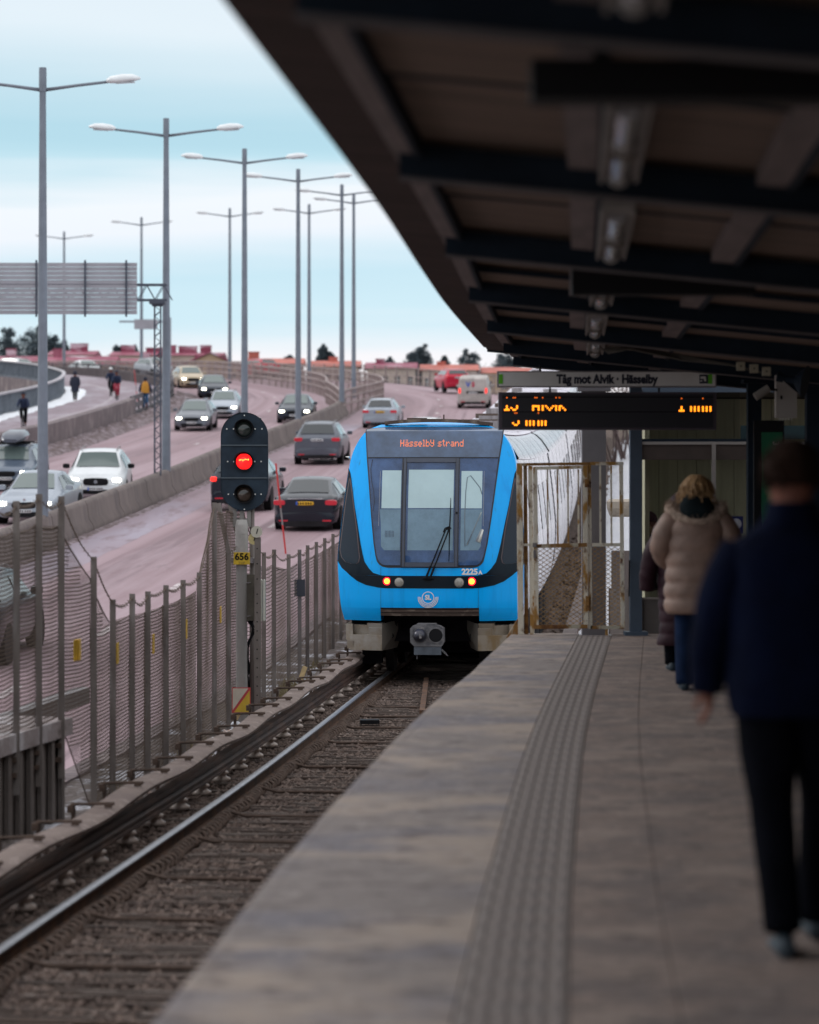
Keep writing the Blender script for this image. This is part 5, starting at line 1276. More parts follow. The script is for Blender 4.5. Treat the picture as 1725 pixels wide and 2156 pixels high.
def emp(name, parent):
    o = bpy.data.objects.new(name, None); C.objects.link(o); o.parent = parent; return o
cp_ = emp('coupler_head', tn)
mb = MB(); pr = [(-.215, .80), (-.155, .815), (-.15, .835), (.125, .835), (.13, .815), (.19, .80), (.245, .765), (.25, .56), (.215, .50), (-.19, .50), (-.245, .56), (-.25, .765)]
mb.loft([[(x_-.0*0-.02, y_, z_) for x_, z_ in pr] for y_ in (-.22, .1)][::-1]); obj('coupler_face', mb, M_coup, cp_)
mb = MB(); mb.sphere((-.125, -.23, .665), (.105, .16, .105), 18, 10); obj('coupler_cone', mb, mat('cone_dark', (.05, .05, .065), .3, .5), cp_, smooth=True)
mb = MB(); rr = [[(.112+r_*math.cos(2*math.pi*k/24), y_, .665+r_*math.sin(2*math.pi*k/24)) for k in range(24)] for r_, y_ in ((.118, -.222), (.118, -.235), (.102, -.235), (.092, -.10))]
mb.loft(rr[::-1]); obj('coupler_funnel', mb, M_coup, cp_, smooth=True, auto=35); mb = MB(); mb.disc((.112, -.237, .665), .098, 22, 'y', .004); obj('funnel_mouth', mb, M_black, cp_)
mb = MB(); mb.box((-.105, -.40, .66), (.035, .03, .06)); obj('cone_pin', mb, M_coup, cp_)
mb = MB(); mb.box((0-.01, -.17, .435), (.40, .12, .115)); mb.box((-.06, -.235, .435), (.008, .01, .115)); mb.box((.08, -.235, .435), (.008, .01, .115)); obj('electric_box', mb, mat('box_bluegrey', (.085, .10, .125), .5, var=.2, vs=8), cp_)
mb = MB(); mb.box((-.17, -.15, .37), (.02, .03, .12)); mb.tube([(.2, -.18, .46), (.26, -.2, .40), (.29, -.2, .36), (.24, -.2, .40), (.19, -.19, .45)], .006, 5); mb.tube([(0, .1, .66), (0, 1.2, .66)], .09, 10); obj('coupler_shank', mb, M_coup, cp_)
mb = MB(); rnd = random.Random(4)
for k in range(7): 
    x_ = rnd.uniform(-.6, .6); mb.tube([(x_, .5, 1.0), (x_+rnd.uniform(-.2, .2), .6, .8), (x_+rnd.uniform(-.3, .3), .9, .6)], .018, 6)
obj('hoses', mb, M_under, tn, smooth=True, kind='stuff')
for k_ in range(5):
    for s in (-1, 1): mb = MB(); mb.box((s*1.12, 5.9+k_*1.95, .45), (.30, 1.7, .72)); obj('underfloor_shade_box', mb, M_under, tn)  # dark boxes added to stand in for shade below the car floor
# bogie
bg_ = emp('bogie', tn)
mb = MB(); mb.box((0, 2.9, .42), (1.9, 2.6, .22)); mb.box((-1.02, 2.9, .45), (.16, 2.8, .3)); mb.box((1.02, 2.9, .45), (.16, 2.8, .3)); mb.box((-1.2, 2.5, .30), (.25, .5, .12)); mb.box((1.2, 2.5, .30), (.25, .5, .12)); mb.box((-.95, 1.2, .32), (.3, .25, .3)); mb.box((.95, 1.2, .32), (.3, .25, .3)); obj('bogie_frame', mb, M_under, bg_)
for yy_ in (1.9, 4.0):
    for s in (-1, 1):
        mb = MB(); mb.disc((s*.72, yy_, .42), .42, 28, 'x', .12); obj('wheel', mb, mat('wheel_steel', (.05, .045, .045), .5, .7), bg_, smooth=True, auto=40)
    mb = MB(); mb.tube([(-.75, yy_, .42), (.75, yy_, .42)], .08, 10); obj('axle', mb, M_under, bg_)
# --- the cars behind
def bend(p):
    y = max(0, p[1]-1.3); Y = TY+p[1]*math.cos(thd(TY)); return (p[0], p[1], p[2]+TZ(Y)+1.3)
ringp = [(1.15, .80), (1.31, .86), (1.365, 1.1), (1.41, 1.62), (1.41, 1.86), (1.345, 2.5), (1.272, 3.1), (1.245, 3.27)]
rib = []
for (xa, za), (xb, zb_) in zip(ringp, ringp[1:]):
    n = max(1, int((zb_-za)/.06))
    for k in range(n): rib.append((xa+(xb-xa)*k/n + (.006 if len(rib) % 2 else 0), za+(zb_-za)*k/n))
rib.append(ringp[-1])
roofp = [(1.25, 3.272), (1.275, 3.285), (1.272, 3.30), (1.20, 3.42), (1.12, 3.53), (1.0, 3.64), (.75, 3.73), (.4, 3.785), (0, 3.80)]
lens = [(1.35, 15.9), (16.5, 30.4), (31.0, 46.0), (46.6, 61), (61.6, 76), (76.6, 90)]
M_bell = mat('bellows', (.03, .03, .035), .8)
M_sideglass = mat('side_glass', (.42, .42, .46), .10, .7, spec=.8, coat=.7)
for ci, (ya, yb_) in enumerate(lens):
    yy_ = frange(ya, yb_, 1.2)
    for s in (-1, 1):
        mb = MB(); mb.loft([[bend((s*x_, y_, z_)) for x_, z_ in rib] for y_ in yy_], caps=False, closed=False); obj('side_wall', mb, M_steel, tn, auto=60, smooth=True)
    mb = MB(); mb.loft([[bend((x_, y_, z_)) for x_, z_ in roofp+[(-a, b) for a, b in roofp[-2::-1]]] for y_ in yy_], caps=False, closed=False); ro = obj('roof_edge', mb, M_steel, tn, smooth=True, auto=50)
    mb = MB(); top = [(.93, 3.69), (.9, 3.72), (.75, 3.755), (.4, 3.81), (0, 3.825)]; mb.loft([[bend((x_, y_, z_)) for x_, z_ in top+[(-a, b) for a, b in top[-2::-1]]] for y_ in frange(ya+.1, yb_-.1, 1.2)]); rf = obj('roof_snow', mb, M_snowroof, tn, smooth=True, auto=50)
    mb = MB(); y_ = ya+.4
    while y_ < yb_-.3:
        mb.loft([[bend((x_, y_+q, z_+h_)) for x_, z_ in [(.88, 3.735), (.75, 3.76), (.4, 3.815), (0, 3.83), (-.4, 3.815), (-.75, 3.76), (-.88, 3.735)]] for q, h_ in ((-.03, 0), (-.02, .018), (.02, .018), (.03, 0))], caps=False, closed=False); y_ += .30
    obj('roof_rib', mb, M_snowroof, rf, kind='stuff')
    for bx_, by_, w_, d_, h_ in ((0.05, 3, 1.5, .14, .05), (-.2, 5.6, .5, .9, .10), (.45, 7.5, .35, .5, .12), (.1, 9.3, 1.7, .14, .05), (.5, 11.5, .4, .6, .1), (-.5, 12.2, .3, .3, .14)):
        if ci == 0 and by_ == 3: continue
        mb = MB(); mb.box(bend((bx_, ya+by_, 3.85)), (w_, d_, h_+.06)); obj('roof_box', mb, M_brown if w_ > 1 else M_galv, rf)
    # vertical seams, doors and windows
    y_ = ya+.02; k = 0
    while y_ < yb_-.05:
        for s in (-1, 1):
            mb = MB(); mb.loft([[bend((s*(x_+.010), y_+q, z_)) for q in (0, .035 if k % 3 else .07)] for x_, z_ in ringp[1:]+roofp[2:6]], caps=False, closed=False); obj('body_seam', mb, M_seam, tn)
        y_ += (.45, .8, 1.1)[k % 3]; k += 1
    for wy, ww in ((2.2, 1.5), (4.9, 1.2), (7.2, 1.5), (9.6, 1.2), (12.0, 1.5)):
        for s in (-1, 1):
            if ya+wy+ww > yb_: continue
            mb = MB(); mb.loft([[bend((s*(x_+.014), ya+wy+q*ww, z_)) for q in (0, .33, .66, 1)] for x_, z_ in ((1.393, 2.02), (1.36, 2.35), (1.31, 2.8))], caps=False, closed=False); obj('side_window', mb, M_sideglass, tn, smooth=True)
    if ci < 5:
        mb = MB(); yb2 = lens[ci+1][0]; mb.loft([[bend((x_*.95, y_, z_-.03)) for x_, z_ in ringp+roofp[3:]+[(-a, b) for a, b in (ringp+roofp[3:])[-2::-1]]] for y_ in (yb_-.02, yb2+.02)]); obj('bellows', mb, M_bell, tn)
    if ci: mb = MB(); mb.loft([[bend((x_, y_, z_)) for x_, z_ in ((-1.15, .45), (1.15, .45), (1.15, .95), (-1.15, .95))] for y_ in frange(ya, yb_, 2)]); obj('underframe', mb, M_under, tn)
mb = MB()
rings = [[(x_, yf(x_, 3.7)+.18+o_, 3.865-.07*(x_/1.0)**2+dz_) for o_, dz_ in ((0, -.03), (0, .02), (.08, .02), (.08, -.03))] for x_ in [-.74+1.64*q/12 for q in range(13)]]
mb.loft(rings); mb.box((.0+.16, .85, 3.90), (.02, .02, .10)); mb.box((-.25, .9, 3.885), (.3, .1, .03)); obj('roof_gutter', mb, M_brown, tn)
for o in list(tn.children):
    if o.name.split('.')[0] == 'roof_edge': pass
# ================================================================== platform
XE = interp([(-6, -1.72), (0, -1.36), (8.94, -.80), (14.76, -.425), (21.4, .12), (25.2, .50), (30.45, .975), (32.0, 1.11)])
XT = interp([(-6, -.55), (0, -.22), (8.94, .30), (12.33, .50), (19.9, 1.02), (30.1, 1.86), (32.2, 2.04)])
YE = 31.85; YB = -44.3
def pp_(Y, d, z=0): return Vector((XE(Y)+d, Y-.085*d, z))
plat = bpy.data.objects.new('platform', None); C.objects.link(plat); plat['kind'] = 'structure'
def pslab(name, d0, d1, Y0, Y1, m, z=0, th=.12, step=.75, wob=0):
    # d0/d1: ('e', offset from the edge) or ('t', offset from the tactile strip)
    g_ = lambda Y, d: (XE if d[0] == 'e' else XT)(Y)+d[1]-XE(Y)
    mb = MB(); ys = frange(Y0+.003, Y1-.003, step)
    mb.loft([[pp_(Y, g_(Y, d0)+.002, z), pp_(Y, g_(Y, d1)-.002, z), pp_(Y, g_(Y, d1)-.002, z-th), pp_(Y, g_(Y, d0)+.002, z-th)] for Y in ys][::-1]); return obj(name, mb, m, plat)
Y = YB
while Y < YE-.1:
    Y1 = min(Y+4.7, YE); pslab('edge_slab', ('e', .07), ('t', -.177), Y, Y1, M_platedge); pslab('paving_slab', ('t', .177), ('t', .52), Y, Y1, M_plat); pslab('paving_slab', ('t', .52), ('t', 1.25), Y, Y1, M_plat); pslab('paving_slab', ('t', 1.25), ('t', 3.4), Y, Y1, M_plat); pslab('paving_slab', ('t', 3.4), ('t', 7.6), Y, Y1, M_plat); Y = Y1
Y = -5.0
while Y < YE-.1: 
    Y1 = min(Y+1.2, YE); e_ = rnd.uniform(-.006, .006); mb = MB(); mb.loft([[pp_(q, .075, .001), pp_(q, .018+e_, .001), pp_(q, .002+e_, -.016), pp_(q, e_, -.10), pp_(q, .075, -.10)] for q in frange(Y, Y1-.002, .3)]); obj('nosing', mb, M_platedge, plat, smooth=True, auto=25); Y = Y1
mb = MB(); mb.loft([[pp_(Y, -.0, -.10), pp_(Y, 9.0, -.10), pp_(Y, 9.0, -1.6), pp_(Y, .12, -1.6), pp_(Y, .12, -.3), pp_(Y, -.0, -.22)] for Y in frange(YB, YE, 1)][::-1]); obj('platform_body', mb, M_conc, plat)
# tactile slabs
tm = MB(); W_ = .35; Lg = .42
tm.box((0, 0, -.05), (W_-.004, Lg-.006, .10))
tb = tm.mesh('tactile_slab', [M_tact])
rm_ = MB()
for k in range(6): 
    x_ = -W_/2+.03+k*(W_-.06)/5; rm_.loft([[(x_-.017, y_, 0), (x_-.011, y_, .0032), (x_+.011, y_, .0032), (x_+.017, y_, 0)] for y_ in (-Lg/2+.008, Lg/2-.008)])
rme_ = rm_.mesh('rib', [M_rib]); Y = 1.0
rnd = random.Random(6)
while Y < YE-.35:
    p = Vector((XT(Y), Y-.08, .001)); a = -math.atan(XT(Y+.5)-XT(Y-.5)); o = obj('tactile_slab', tb, None, plat, loc=tuple(p), rot=(0, 0, a+rnd.uniform(-.004, .004))); r_ = obj('rib', rme_, None, o); Y += Lg

# ================================================================== canopy
XC = interp([(-6, -1.45), (0, -1.06), (8.6, -.53), (14.8, -.15), (20, .12), (24, .34), (31.5, .83)])
ZE = 3.05; SL = .10
def cq(Y, d, dz=0): return Vector((XC(Y)+d, Y-.07*d, ZE-SL*d+dz))
can = thing('platform_canopy', 'dark panelled canopy with navy cross beams sloping down over the platform', 'canopy', (0, 0, 0))
bays = [YB, -40, -35.6, -31.2, -26.8, -22.4, -18, -13.6, -9.2, -4.8, -.5, 3.7, 7.9, 12.1, 16.25, 20.4, 24.6, 28.7, 32.0]
M_brd = mat('eave_board', (.062, .040, .036), .85, 0, var=.35, vs=1.2, stretch=(.3, 9, 1), bump=.25, bs=8, spec=.2)
Y = YB; me_ = None
while Y < 31.4:       # eave: boards running across, slightly uneven at the lip
    mb = MB(); e_ = rnd.uniform(-.012, .012); d1 = .26
    mb.loft([[cq(Y+q, 0+e_, 0), cq(Y+q, d1, 0), cq(Y+q, d1, .025), cq(Y+q, 0+e_, .025)] for q in (.004, .225)]); obj('eave_board', mb, M_brd, can); Y += .23
mb = MB(); mb.loft([[cq(Y, -.03, .02), cq(Y, .10, .02), cq(Y, .10, .075), cq(Y, -.03, .075)] for Y in frange(YB, 31.4, 1)]); obj('gutter', mb, M_deck2, can)
cols_ = [(.26, 1.02), (1.02, 1.78), (1.78, 3.6), (3.6, 6.0), (6.0, 9.0)]
for i in range(len(bays)-1):
    a, b_ = bays[i], bays[i+1]; k = 3 if i > 13 else 2
    for (d0, d1) in cols_:
        for j in range(k):
            y0, y1 = a+(b_-a)*j/k+.02, a+(b_-a)*(j+1)/k-.02; dz = .015+.022*(j % 2)
            mb = MB(); mb.loft([[cq(y_, d0, dz), cq(y_, d1, dz), cq(y_, d1, dz+.03), cq(y_, d0, dz+.03)] for y_ in (y0, y1)]); obj('ceiling_panel', mb, M_deck, can)
            if j: mb = MB(); mb.loft([[cq(y_, d0, dz-.03), cq(y_, d1, dz-.03), cq(y_, d1, dz+.0), cq(y_, d0, dz+.0)] for y_ in (y0-.06, y0-.015)]); obj('panel_batten', mb, M_navy, can)
    for d_, w_ in ((.29, .09), (1.02, .12), (1.78, .12), (3.6, .12)):
        mb = MB(); mb.loft([[cq(y_, d_-w_/2, -.035), cq(y_, d_+w_/2, -.035), cq(y_, d_+w_/2, .06), cq(y_, d_-w_/2, .06)] for y_ in (a+.07, b_-.07)]); obj('stringer', mb, M_string, can)
        mb = MB(); mb.loft([[cq(y_, d_+w_/2+.004, -.05), cq(y_, d_+w_/2+.03, -.05), cq(y_, d_+w_/2+.03, .06), cq(y_, d_+w_/2+.004, .06)] for y_ in (a+.07, b_-.07)]); obj('stringer_flange', mb, M_navy, can)
for i, y_ in enumerate(bays[1:-1]+[31.75]):
    mb = MB(); mb.loft([[cq(y_+q, .27, -.125), cq(y_+q, 9, -.125), cq(y_+q, 9, .012), cq(y_+q, .27, .012)] for q in (-.02, .02)]); bmo = obj('cross_beam', mb, M_navy, can)
    mb = MB(); mb.loft([[cq(y_+q, .27, -.138), cq(y_+q, 9, -.138), cq(y_+q, 9, -.126), cq(y_+q, .27, -.126)] for q in (-.06, .06)]); obj('beam_flange', mb, mat('beam_flange_pale', (.085, .075, .08), .8, var=.2, vs=3), bmo)  # flange colour is paler than the navy beam
# roof sheet on top so that no light leaks through
mb = MB(); mb.loft([[cq(Y, -.02, .12), cq(Y, 9.2, .12), cq(Y, 9.2, .16), cq(Y, -.02, .16)] for Y in frange(YB, 31.9, 1)]); obj('roof_sheet', mb, M_deck2, can)
mb = MB(); mb.loft([[cq(Y, 9.0, -3.1), cq(Y, 9.2, -3.1), cq(Y, 9.2, .12), cq(Y, 9.0, .12)] for Y in frange(YB, 31.9, 1)]); obj('added_shade_wall', mb, M_deck2, can)  # unseen wall, added to shut out light from the right
mb = MB(); mb.loft([[cq(31.5, .0, -.02), cq(31.55, .0, -.02), cq(31.55, .0, .12), cq(31.5, .0, .12)], [cq(31.5, 9, -.02), cq(31.55, 9, -.02), cq(31.55, 9, .12), cq(31.5, 9, .12)]]); obj('end_fascia', mb, M_navy, can)
# columns of the canopy
M_col = mat('column_paint', (.075, .09, .115), .55, var=.15, vs=2)
def column(label, X, Y, w_, h_, m=M_col, d=.16, z0=0):
    mb = MB(); mb.box((0, 0, h_/2), (w_, d, h_)); mb.box((0, 0, .02), (w_+.12, d+.12, .04)); mb.box((0, 0, h_-.02), (w_+.1, d+.1, .04))
    return tag(obj('column', mb, m, loc=(X, Y, z0)), label, 'column')
column('wide blue-grey steel column behind the rusty gate', 2.02, 32.3, .262, 2.75, mat('column_grey', (.20, .19, .21), .6, var=.12, vs=1.5), z0=-.08)
column('dark blue column at the right side of the rusty gate', 2.415, 31.45, .125, 2.72, mat('column_blue', (.06, .085, .125), .55, var=.15, vs=2))
column('black column left of the green information panel', 3.58, 30.6, .14, 2.7, M_navy)
column('dark column at the right edge below the junction boxes', 3.93, 28.6, .16, 2.6, M_navy)
# luminaires
M_lum = mat('luminaire_housing', (.27, .25, .24), .6, var=.2, vs=3); M_diff = mat('luminaire_diffuser', (.36, .35, .37), .25, coat=.3)
lumn = ['nearest ceiling luminaire, cut by the top edge', 'long ceiling luminaire with a pink glint at its far end', 'third ceiling luminaire, with a bluish glint', 'fourth small ceiling luminaire with a round dark end', 'fifth ceiling luminaire close to the junction boxes', 'farthest ceiling luminaire just above the white sign']
for i, (a, b_) in enumerate(((5.2, 7.6), (9.4, 11.9), (13.2, 16.0), (17.5, 20.2), (21.6, 24.3), (25.6, 28.0))):
    t = thing('ceiling_luminaire', lumn[i], 'lamp', tuple(cq((a+b_)/2, 1.17, 0)), -.056, 'ceiling luminaires'); t.rotation_euler = (0, 0, -.056)
    h_ = (b_-a)/2
    mb = MB(); mb.box((0, 0, -.035), (.155, 2*h_, .07)); mb.box((-.07, 0, -.075), (.015, 2*h_, .03)); mb.box((.07, 0, -.075), (.015, 2*h_, .03)); obj('housing', mb, M_lum, t)
    for q in (-.42, .42):
        mb = MB(); mb.tube([(0, q*h_*1.1-.45*h_*.8, -.075), (0, q*h_*1.1+.45*h_*.8, -.075)], .040, 14); obj('diffuser', mb, M_diff, t, smooth=True, auto=40)
        mb = MB(); mb.tube([(0, q*h_*1.1+.35*h_, -.075), (0, q*h_*1.1+.40*h_, -.075)], .052, 14); obj('end_cap', mb, M_lum, t, smooth=True, auto=40)
    mb = MB(); mb.box((0, 0, -.095), (.09, .10, .07)); obj('sensor', mb, mat('luminaire_brown', (.09, .065, .05), .6), t)
# dark hanging boxes
def hbox(label, px0, px1, py0, py1, Y, name='cable_duct', m=M_black, d=.18, cat='duct', hang=True):
    a, b_ = at(px0, py1, Y), at(px1, py0, Y); t = thing(name, label, cat, ((a.x+b_.x)/2, Y, (a.z+b_.z)/2))
    w_, h_ = b_.x-a.x, b_.z-a.z; mb = MB(); mb.box((0, 0, 0), (w_, d, h_)); obj('casing', mb, m, t)
    if hang:
        for q in (-.35, .35): mb = MB(); mb.tube([(w_*q, 0, h_/2), (w_*q, 0, ZE-SL*1.8-(a.z+b_.z)/2+.1)], .012, 6); obj('hanger', mb, M_black, t)
    return t
hbox('large black display box hanging nearest overhead, running out of the picture on the right', 1118, 2050, 132, 216, 8.6)
hbox('black box hanging under the third cross beam, seen from behind', 1203, 1588, 566, 622, 17.2)
# ================================================================== signs
Y = 29.5; sc_ = Y/F
ds = thing('direction_sign', 'long white platform sign reading Tåg mot Alvik Hässelby', 'sign', tuple(at(1277.5, 798.5, Y)))
mb = MB(); mb.box((0, 0, 0), (461*sc_, .12, 34*sc_)); obj('sign_box', mb, mat('sign_frame', (.16, .14, .15), .5), ds)
mb = MB(); mb.box((0, -.062, 0), (455*sc_, .006, 29*sc_)); obj('sign_face', mb, mat('sign_white', (.62, .60, .59), .5, var=.05, vs=3), ds)
o = text('lettering', 'Tåg mot Alvik · Hässelby', .122, mat('sign_ink', (.01, .012, .03), .5), ds, (0, -.067, -.004), bold=.006)
w0 = o.dimensions.x if o.dimensions.x else 1
xs = [v.co.x for v in o.data.vertices]; k_ = (214*sc_)/(max(xs)-min(xs))
for v in o.data.vertices: v.co.x *= k_
M_grn = mat('sign_green', (.10, .42, .01), .5)
for x_ in (-223, 217): mb = MB(); mb.box((x_*sc_, -.067, 0), (8.5*sc_, .004, 20*sc_)); obj('green_mark', mb, M_grn, ds)
mb = MB(); mb.box((203.5*sc_, -.067, 0), (18.5*sc_, .004, 19*sc_)); pc = obj('pictogram', mb, MATS['sign_ink'], ds)
mb = MB(); mb.box((202*sc_, -.071, 3*sc_), (11*sc_, .003, 5*sc_)); mb.box((206*sc_, -.071, -2*sc_), (4*sc_, .003, 5*sc_)); mb.box((198*sc_, -.071, -4*sc_), (5*sc_, .003, 2*sc_)); obj('pictogram_mark', mb, MATS['sign_white'], pc)
for x_ in (-140, 120): mb = MB(); mb.tube([(x_*sc_, 0, .08), (x_*sc_, 0, .14)], .012, 6); obj('hanger', mb, M_black, ds)
Yd = 29.6; sc_ = Yd/F
dd = thing('departure_display', 'wide dark departure display with orange dot letters hanging below the white sign', 'display', tuple(at(1279, 865.5, Yd)))
mb = MB(); mb.box((0, .06, 0), (458*sc_, .22, 79*sc_)); obj('casing', mb, mat('display_casing', (.05, .035, .05), .45), dd)
mb = MB(); mb.box((0, -.052, 0), (444*sc_, .006, 70*sc_)); obj('screen', mb, mat('display_screen', (.012, .012, .018), .3), dd)
for z_ in (29, -2, ): mb = MB(); mb.box((0, -.056, z_*sc_), (444*sc_, .004, 2*sc_)); obj('screen_bar', mb, M_black, dd)
for x_ in (-120, 110): mb = MB(); mb.box((x_*sc_, .06, 46*sc_), (.02, .03, 16*sc_)); obj('hanger', mb, M_black, dd)
lx = lambda c: (1042.3+.2807*c-1279)*sc_
lz = lambda c: -(768.5+.2807*c-865.5)*sc_
M_ledb = mat('led_amber_bright', (1, .3, .02), .4, emit=(1, .25, .01), es=2.4); M_ledd = mat('led_amber_dim', (1, .2, .02), .4, emit=(1, .16, .01), es=.8)
lines = [([('1', 70), ('9', 118), ('A', 280), ('L', 352), ('v', 376), ('i', 452), ('k', 478), ], 246, 335), ([('1', 1378), ('m', 1463), ('i', 1552), ('n3', 1580)], 252, 342), ([('9', 130), ('m', 230), ('i', 320), ('n3', 346)], 361, 448)]
mbb, mbd = MB(), MB()
for glyphs, ytop, ybot in lines:
    pit = (ybot-ytop)/6
    for ch_, x0_ in glyphs:
        g_ = G[ch_]
        for r in range(7):
            for c in range(len(g_[0])):
                if g_[r][c] != '1': continue
                if r in (4, 5, 6): mbb.box((lx(x0_+c*pit*.94+5), -.058, lz(ytop+r*pit*.92+9)), (.0165, .004, .0165))
                elif r == 0: mbd.box((lx(x0_+c*pit*.94+5), -.058, lz(ytop)), (.012, .004, .011))
obj('led_text', mbb, M_ledb, dd, label='lower halves of orange dot letters'); obj('led_text', mbd, M_ledd, dd, label='dim upper dots of the letters')

# ================================================================== gate
GY = 31.6; s_ = GY/F
gt_ = thing('platform_end_gate', 'rusty cream painted steel gate with bars above and mesh below at the platform end', 'gate', (0, 0, 0))
def gp(px, py, dy=0): return at(px, py, GY+dy)
def gbar(name, p0, p1, w_, d_=None, m=M_rust, par=gt_, dy=0):
    mb = MB(); mb.bar(gp(*p0, dy), gp(*p1, dy), w_*s_, (d_ or w_)*s_, up=(0, 1, 0)) ; return obj(name, mb, m, par)
gbar('frame_post', (1094, 975), (1097, 1336), 12); gbar('frame_post', (1106, 975), (1109, 1336), 8, m=M_rust2, dy=.04)
gbar('frame_post', (1117, 981), (1121, 1336), 9, dy=.02)
gbar('top_rail', (1089, 978), (1243, 976), 6, m=M_rust2); gbar('top_rail', (1243, 976), (1313, 976), 7)
gbar('leaf_stile', (1127, 985), (1130, 1322), 9, dy=-.02); gbar('leaf_stile', (1232, 983), (1234, 1322), 9, dy=-.02); gbar('leaf_stile', (1241, 978), (1244, 1324), 7)
gbar('leaf_rail', (1123, 986), (1237, 983), 7, dy=-.025); gbar('leaf_rail', (1128, 1150), (1236, 1147), 8, m=M_rust2, dy=-.025); gbar('leaf_rail', (1124, 1320), (1237, 1319), 8, m=M_rust2, dy=-.025)
gbar('side_stile', (1308, 976), (1312, 1322), 8); gbar('side_rail', (1244, 1147), (1311, 1147), 7); gbar('side_rail', (1244, 1321), (1314, 1321), 7, m=M_rust2)
for x_ in (1153, 1174, 1196, 1218): gbar('gate_bar', (x_, 988), (x_+1, 1147), 3.5)
for x_ in (1264, 1287): gbar('gate_bar', (x_, 980), (x_+1, 1146), 4)
gbar('hinge_strap', (1236, 1008), (1236, 1026), 9, m=M_rust2, dy=-.05); gbar('hinge_strap', (1237, 1255), (1237, 1285), 7, m=M_rust2, dy=-.05)
gbar('lock_box', (1126, 1143), (1126, 1152), 8, m=M_galv, dy=-.05); gbar('keeper', (1126, 1158), (1126, 1175), 5, m=M_galv, dy=-.045)
gbar('bottom_pin', (1278, 1322), (1278, 1338), 6); gbar('mid_link', (1100, 1147), (1116, 1147), 5)
mb = MB(); a, b_, c_ = gp(1066, 1343, -.03), gp(1102, 1343, -.03), gp(1100, 1288, -.03)
mb.add([a, b_, c_, a+Vector((0, .05, 0)), b_+Vector((0, .05, 0)), c_+Vector((0, .05, 0))], [(0, 1, 2), (5, 4, 3), (0, 3, 4, 1), (1, 4, 5, 2), (2, 5, 3, 0)]); obj('gusset_plate', mb, M_rust2, gt_)
def mesh_panel(x0, x1, y0, y1, dy, pw=14.0, ph=9.5):
    # expanded-metal diamonds
    mb = MB(); a, b_ = gp(x0, y1, dy), gp(x1, y0, dy); W_, H_ = b_.x-a.x, b_.z-a.z; wx_, hz_ = pw*s_, ph*s_
    import math as _m
    for sgn in (-1, 1):
        k = -int(W_/wx_*1)-3
        while k*hz_ < H_+W_*hz_/wx_+.1:
            # line z = k*hz + sgn*x*hz/wx
            z0 = k*hz_; pts = []
            f_ = lambda x: z0+sgn*x*hz_/wx_
            xs_ = [0, W_]
            for zz in (0, H_):
                x = (zz-z0)/(sgn*hz_/wx_)
                if 0 < x < W_: xs_.append(x)
            xs_ = sorted(set(xs_)); seg = [x for x in xs_ if -1e-6 <= f_(x) <= H_+1e-6]
            if len(seg) > 1: mb.bar((a.x+seg[0], a.y, a.z+f_(seg[0])), (a.x+seg[-1], a.y, a.z+f_(seg[-1])), .006, .010, up=(0, 1, 0))
            k += 1
    return obj('diamond_mesh', mb, mat('mesh_rust', (.38, .22, .08), .8, var=.35, vs=20), gt_)
mesh_panel(1131, 1231, 1152, 1317, -.01); mesh_panel(1246, 1308, 1151, 1318, .0)
# small bits on the column
mb = MB(); c0 = at(1325, 1180, 31.36); mb.tube([c0, c0+Vector((0, -.05, 0)), at(1325, 1255, 31.31), at(1325, 1255, 31.36)], .008, 6); tag(obj('pull_handle', mb, M_black), 'black pull handle on the dark blue column right of the gate', 'handle')
# stone pillar and snowy bank beyond
sp_ = thing('stone_pillar', 'pale stone pillar with a square cap seen between gate bars and dark blue column', 'pillar', (at(1312, 1100, 46).x, 46, -1.6))
zz = lambda py: HC-(py-1012)*46/F+1.6
mb = MB(); mb.box((0, 0, zz(1240)/2+.5), (.34, .34, zz(1085)-zz(1240)+.6)); sh_ = obj('shaft', mb, M_conc, sp_)
mb = MB(); mb.loft([[(x_*k, y_*k, z_) for x_, y_ in ((-1, -1), (1, -1), (1, 1), (-1, 1))] for k, z_ in ((.18, zz(1088)), (.20, zz(1084)), (.235, zz(1070)), (.24, zz(1056)), (.20, zz(1051)))]); obj('cap', mb, layered('pillar_cap', (.42, .36, .30), [((.25, .2, .17), 5, U, .5, .7, 5)]), sp_)
mb = MB(); mb.box((0, 0, zz(1240)/2), (.42, .42, zz(1238))); obj('base', mb, M_wallrib, sp_)
# snowy bank
def bz(x, y): return TZ(y)-.22+.75*max(0, x-(TC(y)+1.95))+.09*math.sin(x*3+y*1.7)+.07*math.sin(y*2.9-x*2)
bnk = MB(); ys = frange(49, 125, 1.3); 
for Y in ys:
    for k in range(12):
        x = TC(Y)+1.85+k*.75; bnk.v.append((x, Y, bz(x, Y)+ random.uniform(-.05, .05)))
for i in range(len(ys)-1):
    for k in range(11):
        q = i*12+k; bnk.face((q, q+1, q+13, q+12))
obj('snow_bank', bnk, M_snow, smooth=True, kind='structure')
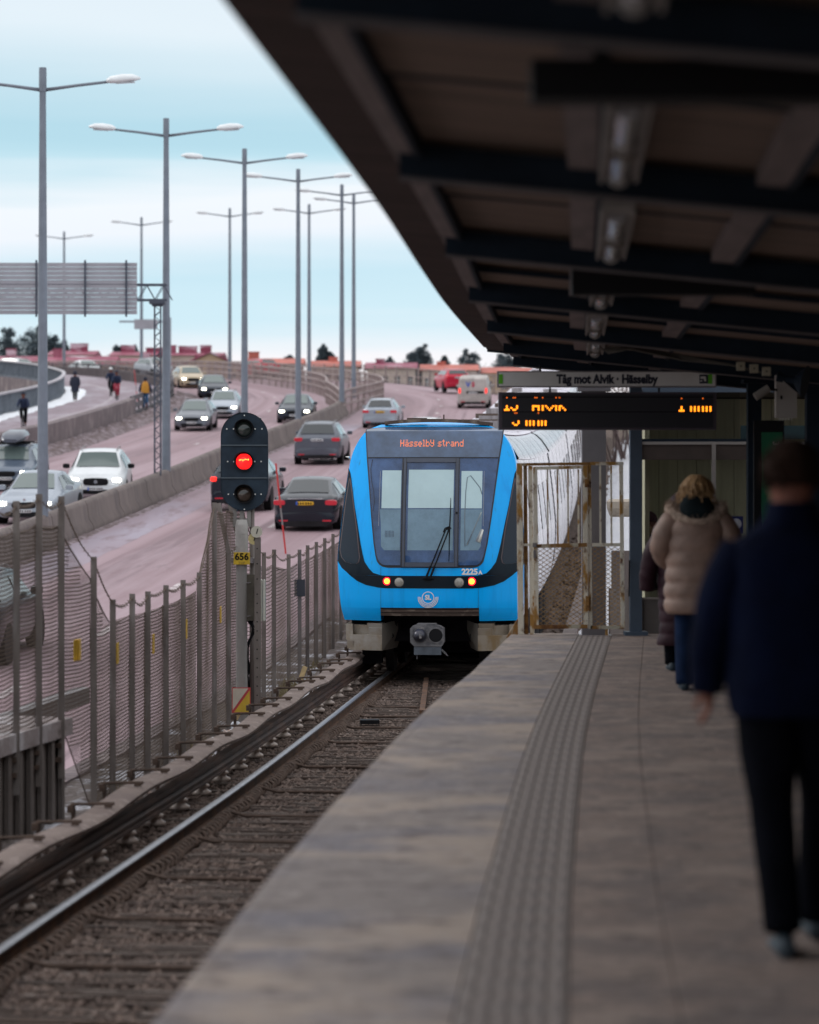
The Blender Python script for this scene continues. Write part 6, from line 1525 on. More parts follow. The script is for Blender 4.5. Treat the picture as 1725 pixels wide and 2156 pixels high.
# bare bushes on the bank
M_twig = mat('bare_twigs', (.12, .085, .08), .9)
rnd = random.Random(17)
for i, (X_, Y_, h_, lb) in enumerate(((8.0, 112, 5.2, 'bare leafless bush on the snowy bank just left of the dark blue column'), (9.2, 120, 5.5, 'second bare bush farther along the snowy bank behind the first'))):
    t = thing('bare_bush', lb, 'bush', (X_, Y_, bz(X_, Y_)-.1)); mb = MB()
    for q in range(14):
        a = rnd.uniform(0, 6.28); p = Vector((rnd.gauss(0, .25), rnd.gauss(0, .25), 0)); d = Vector((math.cos(a)*.35, math.sin(a)*.35, 1)).normalized(); pts = [p]
        for k in range(6): p = p+d*h_/6*rnd.uniform(.7, 1.1); d = (d+Vector((rnd.gauss(0, .2), rnd.gauss(0, .2), .05))).normalized(); pts.append(p)
        mb.tube(pts, [.035, .03, .024, .018, .014, .010, .006], 4)
        for k in range(2, 6):
            for e_ in range(3): mb.bar(pts[k], pts[k]+Vector((rnd.gauss(0, .4), rnd.gauss(0, .4), rnd.uniform(.1, .6))), .012, .012)
    obj('stems', mb, M_twig, t)
mb = MB(); mb.loft([[tp(Y, 1.78+x_, -.12+z_) for x_, z_ in ((-.12, -.1), (-.12, .10), (.12, .10), (.12, -.1))] for Y in frange(34, 100, 2)][::-1]); tag(obj('cable_trough', mb, M_conc), 'low concrete cable trough running beside the track behind the gate', 'cable trough')

# ================================================================== waiting hall
WY = 32.4
sh = thing('waiting_hall', 'dim glazed waiting hall with brown frame and green board walls behind the walkers', 'building', (0, 0, 0))
M_brn = mat('brown_frame', (.075, .055, .050), .6, var=.2, vs=2); M_panel = mat('aluminium_panel', (.20, .185, .185), .6, var=.15, vs=1.5); M_gboard = mat('green_board', (.62, .60, .42), .8, var=.15, vs=1.2, stretch=(6, 6, .5))
def wbox(name, x0, x1, y0, y1, m, dy=0, d=.05, par=sh):
    a, b_ = at(x0, y1, WY+dy), at(x1, y0, WY+dy); mb = MB(); mb.box(((a.x+b_.x)/2, WY+dy, (a.z+b_.z)/2), (b_.x-a.x, d, b_.z-a.z)); return obj(name, mb, m, par)
wbox('door_post', 1340, 1352, 820, 1333, M_brn, -.03, .10)
wbox('plinth_panel', 1353, 1900, 1262, 1333, M_panel); wbox('sill', 1352, 1900, 1258, 1262, mat('sill_metal', (.35, .32, .31), .5), -.03, .06)
wbox('transom', 1352, 1900, 936, 968, M_brn, -.01, .08); wbox('transom_cap', 1352, 1900, 930, 936, MATS['sill_metal'], -.03, .06)
wbox('mullion', 1499, 1507, 936, 1258, MATS['sill_metal'], -.04, .08); wbox('mullion', 1575, 1584, 968, 1258, MATS['sill_metal'], -.04, .08)
for x0, x1 in ((1353, 1498), (1508, 1574), (1585, 1900)): 
    f_ = wbox('window_pane', x0, x1, 968, 1258, mat('hall_glass', (.02, .025, .025), .05, alpha=.14, spec=.6), 0, .012)
wbox('upper_frame', 1352, 1900, 800, 826, MATS['column_blue'], -.02, .08); wbox('upper_frame', 1352, 1590, 924, 930, M_navy, -.02, .08)
wbox('upper_panel', 1560, 1900, 896, 924, mat('teal_panel', (.02, .045, .055), .5), -.02, .04)
wbox('upper_pane', 1353, 1558, 826, 924, MATS['hall_glass'], 0, .012)
x_ = 1368; k = 0
while x_ < 1905:
    mb = MB(); a = at(x_, 1333, 34.3); mb.box((a.x, 34.3, 1.3), (.212, .04, 2.6)); obj('wall_board', mb, M_gboard, sh); x_ += 39.5; k += 1
mb = MB(); mb.box((2.62, 33.4, 1.3), (.05, 1.9, 2.6)); obj('side_wall', mb, M_gboard, sh)
mb = MB(); mb.box((5.95, 34.36, 1.3), (6.6, .05, 2.7)); obj('wall_backing', mb, M_brn, sh)
mb = MB(); mb.box((5.9, 33.4, -.06), (6.6, 1.9, .1)); obj('floor', mb, M_plat, sh)
mb = MB(); mb.box((5.9, 33.4, 2.66), (6.6, 1.9, .08)); obj('ceiling', mb, M_brn, sh)
bn = thing('bench', 'dark bench inside the waiting hall under the seated person', 'bench', (2.9, 33.75, 0))
mb = MB(); mb.box((0, 0, .42), (.5, .42, .04)); obj('seat', mb, M_brn, bn)
for x_ in (-.22, .22): mb = MB(); mb.box((x_, 0, .2), (.04, .4, .4)); obj('leg', mb, M_black, bn)
# conduit beam with boxes
mb = MB(); a, b_ = at(1315, 710, 25.6), at(1660, 752, 25.6); mb.bar(a, b_, .05, .06); tag(obj('conduit_tray', mb, mat('conduit_beige', (.24, .20, .15), .7, var=.2, vs=5)), 'beige conduit tray rising to the left under the ceiling above the white sign', 'conduit')
for i, (px, py, w_) in enumerate(((1365, 709, 18), (1514, 723, 18), (1464, 716, 26), (1425, 710, 24), (1560, 771, 17), (1588, 776, 17), (1614, 782, 17))):
    Y = 25.3 if i < 4 else 26.5; s2 = Y/F; p = at(px, py, Y); mb = MB(); mb.box((0, 0, 0), (w_*s2, .05, 18*s2)); 
    lb = ['cream junction box nearest the luminaires on the conduit tray', 'cream junction box near the right end of the conduit tray', 'dull grey box mid-way on the conduit tray', 'narrow dull grey box left of the mid-tray box', 'leftmost of the three cream boxes beneath the tray', 'middle one of the three cream boxes beneath the tray', 'rightmost of the three cream boxes beneath the tray'][i]
    o = obj('junction_box', mb, mat('box_cream', (.36, .33, .25), .6) if i not in (2, 3) else mat('box_dull', (.20, .17, .16), .6), loc=tuple(p)); tag(o, lb, 'junction box', 'boxes under the canopy')
    mb = MB(); mb.disc((0, -.027, 0), .008, 8, 'y', .005); obj('screw', mb, M_black, o)
mb = MB()
for q in range(5):
    a = at(1268+q*3, 735+q*2, 26.6); mb.tube([a, at(1285+q*10, 722+q*3, 26.6), at(1400+q*10, 742+q*4, 26.8), at(1540, 768, 26.8), at(1625, 790, 26.8)], .011, 5)
tag(obj('cable_bundle', mb, mat('cable_grey', (.09, .085, .075), .6), smooth=True), 'bundle of drooping cables under the canopy above the white sign', 'cables')
# speaker, lamp and white cabinet on the right column
cb = thing('white_cabinet', 'white slanted cabinet on the right-hand column beside the loudspeaker', 'cabinet', tuple(at(1655, 835, 27.8))); s2 = 27.8/F
mb = MB(); mb.loft([[(x_*s2, y_, z_*s2) for x_, z_ in ((-22, -45), (22, -45), (22, 8), (-22, 45))] for y_ in (-.06, .06)][::-1]); obj('case', mb, mat('cabinet_white', (.36, .33, .31), .6), cb)
mb = MB(); mb.box((-11*s2, -.065, -2*s2), (.02, .01, .035)); obj('lock', mb, M_black, cb)
mb = MB()
for k in range(5): mb.tube([((-12+k*6)*s2, 0, -45*s2), ((-12+k*6)*s2, 0, -50*s2)], .006, 6)
obj('cable_gland', mb, M_white, cb)
hs = thing('horn_loudspeaker', 'dark horn loudspeaker fixed above the white cabinet', 'loudspeaker', tuple(at(1672, 800, 27.5)))
mb = MB(); mb.tube([(-.12, 0, .02), (0, -.02, .0), (.05, -.03, -.01), (.10, -.05, -.02)], [.025, .04, .10, .155], 18); mb.tube([(-.16, 0, .03), (-.10, 0, .02)], .045, 12); obj('horn', mb, M_navy, hs, smooth=True, auto=40)
sl = thing('spot_camera', 'small pale tilted camera left of the white cabinet', 'camera', tuple(at(1606, 826, 27.6)))
mb = MB(); mb.tube([(-.07, 0, -.045), (.06, 0, .04)], .038, 12); obj('body', mb, mat('cam_pale', (.26, .24, .22), .5), sl, smooth=True, auto=40); mb = MB(); mb.tube([(.06, 0, .04), (.14, 0, .02)], .012, 6); obj('mount', mb, M_black, sl)
gp_ = thing('green_info_panel', 'tall green information panel in a dark frame, partly behind the man in navy', 'sign', tuple(at(1620, 985, 28.6))); s2 = 28.6/F
mb = MB(); mb.box((0, .03, -120*s2), (64*s2, .05, 440*s2)); obj('frame', mb, M_black, gp_)
mb = MB(); mb.box((6*s2, 0, -60*s2), (44*s2, .01, 270*s2)); obj('green_face', mb, mat('panel_green', (.004, .115, .05), .4), gp_)
for k, (ch_, z_) in enumerate((('3', 52), ('0', 24), ('0', -4), ('2', -30))): text('numeral', ch_, .085, mat('panel_print', (.34, .34, .32), .5), gp_, (13*s2, -.008, z_*s2), (R(90), R(90), 0))
bs = thing('blue_notice', 'small dark blue notice with a pale round mark behind the woman', 'sign', tuple(at(1540, 1105, 32.2))); s2 = 32.2/F
mb = MB(); mb.box((0, 0, 0), (50*s2, .02, 36*s2)); obj('board', mb, mat('notice_blue', (.01, .015, .12), .4), bs); mb = MB(); mb.disc((10*s2, -.014, 2*s2), .06, 20, 'y', .006); obj('round_mark', mb, mat('mark_pale', (.42, .42, .48), .4), bs)

# ================================================================== people
M_skin = mat('skin', (.19, .075, .052), .6, spec=.2); M_hairb = mat('hair_brown', (.020, .010, .007), .9, spec=.1, var=.4, vs=30, stretch=(3, 3, .4)); M_blond = mat('hair_blond', (.31, .18, .08), .6, var=.45, vs=24, stretch=(3, 3, .35))
def skin_body(name, chains, m, parent=None, root=0, sub=1):
    """chains of (x,y,z,r); a chain whose first item is an int starts at that earlier vertex"""
    vs, es, rs_ = [], [], []
    for ch_ in chains:
        prev = None
        for it in ch_:
            if isinstance(it, int): prev = it; continue
            vs.append(it[:3]); rs_.append(it[3]); i = len(vs)-1
            if prev is not None: es.append((prev, i))
            prev = i
    me = bpy.data.meshes.new(name); me.from_pydata(vs, es, []); o = bpy.data.objects.new(name, me); C.objects.link(o)
    md = o.modifiers.new('skin', 'SKIN'); 
    for i, sv in enumerate(me.skin_vertices[0].data): sv.radius = (rs_[i], rs_[i]); sv.use_root = (i == root)
    s2_ = o.modifiers.new('sub', 'SUBSURF'); s2_.levels = sub; s2_.render_levels = sub
    dg = bpy.context.evaluated_depsgraph_get(); dg.update(); nm = bpy.data.meshes.new_from_object(o.evaluated_get(dg), depsgraph=dg)
    bpy.data.objects.remove(o); nm.materials.clear(); nm.materials.append(m)
    nm.polygons.foreach_set('use_smooth', [True]*len(nm.polygons))
    return obj(name, nm, None, parent)
def limb(name, pts, m, parent, puff=0, band=.09, n=16, flat=1.0, label=None):
    """tapered tube through (x,y,z,r) points with optional quilting"""
    P_ = [Vector(p[:3]) for p in pts]; rr = [p[3] for p in pts]; out_, ro = [], []
    acc = 0
    for i in range(len(P_)-1):
        L2 = (P_[i+1]-P_[i]).length; k = max(2, int(L2/(band/5 if puff else .05)))
        for q in range(k):
            u = q/k; us = u*u*(3-2*u); s_ = acc+L2*u; f_ = 1+puff*(abs(math.sin(math.pi*s_/band))**.5-.75) if puff else 1
            out_.append(P_[i].lerp(P_[i+1], u)); ro.append((rr[i]+(rr[i+1]-rr[i])*us)*f_)
        acc += L2
    out_.append(P_[-1]); ro.append(rr[-1])
    # round the corners of the centre line
    for _ in range(3): out_ = [out_[0]]+[(out_[j-1]+out_[j]*2+out_[j+1])/4 for j in range(1, len(out_)-1)]+[out_[-1]]
    out_ = [out_[0]]+out_+[out_[-1]+(out_[-1]-out_[-2])*.3]; ro = [ro[0]*.6]+ro+[ro[-1]*.5]
    out_[0] = out_[1]-(out_[2]-out_[1])*.4
    mb = MB(); mb.tube(out_, ro, n, ry=[r*flat for r in ro]); return obj(name, mb, m, parent, smooth=True, label=label)
def coat(name, rings, m, parent, puff=.0, band=.11, n=28):
    """rings (z, cx, cy, rx, ry) from hem upwards; optional quilting in z"""
    f = [interp([(r[0], r[k]) for r in rings]) for k in (1, 2, 3, 4)]; z0, z1 = rings[0][0], rings[-1][0]
    k = max(8, int((z1-z0)/(band/6 if puff else .03))); mb = MB(); rr = []; rnd_ = random.Random(3)
    for i in range(k+1):
        z = z0+(z1-z0)*i/k; q = 1+puff*(abs(math.sin(math.pi*(z-z0)/band))**.5-.7) if puff else 1
        ring = []
        for j in range(n):
            a = 2*math.pi*j/n; wr = 1+.012*math.sin(a*5+z*23)+.008*math.sin(a*9-z*31)
            cxp = math.copysign(abs(math.cos(a))**.85, math.cos(a)); sxp = math.copysign(abs(math.sin(a))**.9, math.sin(a))
            ring.append((f[0](z)+f[2](z)*q*wr*cxp, f[1](z)+f[3](z)*q*wr*sxp, z))
        rr.append(ring)
    mb.loft(rr); return obj(name, mb, m, parent, smooth=True, auto=60)
def shoe(parent, x, y, z, L2, m, rz=0, pitch=0):
    mb = MB(); rr = []
    for u, w_, h_ in ((0, .030, .05), (.08, .036, .075), (.35, .036, .085), (.6, .042, .055), (.85, .044, .042), (1, .025, .028)):
        rr.append([(w_*math.cos(a), -L2*.3+L2*u, max(0, h_*.5+h_*.5*math.sin(a)*1.15)) for a in [2*math.pi*k/12 for k in range(12)]])
    mb.loft(rr[::-1]); return obj('shoe', mb, m, parent, smooth=True, loc=(x, y, z), rot=(pitch, 0, rz))
def fingers(chains, wrist_idx, w_, s, down=Vector((0, 0, -1)), fwd=.02):
    base = w_
    for k, (dx, l_) in enumerate(((-.028, .060), (-.010, .070), (.010, .066), (.027, .052))):
        r0 = Vector((w_[0]+.01*s, w_[1]+dx, w_[2]-.075)); chains.append([wrist_idx, (r0.x, r0.y, r0.z, .0105), (r0.x-.012*s, r0.y, r0.z-l_*.5, .009), (r0.x-.035*s, r0.y, r0.z-l_*.9, .0075)])
    chains.append([wrist_idx, (w_[0]-.01*s, w_[1]+.035, w_[2]-.03, .012), (w_[0]-.03*s, w_[1]+.05, w_[2]-.065, .010), (w_[0]-.035*s, w_[1]+.048, w_[2]-.09, .0085)])
def basebody(H, armL, armR, legL, legR, headturn=0, lean=0):
    """standing body facing +Y; returns chains; arms = (elbow, wrist), legs = (knee, ankle)"""
    k = H/1.75; c = []
    sh_z, hip = 1.42*k, .93*k
    c.append([(0, 0, hip, .13*k), (0, 0, 1.12*k, .12*k), (0, 0, 1.3*k, .135*k), (0, 0, sh_z, .10*k), (0, 0, 1.50*k, .058*k), (0, .015, 1.57*k, .072*k), (0, .02, 1.66*k, .098*k), (0, .015, 1.72*k, .075*k)])
    c.append([6, (.0, .125*k, 1.615*k, .014*k)])   # nose
    for s in (-1, 1): c.append([6, (s*.085*k, .01, 1.63*k, .022*k)])
    for s, (el, wr) in ((-1, armL), (1, armR)):
        c.append([3, (s*.15*k, 0, 1.385*k, .048*k), (*el, .045*k), (*wr, .030*k), (wr[0], wr[1]+.005, wr[2]-.06, .036*k)])
    for s, (kn, an) in ((-1, legL), (1, legR)):
        c.append([0, (s*.09*k, 0, .86*k, .085*k), (*kn, .060*k), (*an, .042*k), (an[0], an[1]+.13, an[2]-.05, .035*k)])
    return c
def person(label, X, Y, z, rz, H, armL, armR, legL, legR, **kw):
    ch_ = basebody(H, armL, armR, legL, legR)
    if kw.get('hand'):
        idx = sum(len([q for q in c if not isinstance(q, int)]) for c in ch_[:4]) + 3
        fingers(ch_, idx, armL[1], 1)
    b = skin_body('person', ch_, M_skin, None, 0, 1); b.location = (X, Y, z); b.rotation_euler = (0, 0, rz); tag(b, label, 'person'); return b

# --- man in navy jacket
M_navyj = mat('navy_jacket', (.0025, .0045, .016), .9, spec=.06, var=.3, vs=5, bump=.25, bs=9); M_trk = mat('black_trousers', (.003, .0035, .006), .95, spec=.05, var=.3, vs=5, bump=.3, bs=9); M_shoe = mat('grey_shoe', (.035, .05, .065), .7)
mX, mY = (1668-862.5)*10.3/F, 10.3
man = person('man in a navy padded jacket and black trousers walking away in the right foreground', mX, mY, 0, -.03, 1.78, ((-.285, .02, 1.10), (-.295, .05, .93)), ((.29, -.05, 1.10), (.30, .02, .92)), ((-.08, -.02, .50), (-.03, -.10, .10)), ((.12, .12, .52), (.11, .30, .10)), hand=True)
coat('jacket', [(.83, 0, 0, .215, .165), (.95, 0, 0, .235, .175), (1.1, 0, 0, .232, .17), (1.28, 0, 0, .232, .165), (1.38, 0, 0, .235, .15), (1.44, 0, 0, .205, .13), (1.48, 0, .0, .14, .105), (1.52, 0, .0, .10, .095), (1.575, 0, .005, .088, .092)], M_navyj, man, puff=.025, band=.16)
limb('sleeve', [(-.165, 0, 1.40, .090), (-.235, 0, 1.28, .088), (-.285, .02, 1.08, .075), (-.292, .045, .94, .062), (-.294, .05, .91, .055)], M_navyj, man, puff=.03, band=.14)
limb('sleeve', [(.165, 0, 1.40, .090), (.24, -.01, 1.28, .088), (.29, -.05, 1.08, .075), (.30, 0, .95, .062), (.30, .02, .92, .055)], M_navyj, man, puff=.03, band=.14)
limb('trouser_leg', [(-.09, 0, .92, .115), (-.085, 0, .75, .105), (-.07, -.02, .48, .078), (-.045, -.08, .16, .068), (-.04, -.095, .09, .066)], M_trk, man, label='left trouser leg')
limb('trouser_leg', [(.09, 0, .92, .115), (.105, .05, .75, .105), (.12, .12, .50, .078), (.11, .26, .16, .068), (.11, .29, .09, .066)], M_trk, man)
shoe(man, -.035, -.08, 0, .29, M_shoe); shoe(man, .11, .31, .01, .29, M_shoe)
def hairmass(name, parent, c, r, m, jag=.06, n=20, cutz=None, seed=1, strands=0, slen=.1, sdown=0):
    rnd_ = random.Random(seed); mb = MB(); rr = []
    for i in range(1, 14):
        t = math.pi*i/14-math.pi/2; z = math.sin(t)
        if cutz is not None and z < cutz: continue
        rr.append([(c[0]+r[0]*math.cos(t)*math.cos(2*math.pi*j/n)*(1+rnd_.uniform(-jag, jag)), c[1]+r[1]*math.cos(t)*math.sin(2*math.pi*j/n)*(1+rnd_.uniform(-jag, jag)), c[2]+r[2]*z) for j in range(n)])
    mb.loft(rr)
    for k in range(strands):
        a = rnd_.uniform(0, 6.28); t = rnd_.uniform(-.5, 1.3); p = Vector((c[0]+r[0]*math.cos(t)*math.cos(a), c[1]+r[1]*math.cos(t)*math.sin(a), c[2]+r[2]*math.sin(t))); q = p+Vector((rnd_.gauss(0, .3), rnd_.gauss(0, .3), -sdown))*slen
        mb.tube([p, p.lerp(q, .5)+Vector((math.cos(a), math.sin(a), 0))*slen*.12, q], [.006, .005, .002], 4)
    return obj(name, mb, m, parent, smooth=True)
hairmass('hair', man, (0, .005, 1.685), (.102, .112, .118), M_hairb, .04, cutz=-.45, seed=2, strands=120, slen=.04, sdown=.6)
# --- woman in beige parka
M_beige = mat('beige_parka', (.235, .150, .118), .55, var=.18, vs=6, bump=.3, bs=10); M_fur = mat('fur_trim', (.40, .30, .24), .9, var=.4, vs=25, bump=.8, bs=40); M_hood = mat('dark_hood', (.008, .013, .016), .9, spec=.1, var=.3, vs=5); M_jean = mat('blue_jeans', (.006, .014, .040), .9, spec=.1, var=.3, vs=6); M_bootd = mat('dark_shoe', (.02, .035, .05), .6)
wX, wY = (1467-862.5)*23.25/F, 23.25
wo = person('woman in a beige quilted parka with fur collar and blond hair walking away', wX, wY, 0, -.04, 1.66, ((-.30, .0, 1.13), (-.20, .17, 1.0)), ((.30, .0, 1.13), (.20, .17, 1.0)), ((-.09, .0, .48), (-.10, -.07, .09)), ((.08, .08, .5), (.09, .2, .1)))
coat('parka', [(.60, 0, 0, .248, .18), (.72, 0, 0, .254, .185), (.9, 0, 0, .246, .18), (1.05, 0, 0, .238, .175), (1.2, 0, 0, .232, .17), (1.32, 0, 0, .225, .15), (1.39, 0, 0, .17, .12), (1.45, 0, .0, .09, .09)], M_beige, wo, puff=.09, band=.122)
limb('sleeve', [(-.175, 0, 1.36, .088), (-.25, -.02, 1.24, .095), (-.285, 0, 1.13, .09), (-.25, .10, 1.03, .078), (-.20, .17, .99, .062)], M_beige, wo, puff=.09, band=.105)
limb('sleeve', [(.175, 0, 1.36, .088), (.25, -.02, 1.24, .095), (.285, 0, 1.13, .09), (.25, .10, 1.03, .078), (.20, .17, .99, .062)], M_beige, wo, puff=.09, band=.105)
# fur collar ring with hairs
mb = MB(); rnd = random.Random(5); pts = []
for k in range(26):
    a = 2*math.pi*k/26; pts.append((.205*math.cos(a)*(1 if math.sin(a) > -.2 else 1.0), .02+.135*math.sin(a), 1.405-.075*max(0, -math.sin(a))+.025*abs(math.cos(a))))
mb.tube(pts, .047, 10, closed=True)
for k in range(3200):
    i = rnd.randrange(26); p = Vector(pts[i]).lerp(Vector(pts[(i+1) % 26]), rnd.random()); d = Vector((rnd.gauss(0, 1), rnd.gauss(0, 1), rnd.gauss(0, 1))).normalized(); mb.add([p+d*.034+Vector((.004, 0, 0)), p+d*.034-Vector((.004, 0, 0)), p+d*rnd.uniform(.06, .098)], [(0, 1, 2)])
obj('fur_collar', mb, M_fur, wo)
coat('hood', [(1.34, 0, -.085, .10, .07), (1.40, 0, -.06, .145, .105), (1.47, 0, -.03, .132, .115), (1.53, 0, -.015, .112, .112), (1.57, 0, .0, .085, .10)], M_hood, wo)
hairmass('hair', wo, (.0, -.0, 1.595), (.112, .122, .105), M_blond, .05, cutz=-.75, seed=4, strands=420, slen=.10, sdown=.9)
limb('jean_leg', [(-.09, 0, .80, .10), (-.09, 0, .5, .082), (-.10, -.06, .14, .07), (-.10, -.07, .05, .068)], M_jean, wo); limb('jean_leg', [(.09, 0, .80, .10), (.085, .08, .5, .082), (.09, .19, .14, .07), (.09, .2, .07, .068)], M_jean, wo)
shoe(wo, -.10, -.05, 0, .26, M_bootd); shoe(wo, .09, .22, .0, .26, M_bootd)
# --- second woman in long burgundy coat
M_burg = mat('burgundy_coat', (.028, .010, .016), .6, spec=.2, var=.25, vs=6, bump=.3, bs=10)
bX, bY = (1434-862.5)*25.6/F, 25.6
bu = person('person in a long dark burgundy quilted coat mostly hidden behind the woman in beige', bX, bY, 0, .02, 1.56, ((-.26, .0, 1.02), (-.27, .06, .80)), ((.26, .0, 1.02), (.27, .06, .80)), ((-.08, 0, .45), (-.08, -.03, .09)), ((.08, .05, .45), (.08, .12, .09)))
coat('long_coat', [(.22, -.02, 0, .19, .15), (.4, 0, 0, .185, .16), (.7, 0, 0, .20, .17), (.95, 0, 0, .20, .16), (1.15, 0, 0, .20, .15), (1.22, 0, 0, .15, .12), (1.28, 0, 0, .09, .09)], M_burg, bu, puff=.06, band=.10)
limb('sleeve', [(-.15, 0, 1.2, .08), (-.25, 0, 1.02, .082), (-.285, .02, .85, .075), (-.29, .06, .70, .065)], M_burg, bu, puff=.09, band=.09); limb('sleeve', [(.15, 0, 1.2, .08), (.25, 0, 1.02, .082), (.27, .05, .8, .07)], M_burg, bu, puff=.09, band=.09)
for s in (-1, 1): limb('trouser_leg', [(s*.08, 0, .7, .09), (s*.08, .02, .4, .075), (s*.08, -.02 if s < 0 else .12, .06, .062)], M_trk, bu)
hairmass('hood', bu, (0, 0, 1.43), (.11, .12, .125), M_burg, .02, seed=3); shoe(bu, -.08, -.02, 0, .25, M_bootd); shoe(bu, .08, .13, 0, .25, M_bootd)
# --- seated person inside the hall, facing right
M_plum = mat('plum_knit', (.06, .018, .026), .9, var=.3, vs=20); M_dkc = mat('dark_coat', (.012, .012, .022), .8, var=.3, vs=5)
sX = at(1358, 0, 33.7).x; k = 1.62/1.75
chs = [[(0, 0, .52, .13), (0, 0, .70, .12), (0, .02, .88, .125), (0, .02, .98, .095), (0, .03, 1.05, .05), (0, .045, 1.12, .065), (0, .05, 1.19, .09), (0, .045, 1.25, .065)], [6, (0, .155, 1.165, .014)], [6, (-.08, .04, 1.17, .02)], [6, (.08, .04, 1.17, .02)],
       [3, (-.16, .02, .97, .055), (-.21, .10, .74, .042), (-.12, .30, .66, .03), (-.08, .36, .65, .032)], [3, (.16, .02, .97, .055), (.21, .10, .74, .042), (.12, .30, .66, .03), (.08, .36, .65, .032)],
       [0, (-.1, .1, .52, .08), (-.11, .46, .52, .06), (-.11, .48, .10, .04), (-.11, .60, .05, .033)], [0, (.1, .1, .52, .08), (.11, .46, .52, .06), (.11, .48, .10, .04), (.11, .60, .05, .033)]]
se = skin_body('person', chs, M_skin); se.location = (sX, 33.7, -.02); se.rotation_euler = (0, 0, -math.pi/2); tag(se, 'person in plum beanie and dark coat sitting inside the waiting hall, facing right', 'person')
coat('coat', [(.46, 0, .02, .19, .17), (.6, 0, .02, .19, .165), (.8, 0, .02, .18, .15), (.93, 0, .02, .17, .13), (1.0, 0, .02, .11, .09), (1.06, 0, .03, .075, .075)], M_dkc, se)
limb('sleeve', [(-.15, .02, .96, .07), (-.21, .1, .74, .062), (-.13, .28, .67, .048)], M_dkc, se); limb('sleeve', [(.15, .02, .96, .07), (.21, .1, .74, .062), (.13, .28, .67, .048)], M_dkc, se)
limb('trouser_leg', [(-.1, .05, .52, .095), (-.11, .46, .52, .07), (-.11, .48, .12, .055)], M_trk, se); limb('trouser_leg', [(.1, .05, .52, .095), (.11, .46, .52, .07), (.11, .48, .12, .055)], M_trk, se)
hairmass('beanie', se, (0, .035, 1.225), (.105, .112, .10), M_plum, .01, cutz=-.25, seed=6); hairmass('hair', se, (0, .01, 1.12), (.10, .085, .10), M_blond, .05, seed=7, strands=60, slen=.06, sdown=1)
shoe(se, -.11, .5, .02, .25, M_bootd); shoe(se, .11, .5, .02, .25, M_bootd)

# --- walkers and cyclists on the bike path
M_blk = mat('black_coat', (.012, .016, .035), .8); M_or = mat('orange_jacket', (.50, .22, .02), .7); M_bj = mat('mid_blue_trousers', (.03, .10, .22), .8); M_dkb = mat('navy_coat', (.010, .02, .055), .8); M_rd = mat('red_frame', (.5, .02, .06), .5); M_helm = mat('white_helmet', (.7, .72, .72), .4); M_fr = mat('bike_black', (.02, .02, .022), .5); M_yl = mat('fluor_yellow', (.6, .65, .05), .6)
def px_at(px, Y): return (px-862.5)*Y/F
wk = person('lone walker in a long dark hooded coat on the bike path', px_at(158, 175), 175, pz(175), math.pi, 1.78, ((-.24, 0, 1.15), (-.26, .05, .92)), ((.24, 0, 1.15), (.26, .05, .92)), ((-.09, .08, .5), (-.08, .15, .08)), ((.09, -.05, .5), (.08, -.16, .1)))
coat('coat', [(.55, 0, 0, .24, .18), (.9, 0, 0, .235, .17), (1.2, 0, 0, .225, .16), (1.38, 0, 0, .20, .13), (1.48, 0, 0, .10, .09)], M_blk, wk); hairmass('hood', wk, (0, -.01, 1.67), (.13, .13, .15), M_blk, .02, seed=3)
for s in (-1, 1): limb('sleeve', [(s*.17, 0, 1.42, .08), (s*.25, 0, 1.15, .075), (s*.26, .05, .93, .06)], M_blk, wk); limb('trouser_leg', [(s*.09, 0, .9, .10), (s*.09, .06 if s < 0 else -.04, .5, .075), (s*.08, .14 if s < 0 else -.15, .12, .06)], M_trk, wk)
ow = person('walker in an orange jacket and blue trousers partly behind the steel guard rail', px_at(306, 166), 166, pz(166), 0, 1.72, ((-.28, 0, 1.15), (-.30, .05, .92)), ((.28, 0, 1.15), (.30, .05, .92)), ((-.09, 0, .5), (-.08, .05, .08)), ((.09, .0, .5), (.08, -.06, .08)))
coat('jacket', [(.85, 0, 0, .23, .17), (1.2, 0, 0, .23, .16), (1.38, 0, 0, .20, .13), (1.5, 0, 0, .09, .09)], M_or, ow); hairmass('hat', ow, (0, 0, 1.66), (.11, .12, .12), M_blk, .02, seed=3)
for s in (-1, 1): limb('sleeve', [(s*.17, 0, 1.40, .08), (s*.29, 0, 1.15, .075), (s*.32, .05, .93, .06)], M_dkb, ow); limb('trouser_leg', [(s*.09, 0, .9, .10), (s*.09, 0, .5, .08), (s*.08, 0, .08, .065)], M_bj, ow)
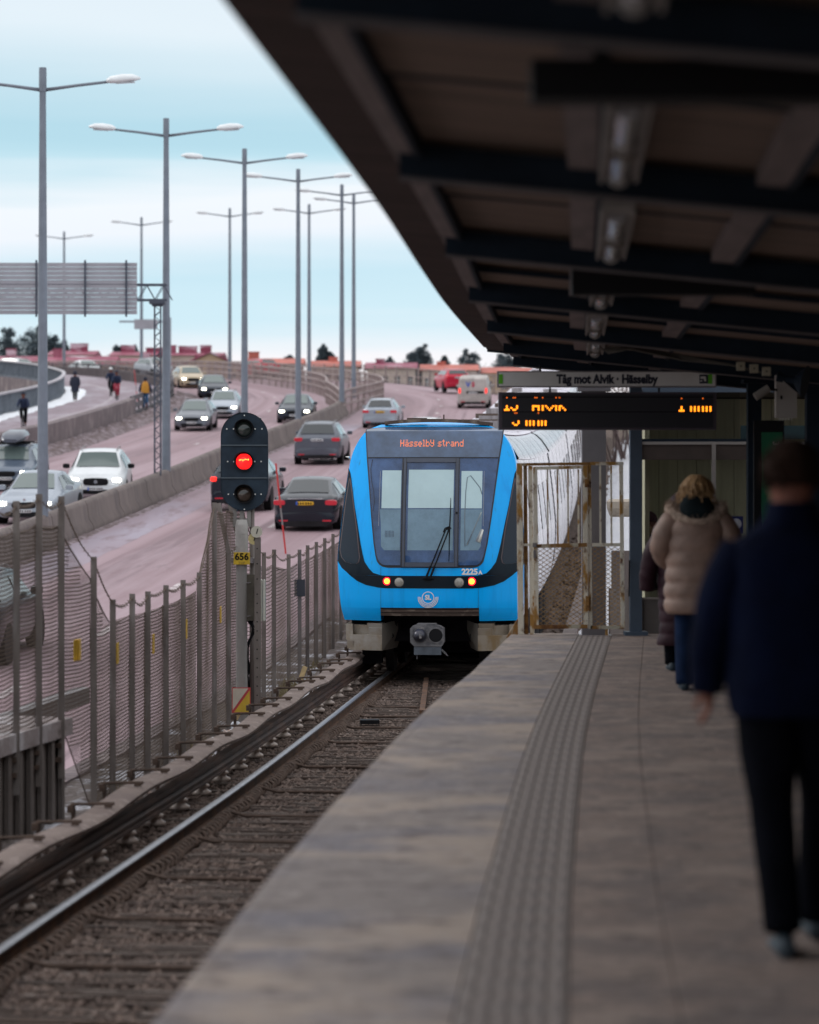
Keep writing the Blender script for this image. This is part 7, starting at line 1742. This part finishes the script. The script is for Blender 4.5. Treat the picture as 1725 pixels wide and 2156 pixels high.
def bicycle(label, X, Y, z, rz, m):
    t = thing('bicycle', label, 'bicycle', (X, Y, z), rz, 'bicycles on the bike path')
    for y_ in (-.52, .52):
        mb = MB(); mb.tube([(0, y_+.33*math.cos(a), .34+.33*math.sin(a)) for a in [2*math.pi*k/24 for k in range(24)]], .018, 6, closed=True); w_ = obj('wheel', mb, M_rubber, t, smooth=True)
        mb = MB()
        for k in range(8): a = math.pi*k/8; mb.bar((0, y_+.32*math.cos(a), .34+.32*math.sin(a)), (0, y_-.32*math.cos(a), .34-.32*math.sin(a)), .004, .004, up=(1, 0, 0))
        obj('spokes', mb, M_galv, w_)
    mb = MB()
    for a, b_ in (((-.52, .34), (-.15, .85)), ((-.15, .85), (.38, .92)), ((-.12, .30), (.38, .80)), ((-.12, .30), (-.17, .92)), ((-.52, .34), (-.12, .30)), ((.52, .34), (.38, .98))): mb.tube([(0, a[0], a[1]), (0, b_[0], b_[1])], .018, 6)
    obj('frame', mb, m, t); mb = MB(); mb.tube([(-.28, .30, 1.02), (-.1, .38, 1.0), (.1, .38, 1.0), (.28, .30, 1.02)], .014, 6); obj('handlebar', mb, M_black, t); mb = MB(); mb.sphere((0, -.17, .95), (.07, .13, .03), 10, 6); obj('saddle', mb, M_black, t, smooth=True)
    return t
def rider(label, X, Y, z, rz, mc, mt, mh, kind='helmet'):
    chs = [[(0, -.15, 1.0, .12), (0, -.08, 1.15, .12), (0, .02, 1.32, .125), (0, .07, 1.42, .09), (0, .12, 1.50, .05), (0, .15, 1.56, .07), (0, .17, 1.64, .095), (0, .17, 1.70, .07)], [6, (0, .29, 1.6, .014)], [6, (-.085, .16, 1.62, .02)], [6, (.085, .16, 1.62, .02)],
           [3, (-.17, .08, 1.40, .055), (-.26, .20, 1.18, .042), (-.25, .30, 1.06, .032)], [3, (.17, .08, 1.40, .055), (.26, .20, 1.18, .042), (.25, .30, 1.06, .032)],
           [0, (-.09, -.1, .96, .085), (-.12, .20, .68, .06), (-.10, .02, .30, .04), (-.10, .14, .25, .033)], [0, (.09, -.1, .96, .085), (.12, .18, .85, .06), (.10, .05, .48, .04), (.10, .17, .44, .033)]]
    b = skin_body('person', chs, M_skin); b.location = (X, Y, z); b.rotation_euler = (0, 0, rz); tag(b, label, 'person')
    mb = MB(); mb.tube([(0, -.17, .92), (0, -.13, 1.05), (0, -.06, 1.18), (0, .03, 1.32), (0, .07, 1.42), (0, .11, 1.49)], [.17, .185, .19, .195, .15, .08], 16, ry=[.14, .15, .15, .14, .11, .07]); obj('jacket', mb, mc, b, smooth=True)
    for s in (-1, 1):
        limb('sleeve', [(s*.15, .08, 1.41, .075), (s*.26, .20, 1.18, .065), (s*.25, .29, 1.07, .05)], mc, b)
    limb('trouser_leg', [(-.09, -.1, .96, .10), (-.12, .2, .68, .08), (-.10, .02, .32, .06)], mt, b); limb('trouser_leg', [(.09, -.1, .96, .10), (.12, .18, .85, .08), (.1, .05, .50, .06)], mt, b)
    hairmass(kind, b, (0, .16, 1.675), (.115, .14, .105), mh, .01, cutz=-.3, seed=6)
for X_, Y_, nm, mc, mt, mh, mf, lb2 in ((px_at(50, 141), 141, 'cyclist in dark clothes and cap riding towards the camera, nearest on the bike path', M_dkb, M_trk, M_blk, M_fr, 'black bicycle of the nearest cyclist'),
      (px_at(234, 181), 181, 'cyclist with a white helmet riding behind another on the bike path', M_dkb, M_trk, M_helm, M_fr, 'dark bicycle under the white-helmeted cyclist'), (px_at(246, 176), 176, 'cyclist in navy jacket with red leggings in front of the white-helmeted one', M_dkb, mat('red_leggings', (.35, .03, .06), .7), M_blk, M_rd, 'red bicycle of the cyclist in red leggings')):
    bicycle(lb2, X_, Y_, pz(Y_), math.pi, mf); rider(nm, X_, Y_, pz(Y_)+.02, math.pi, mc, mt, mh)
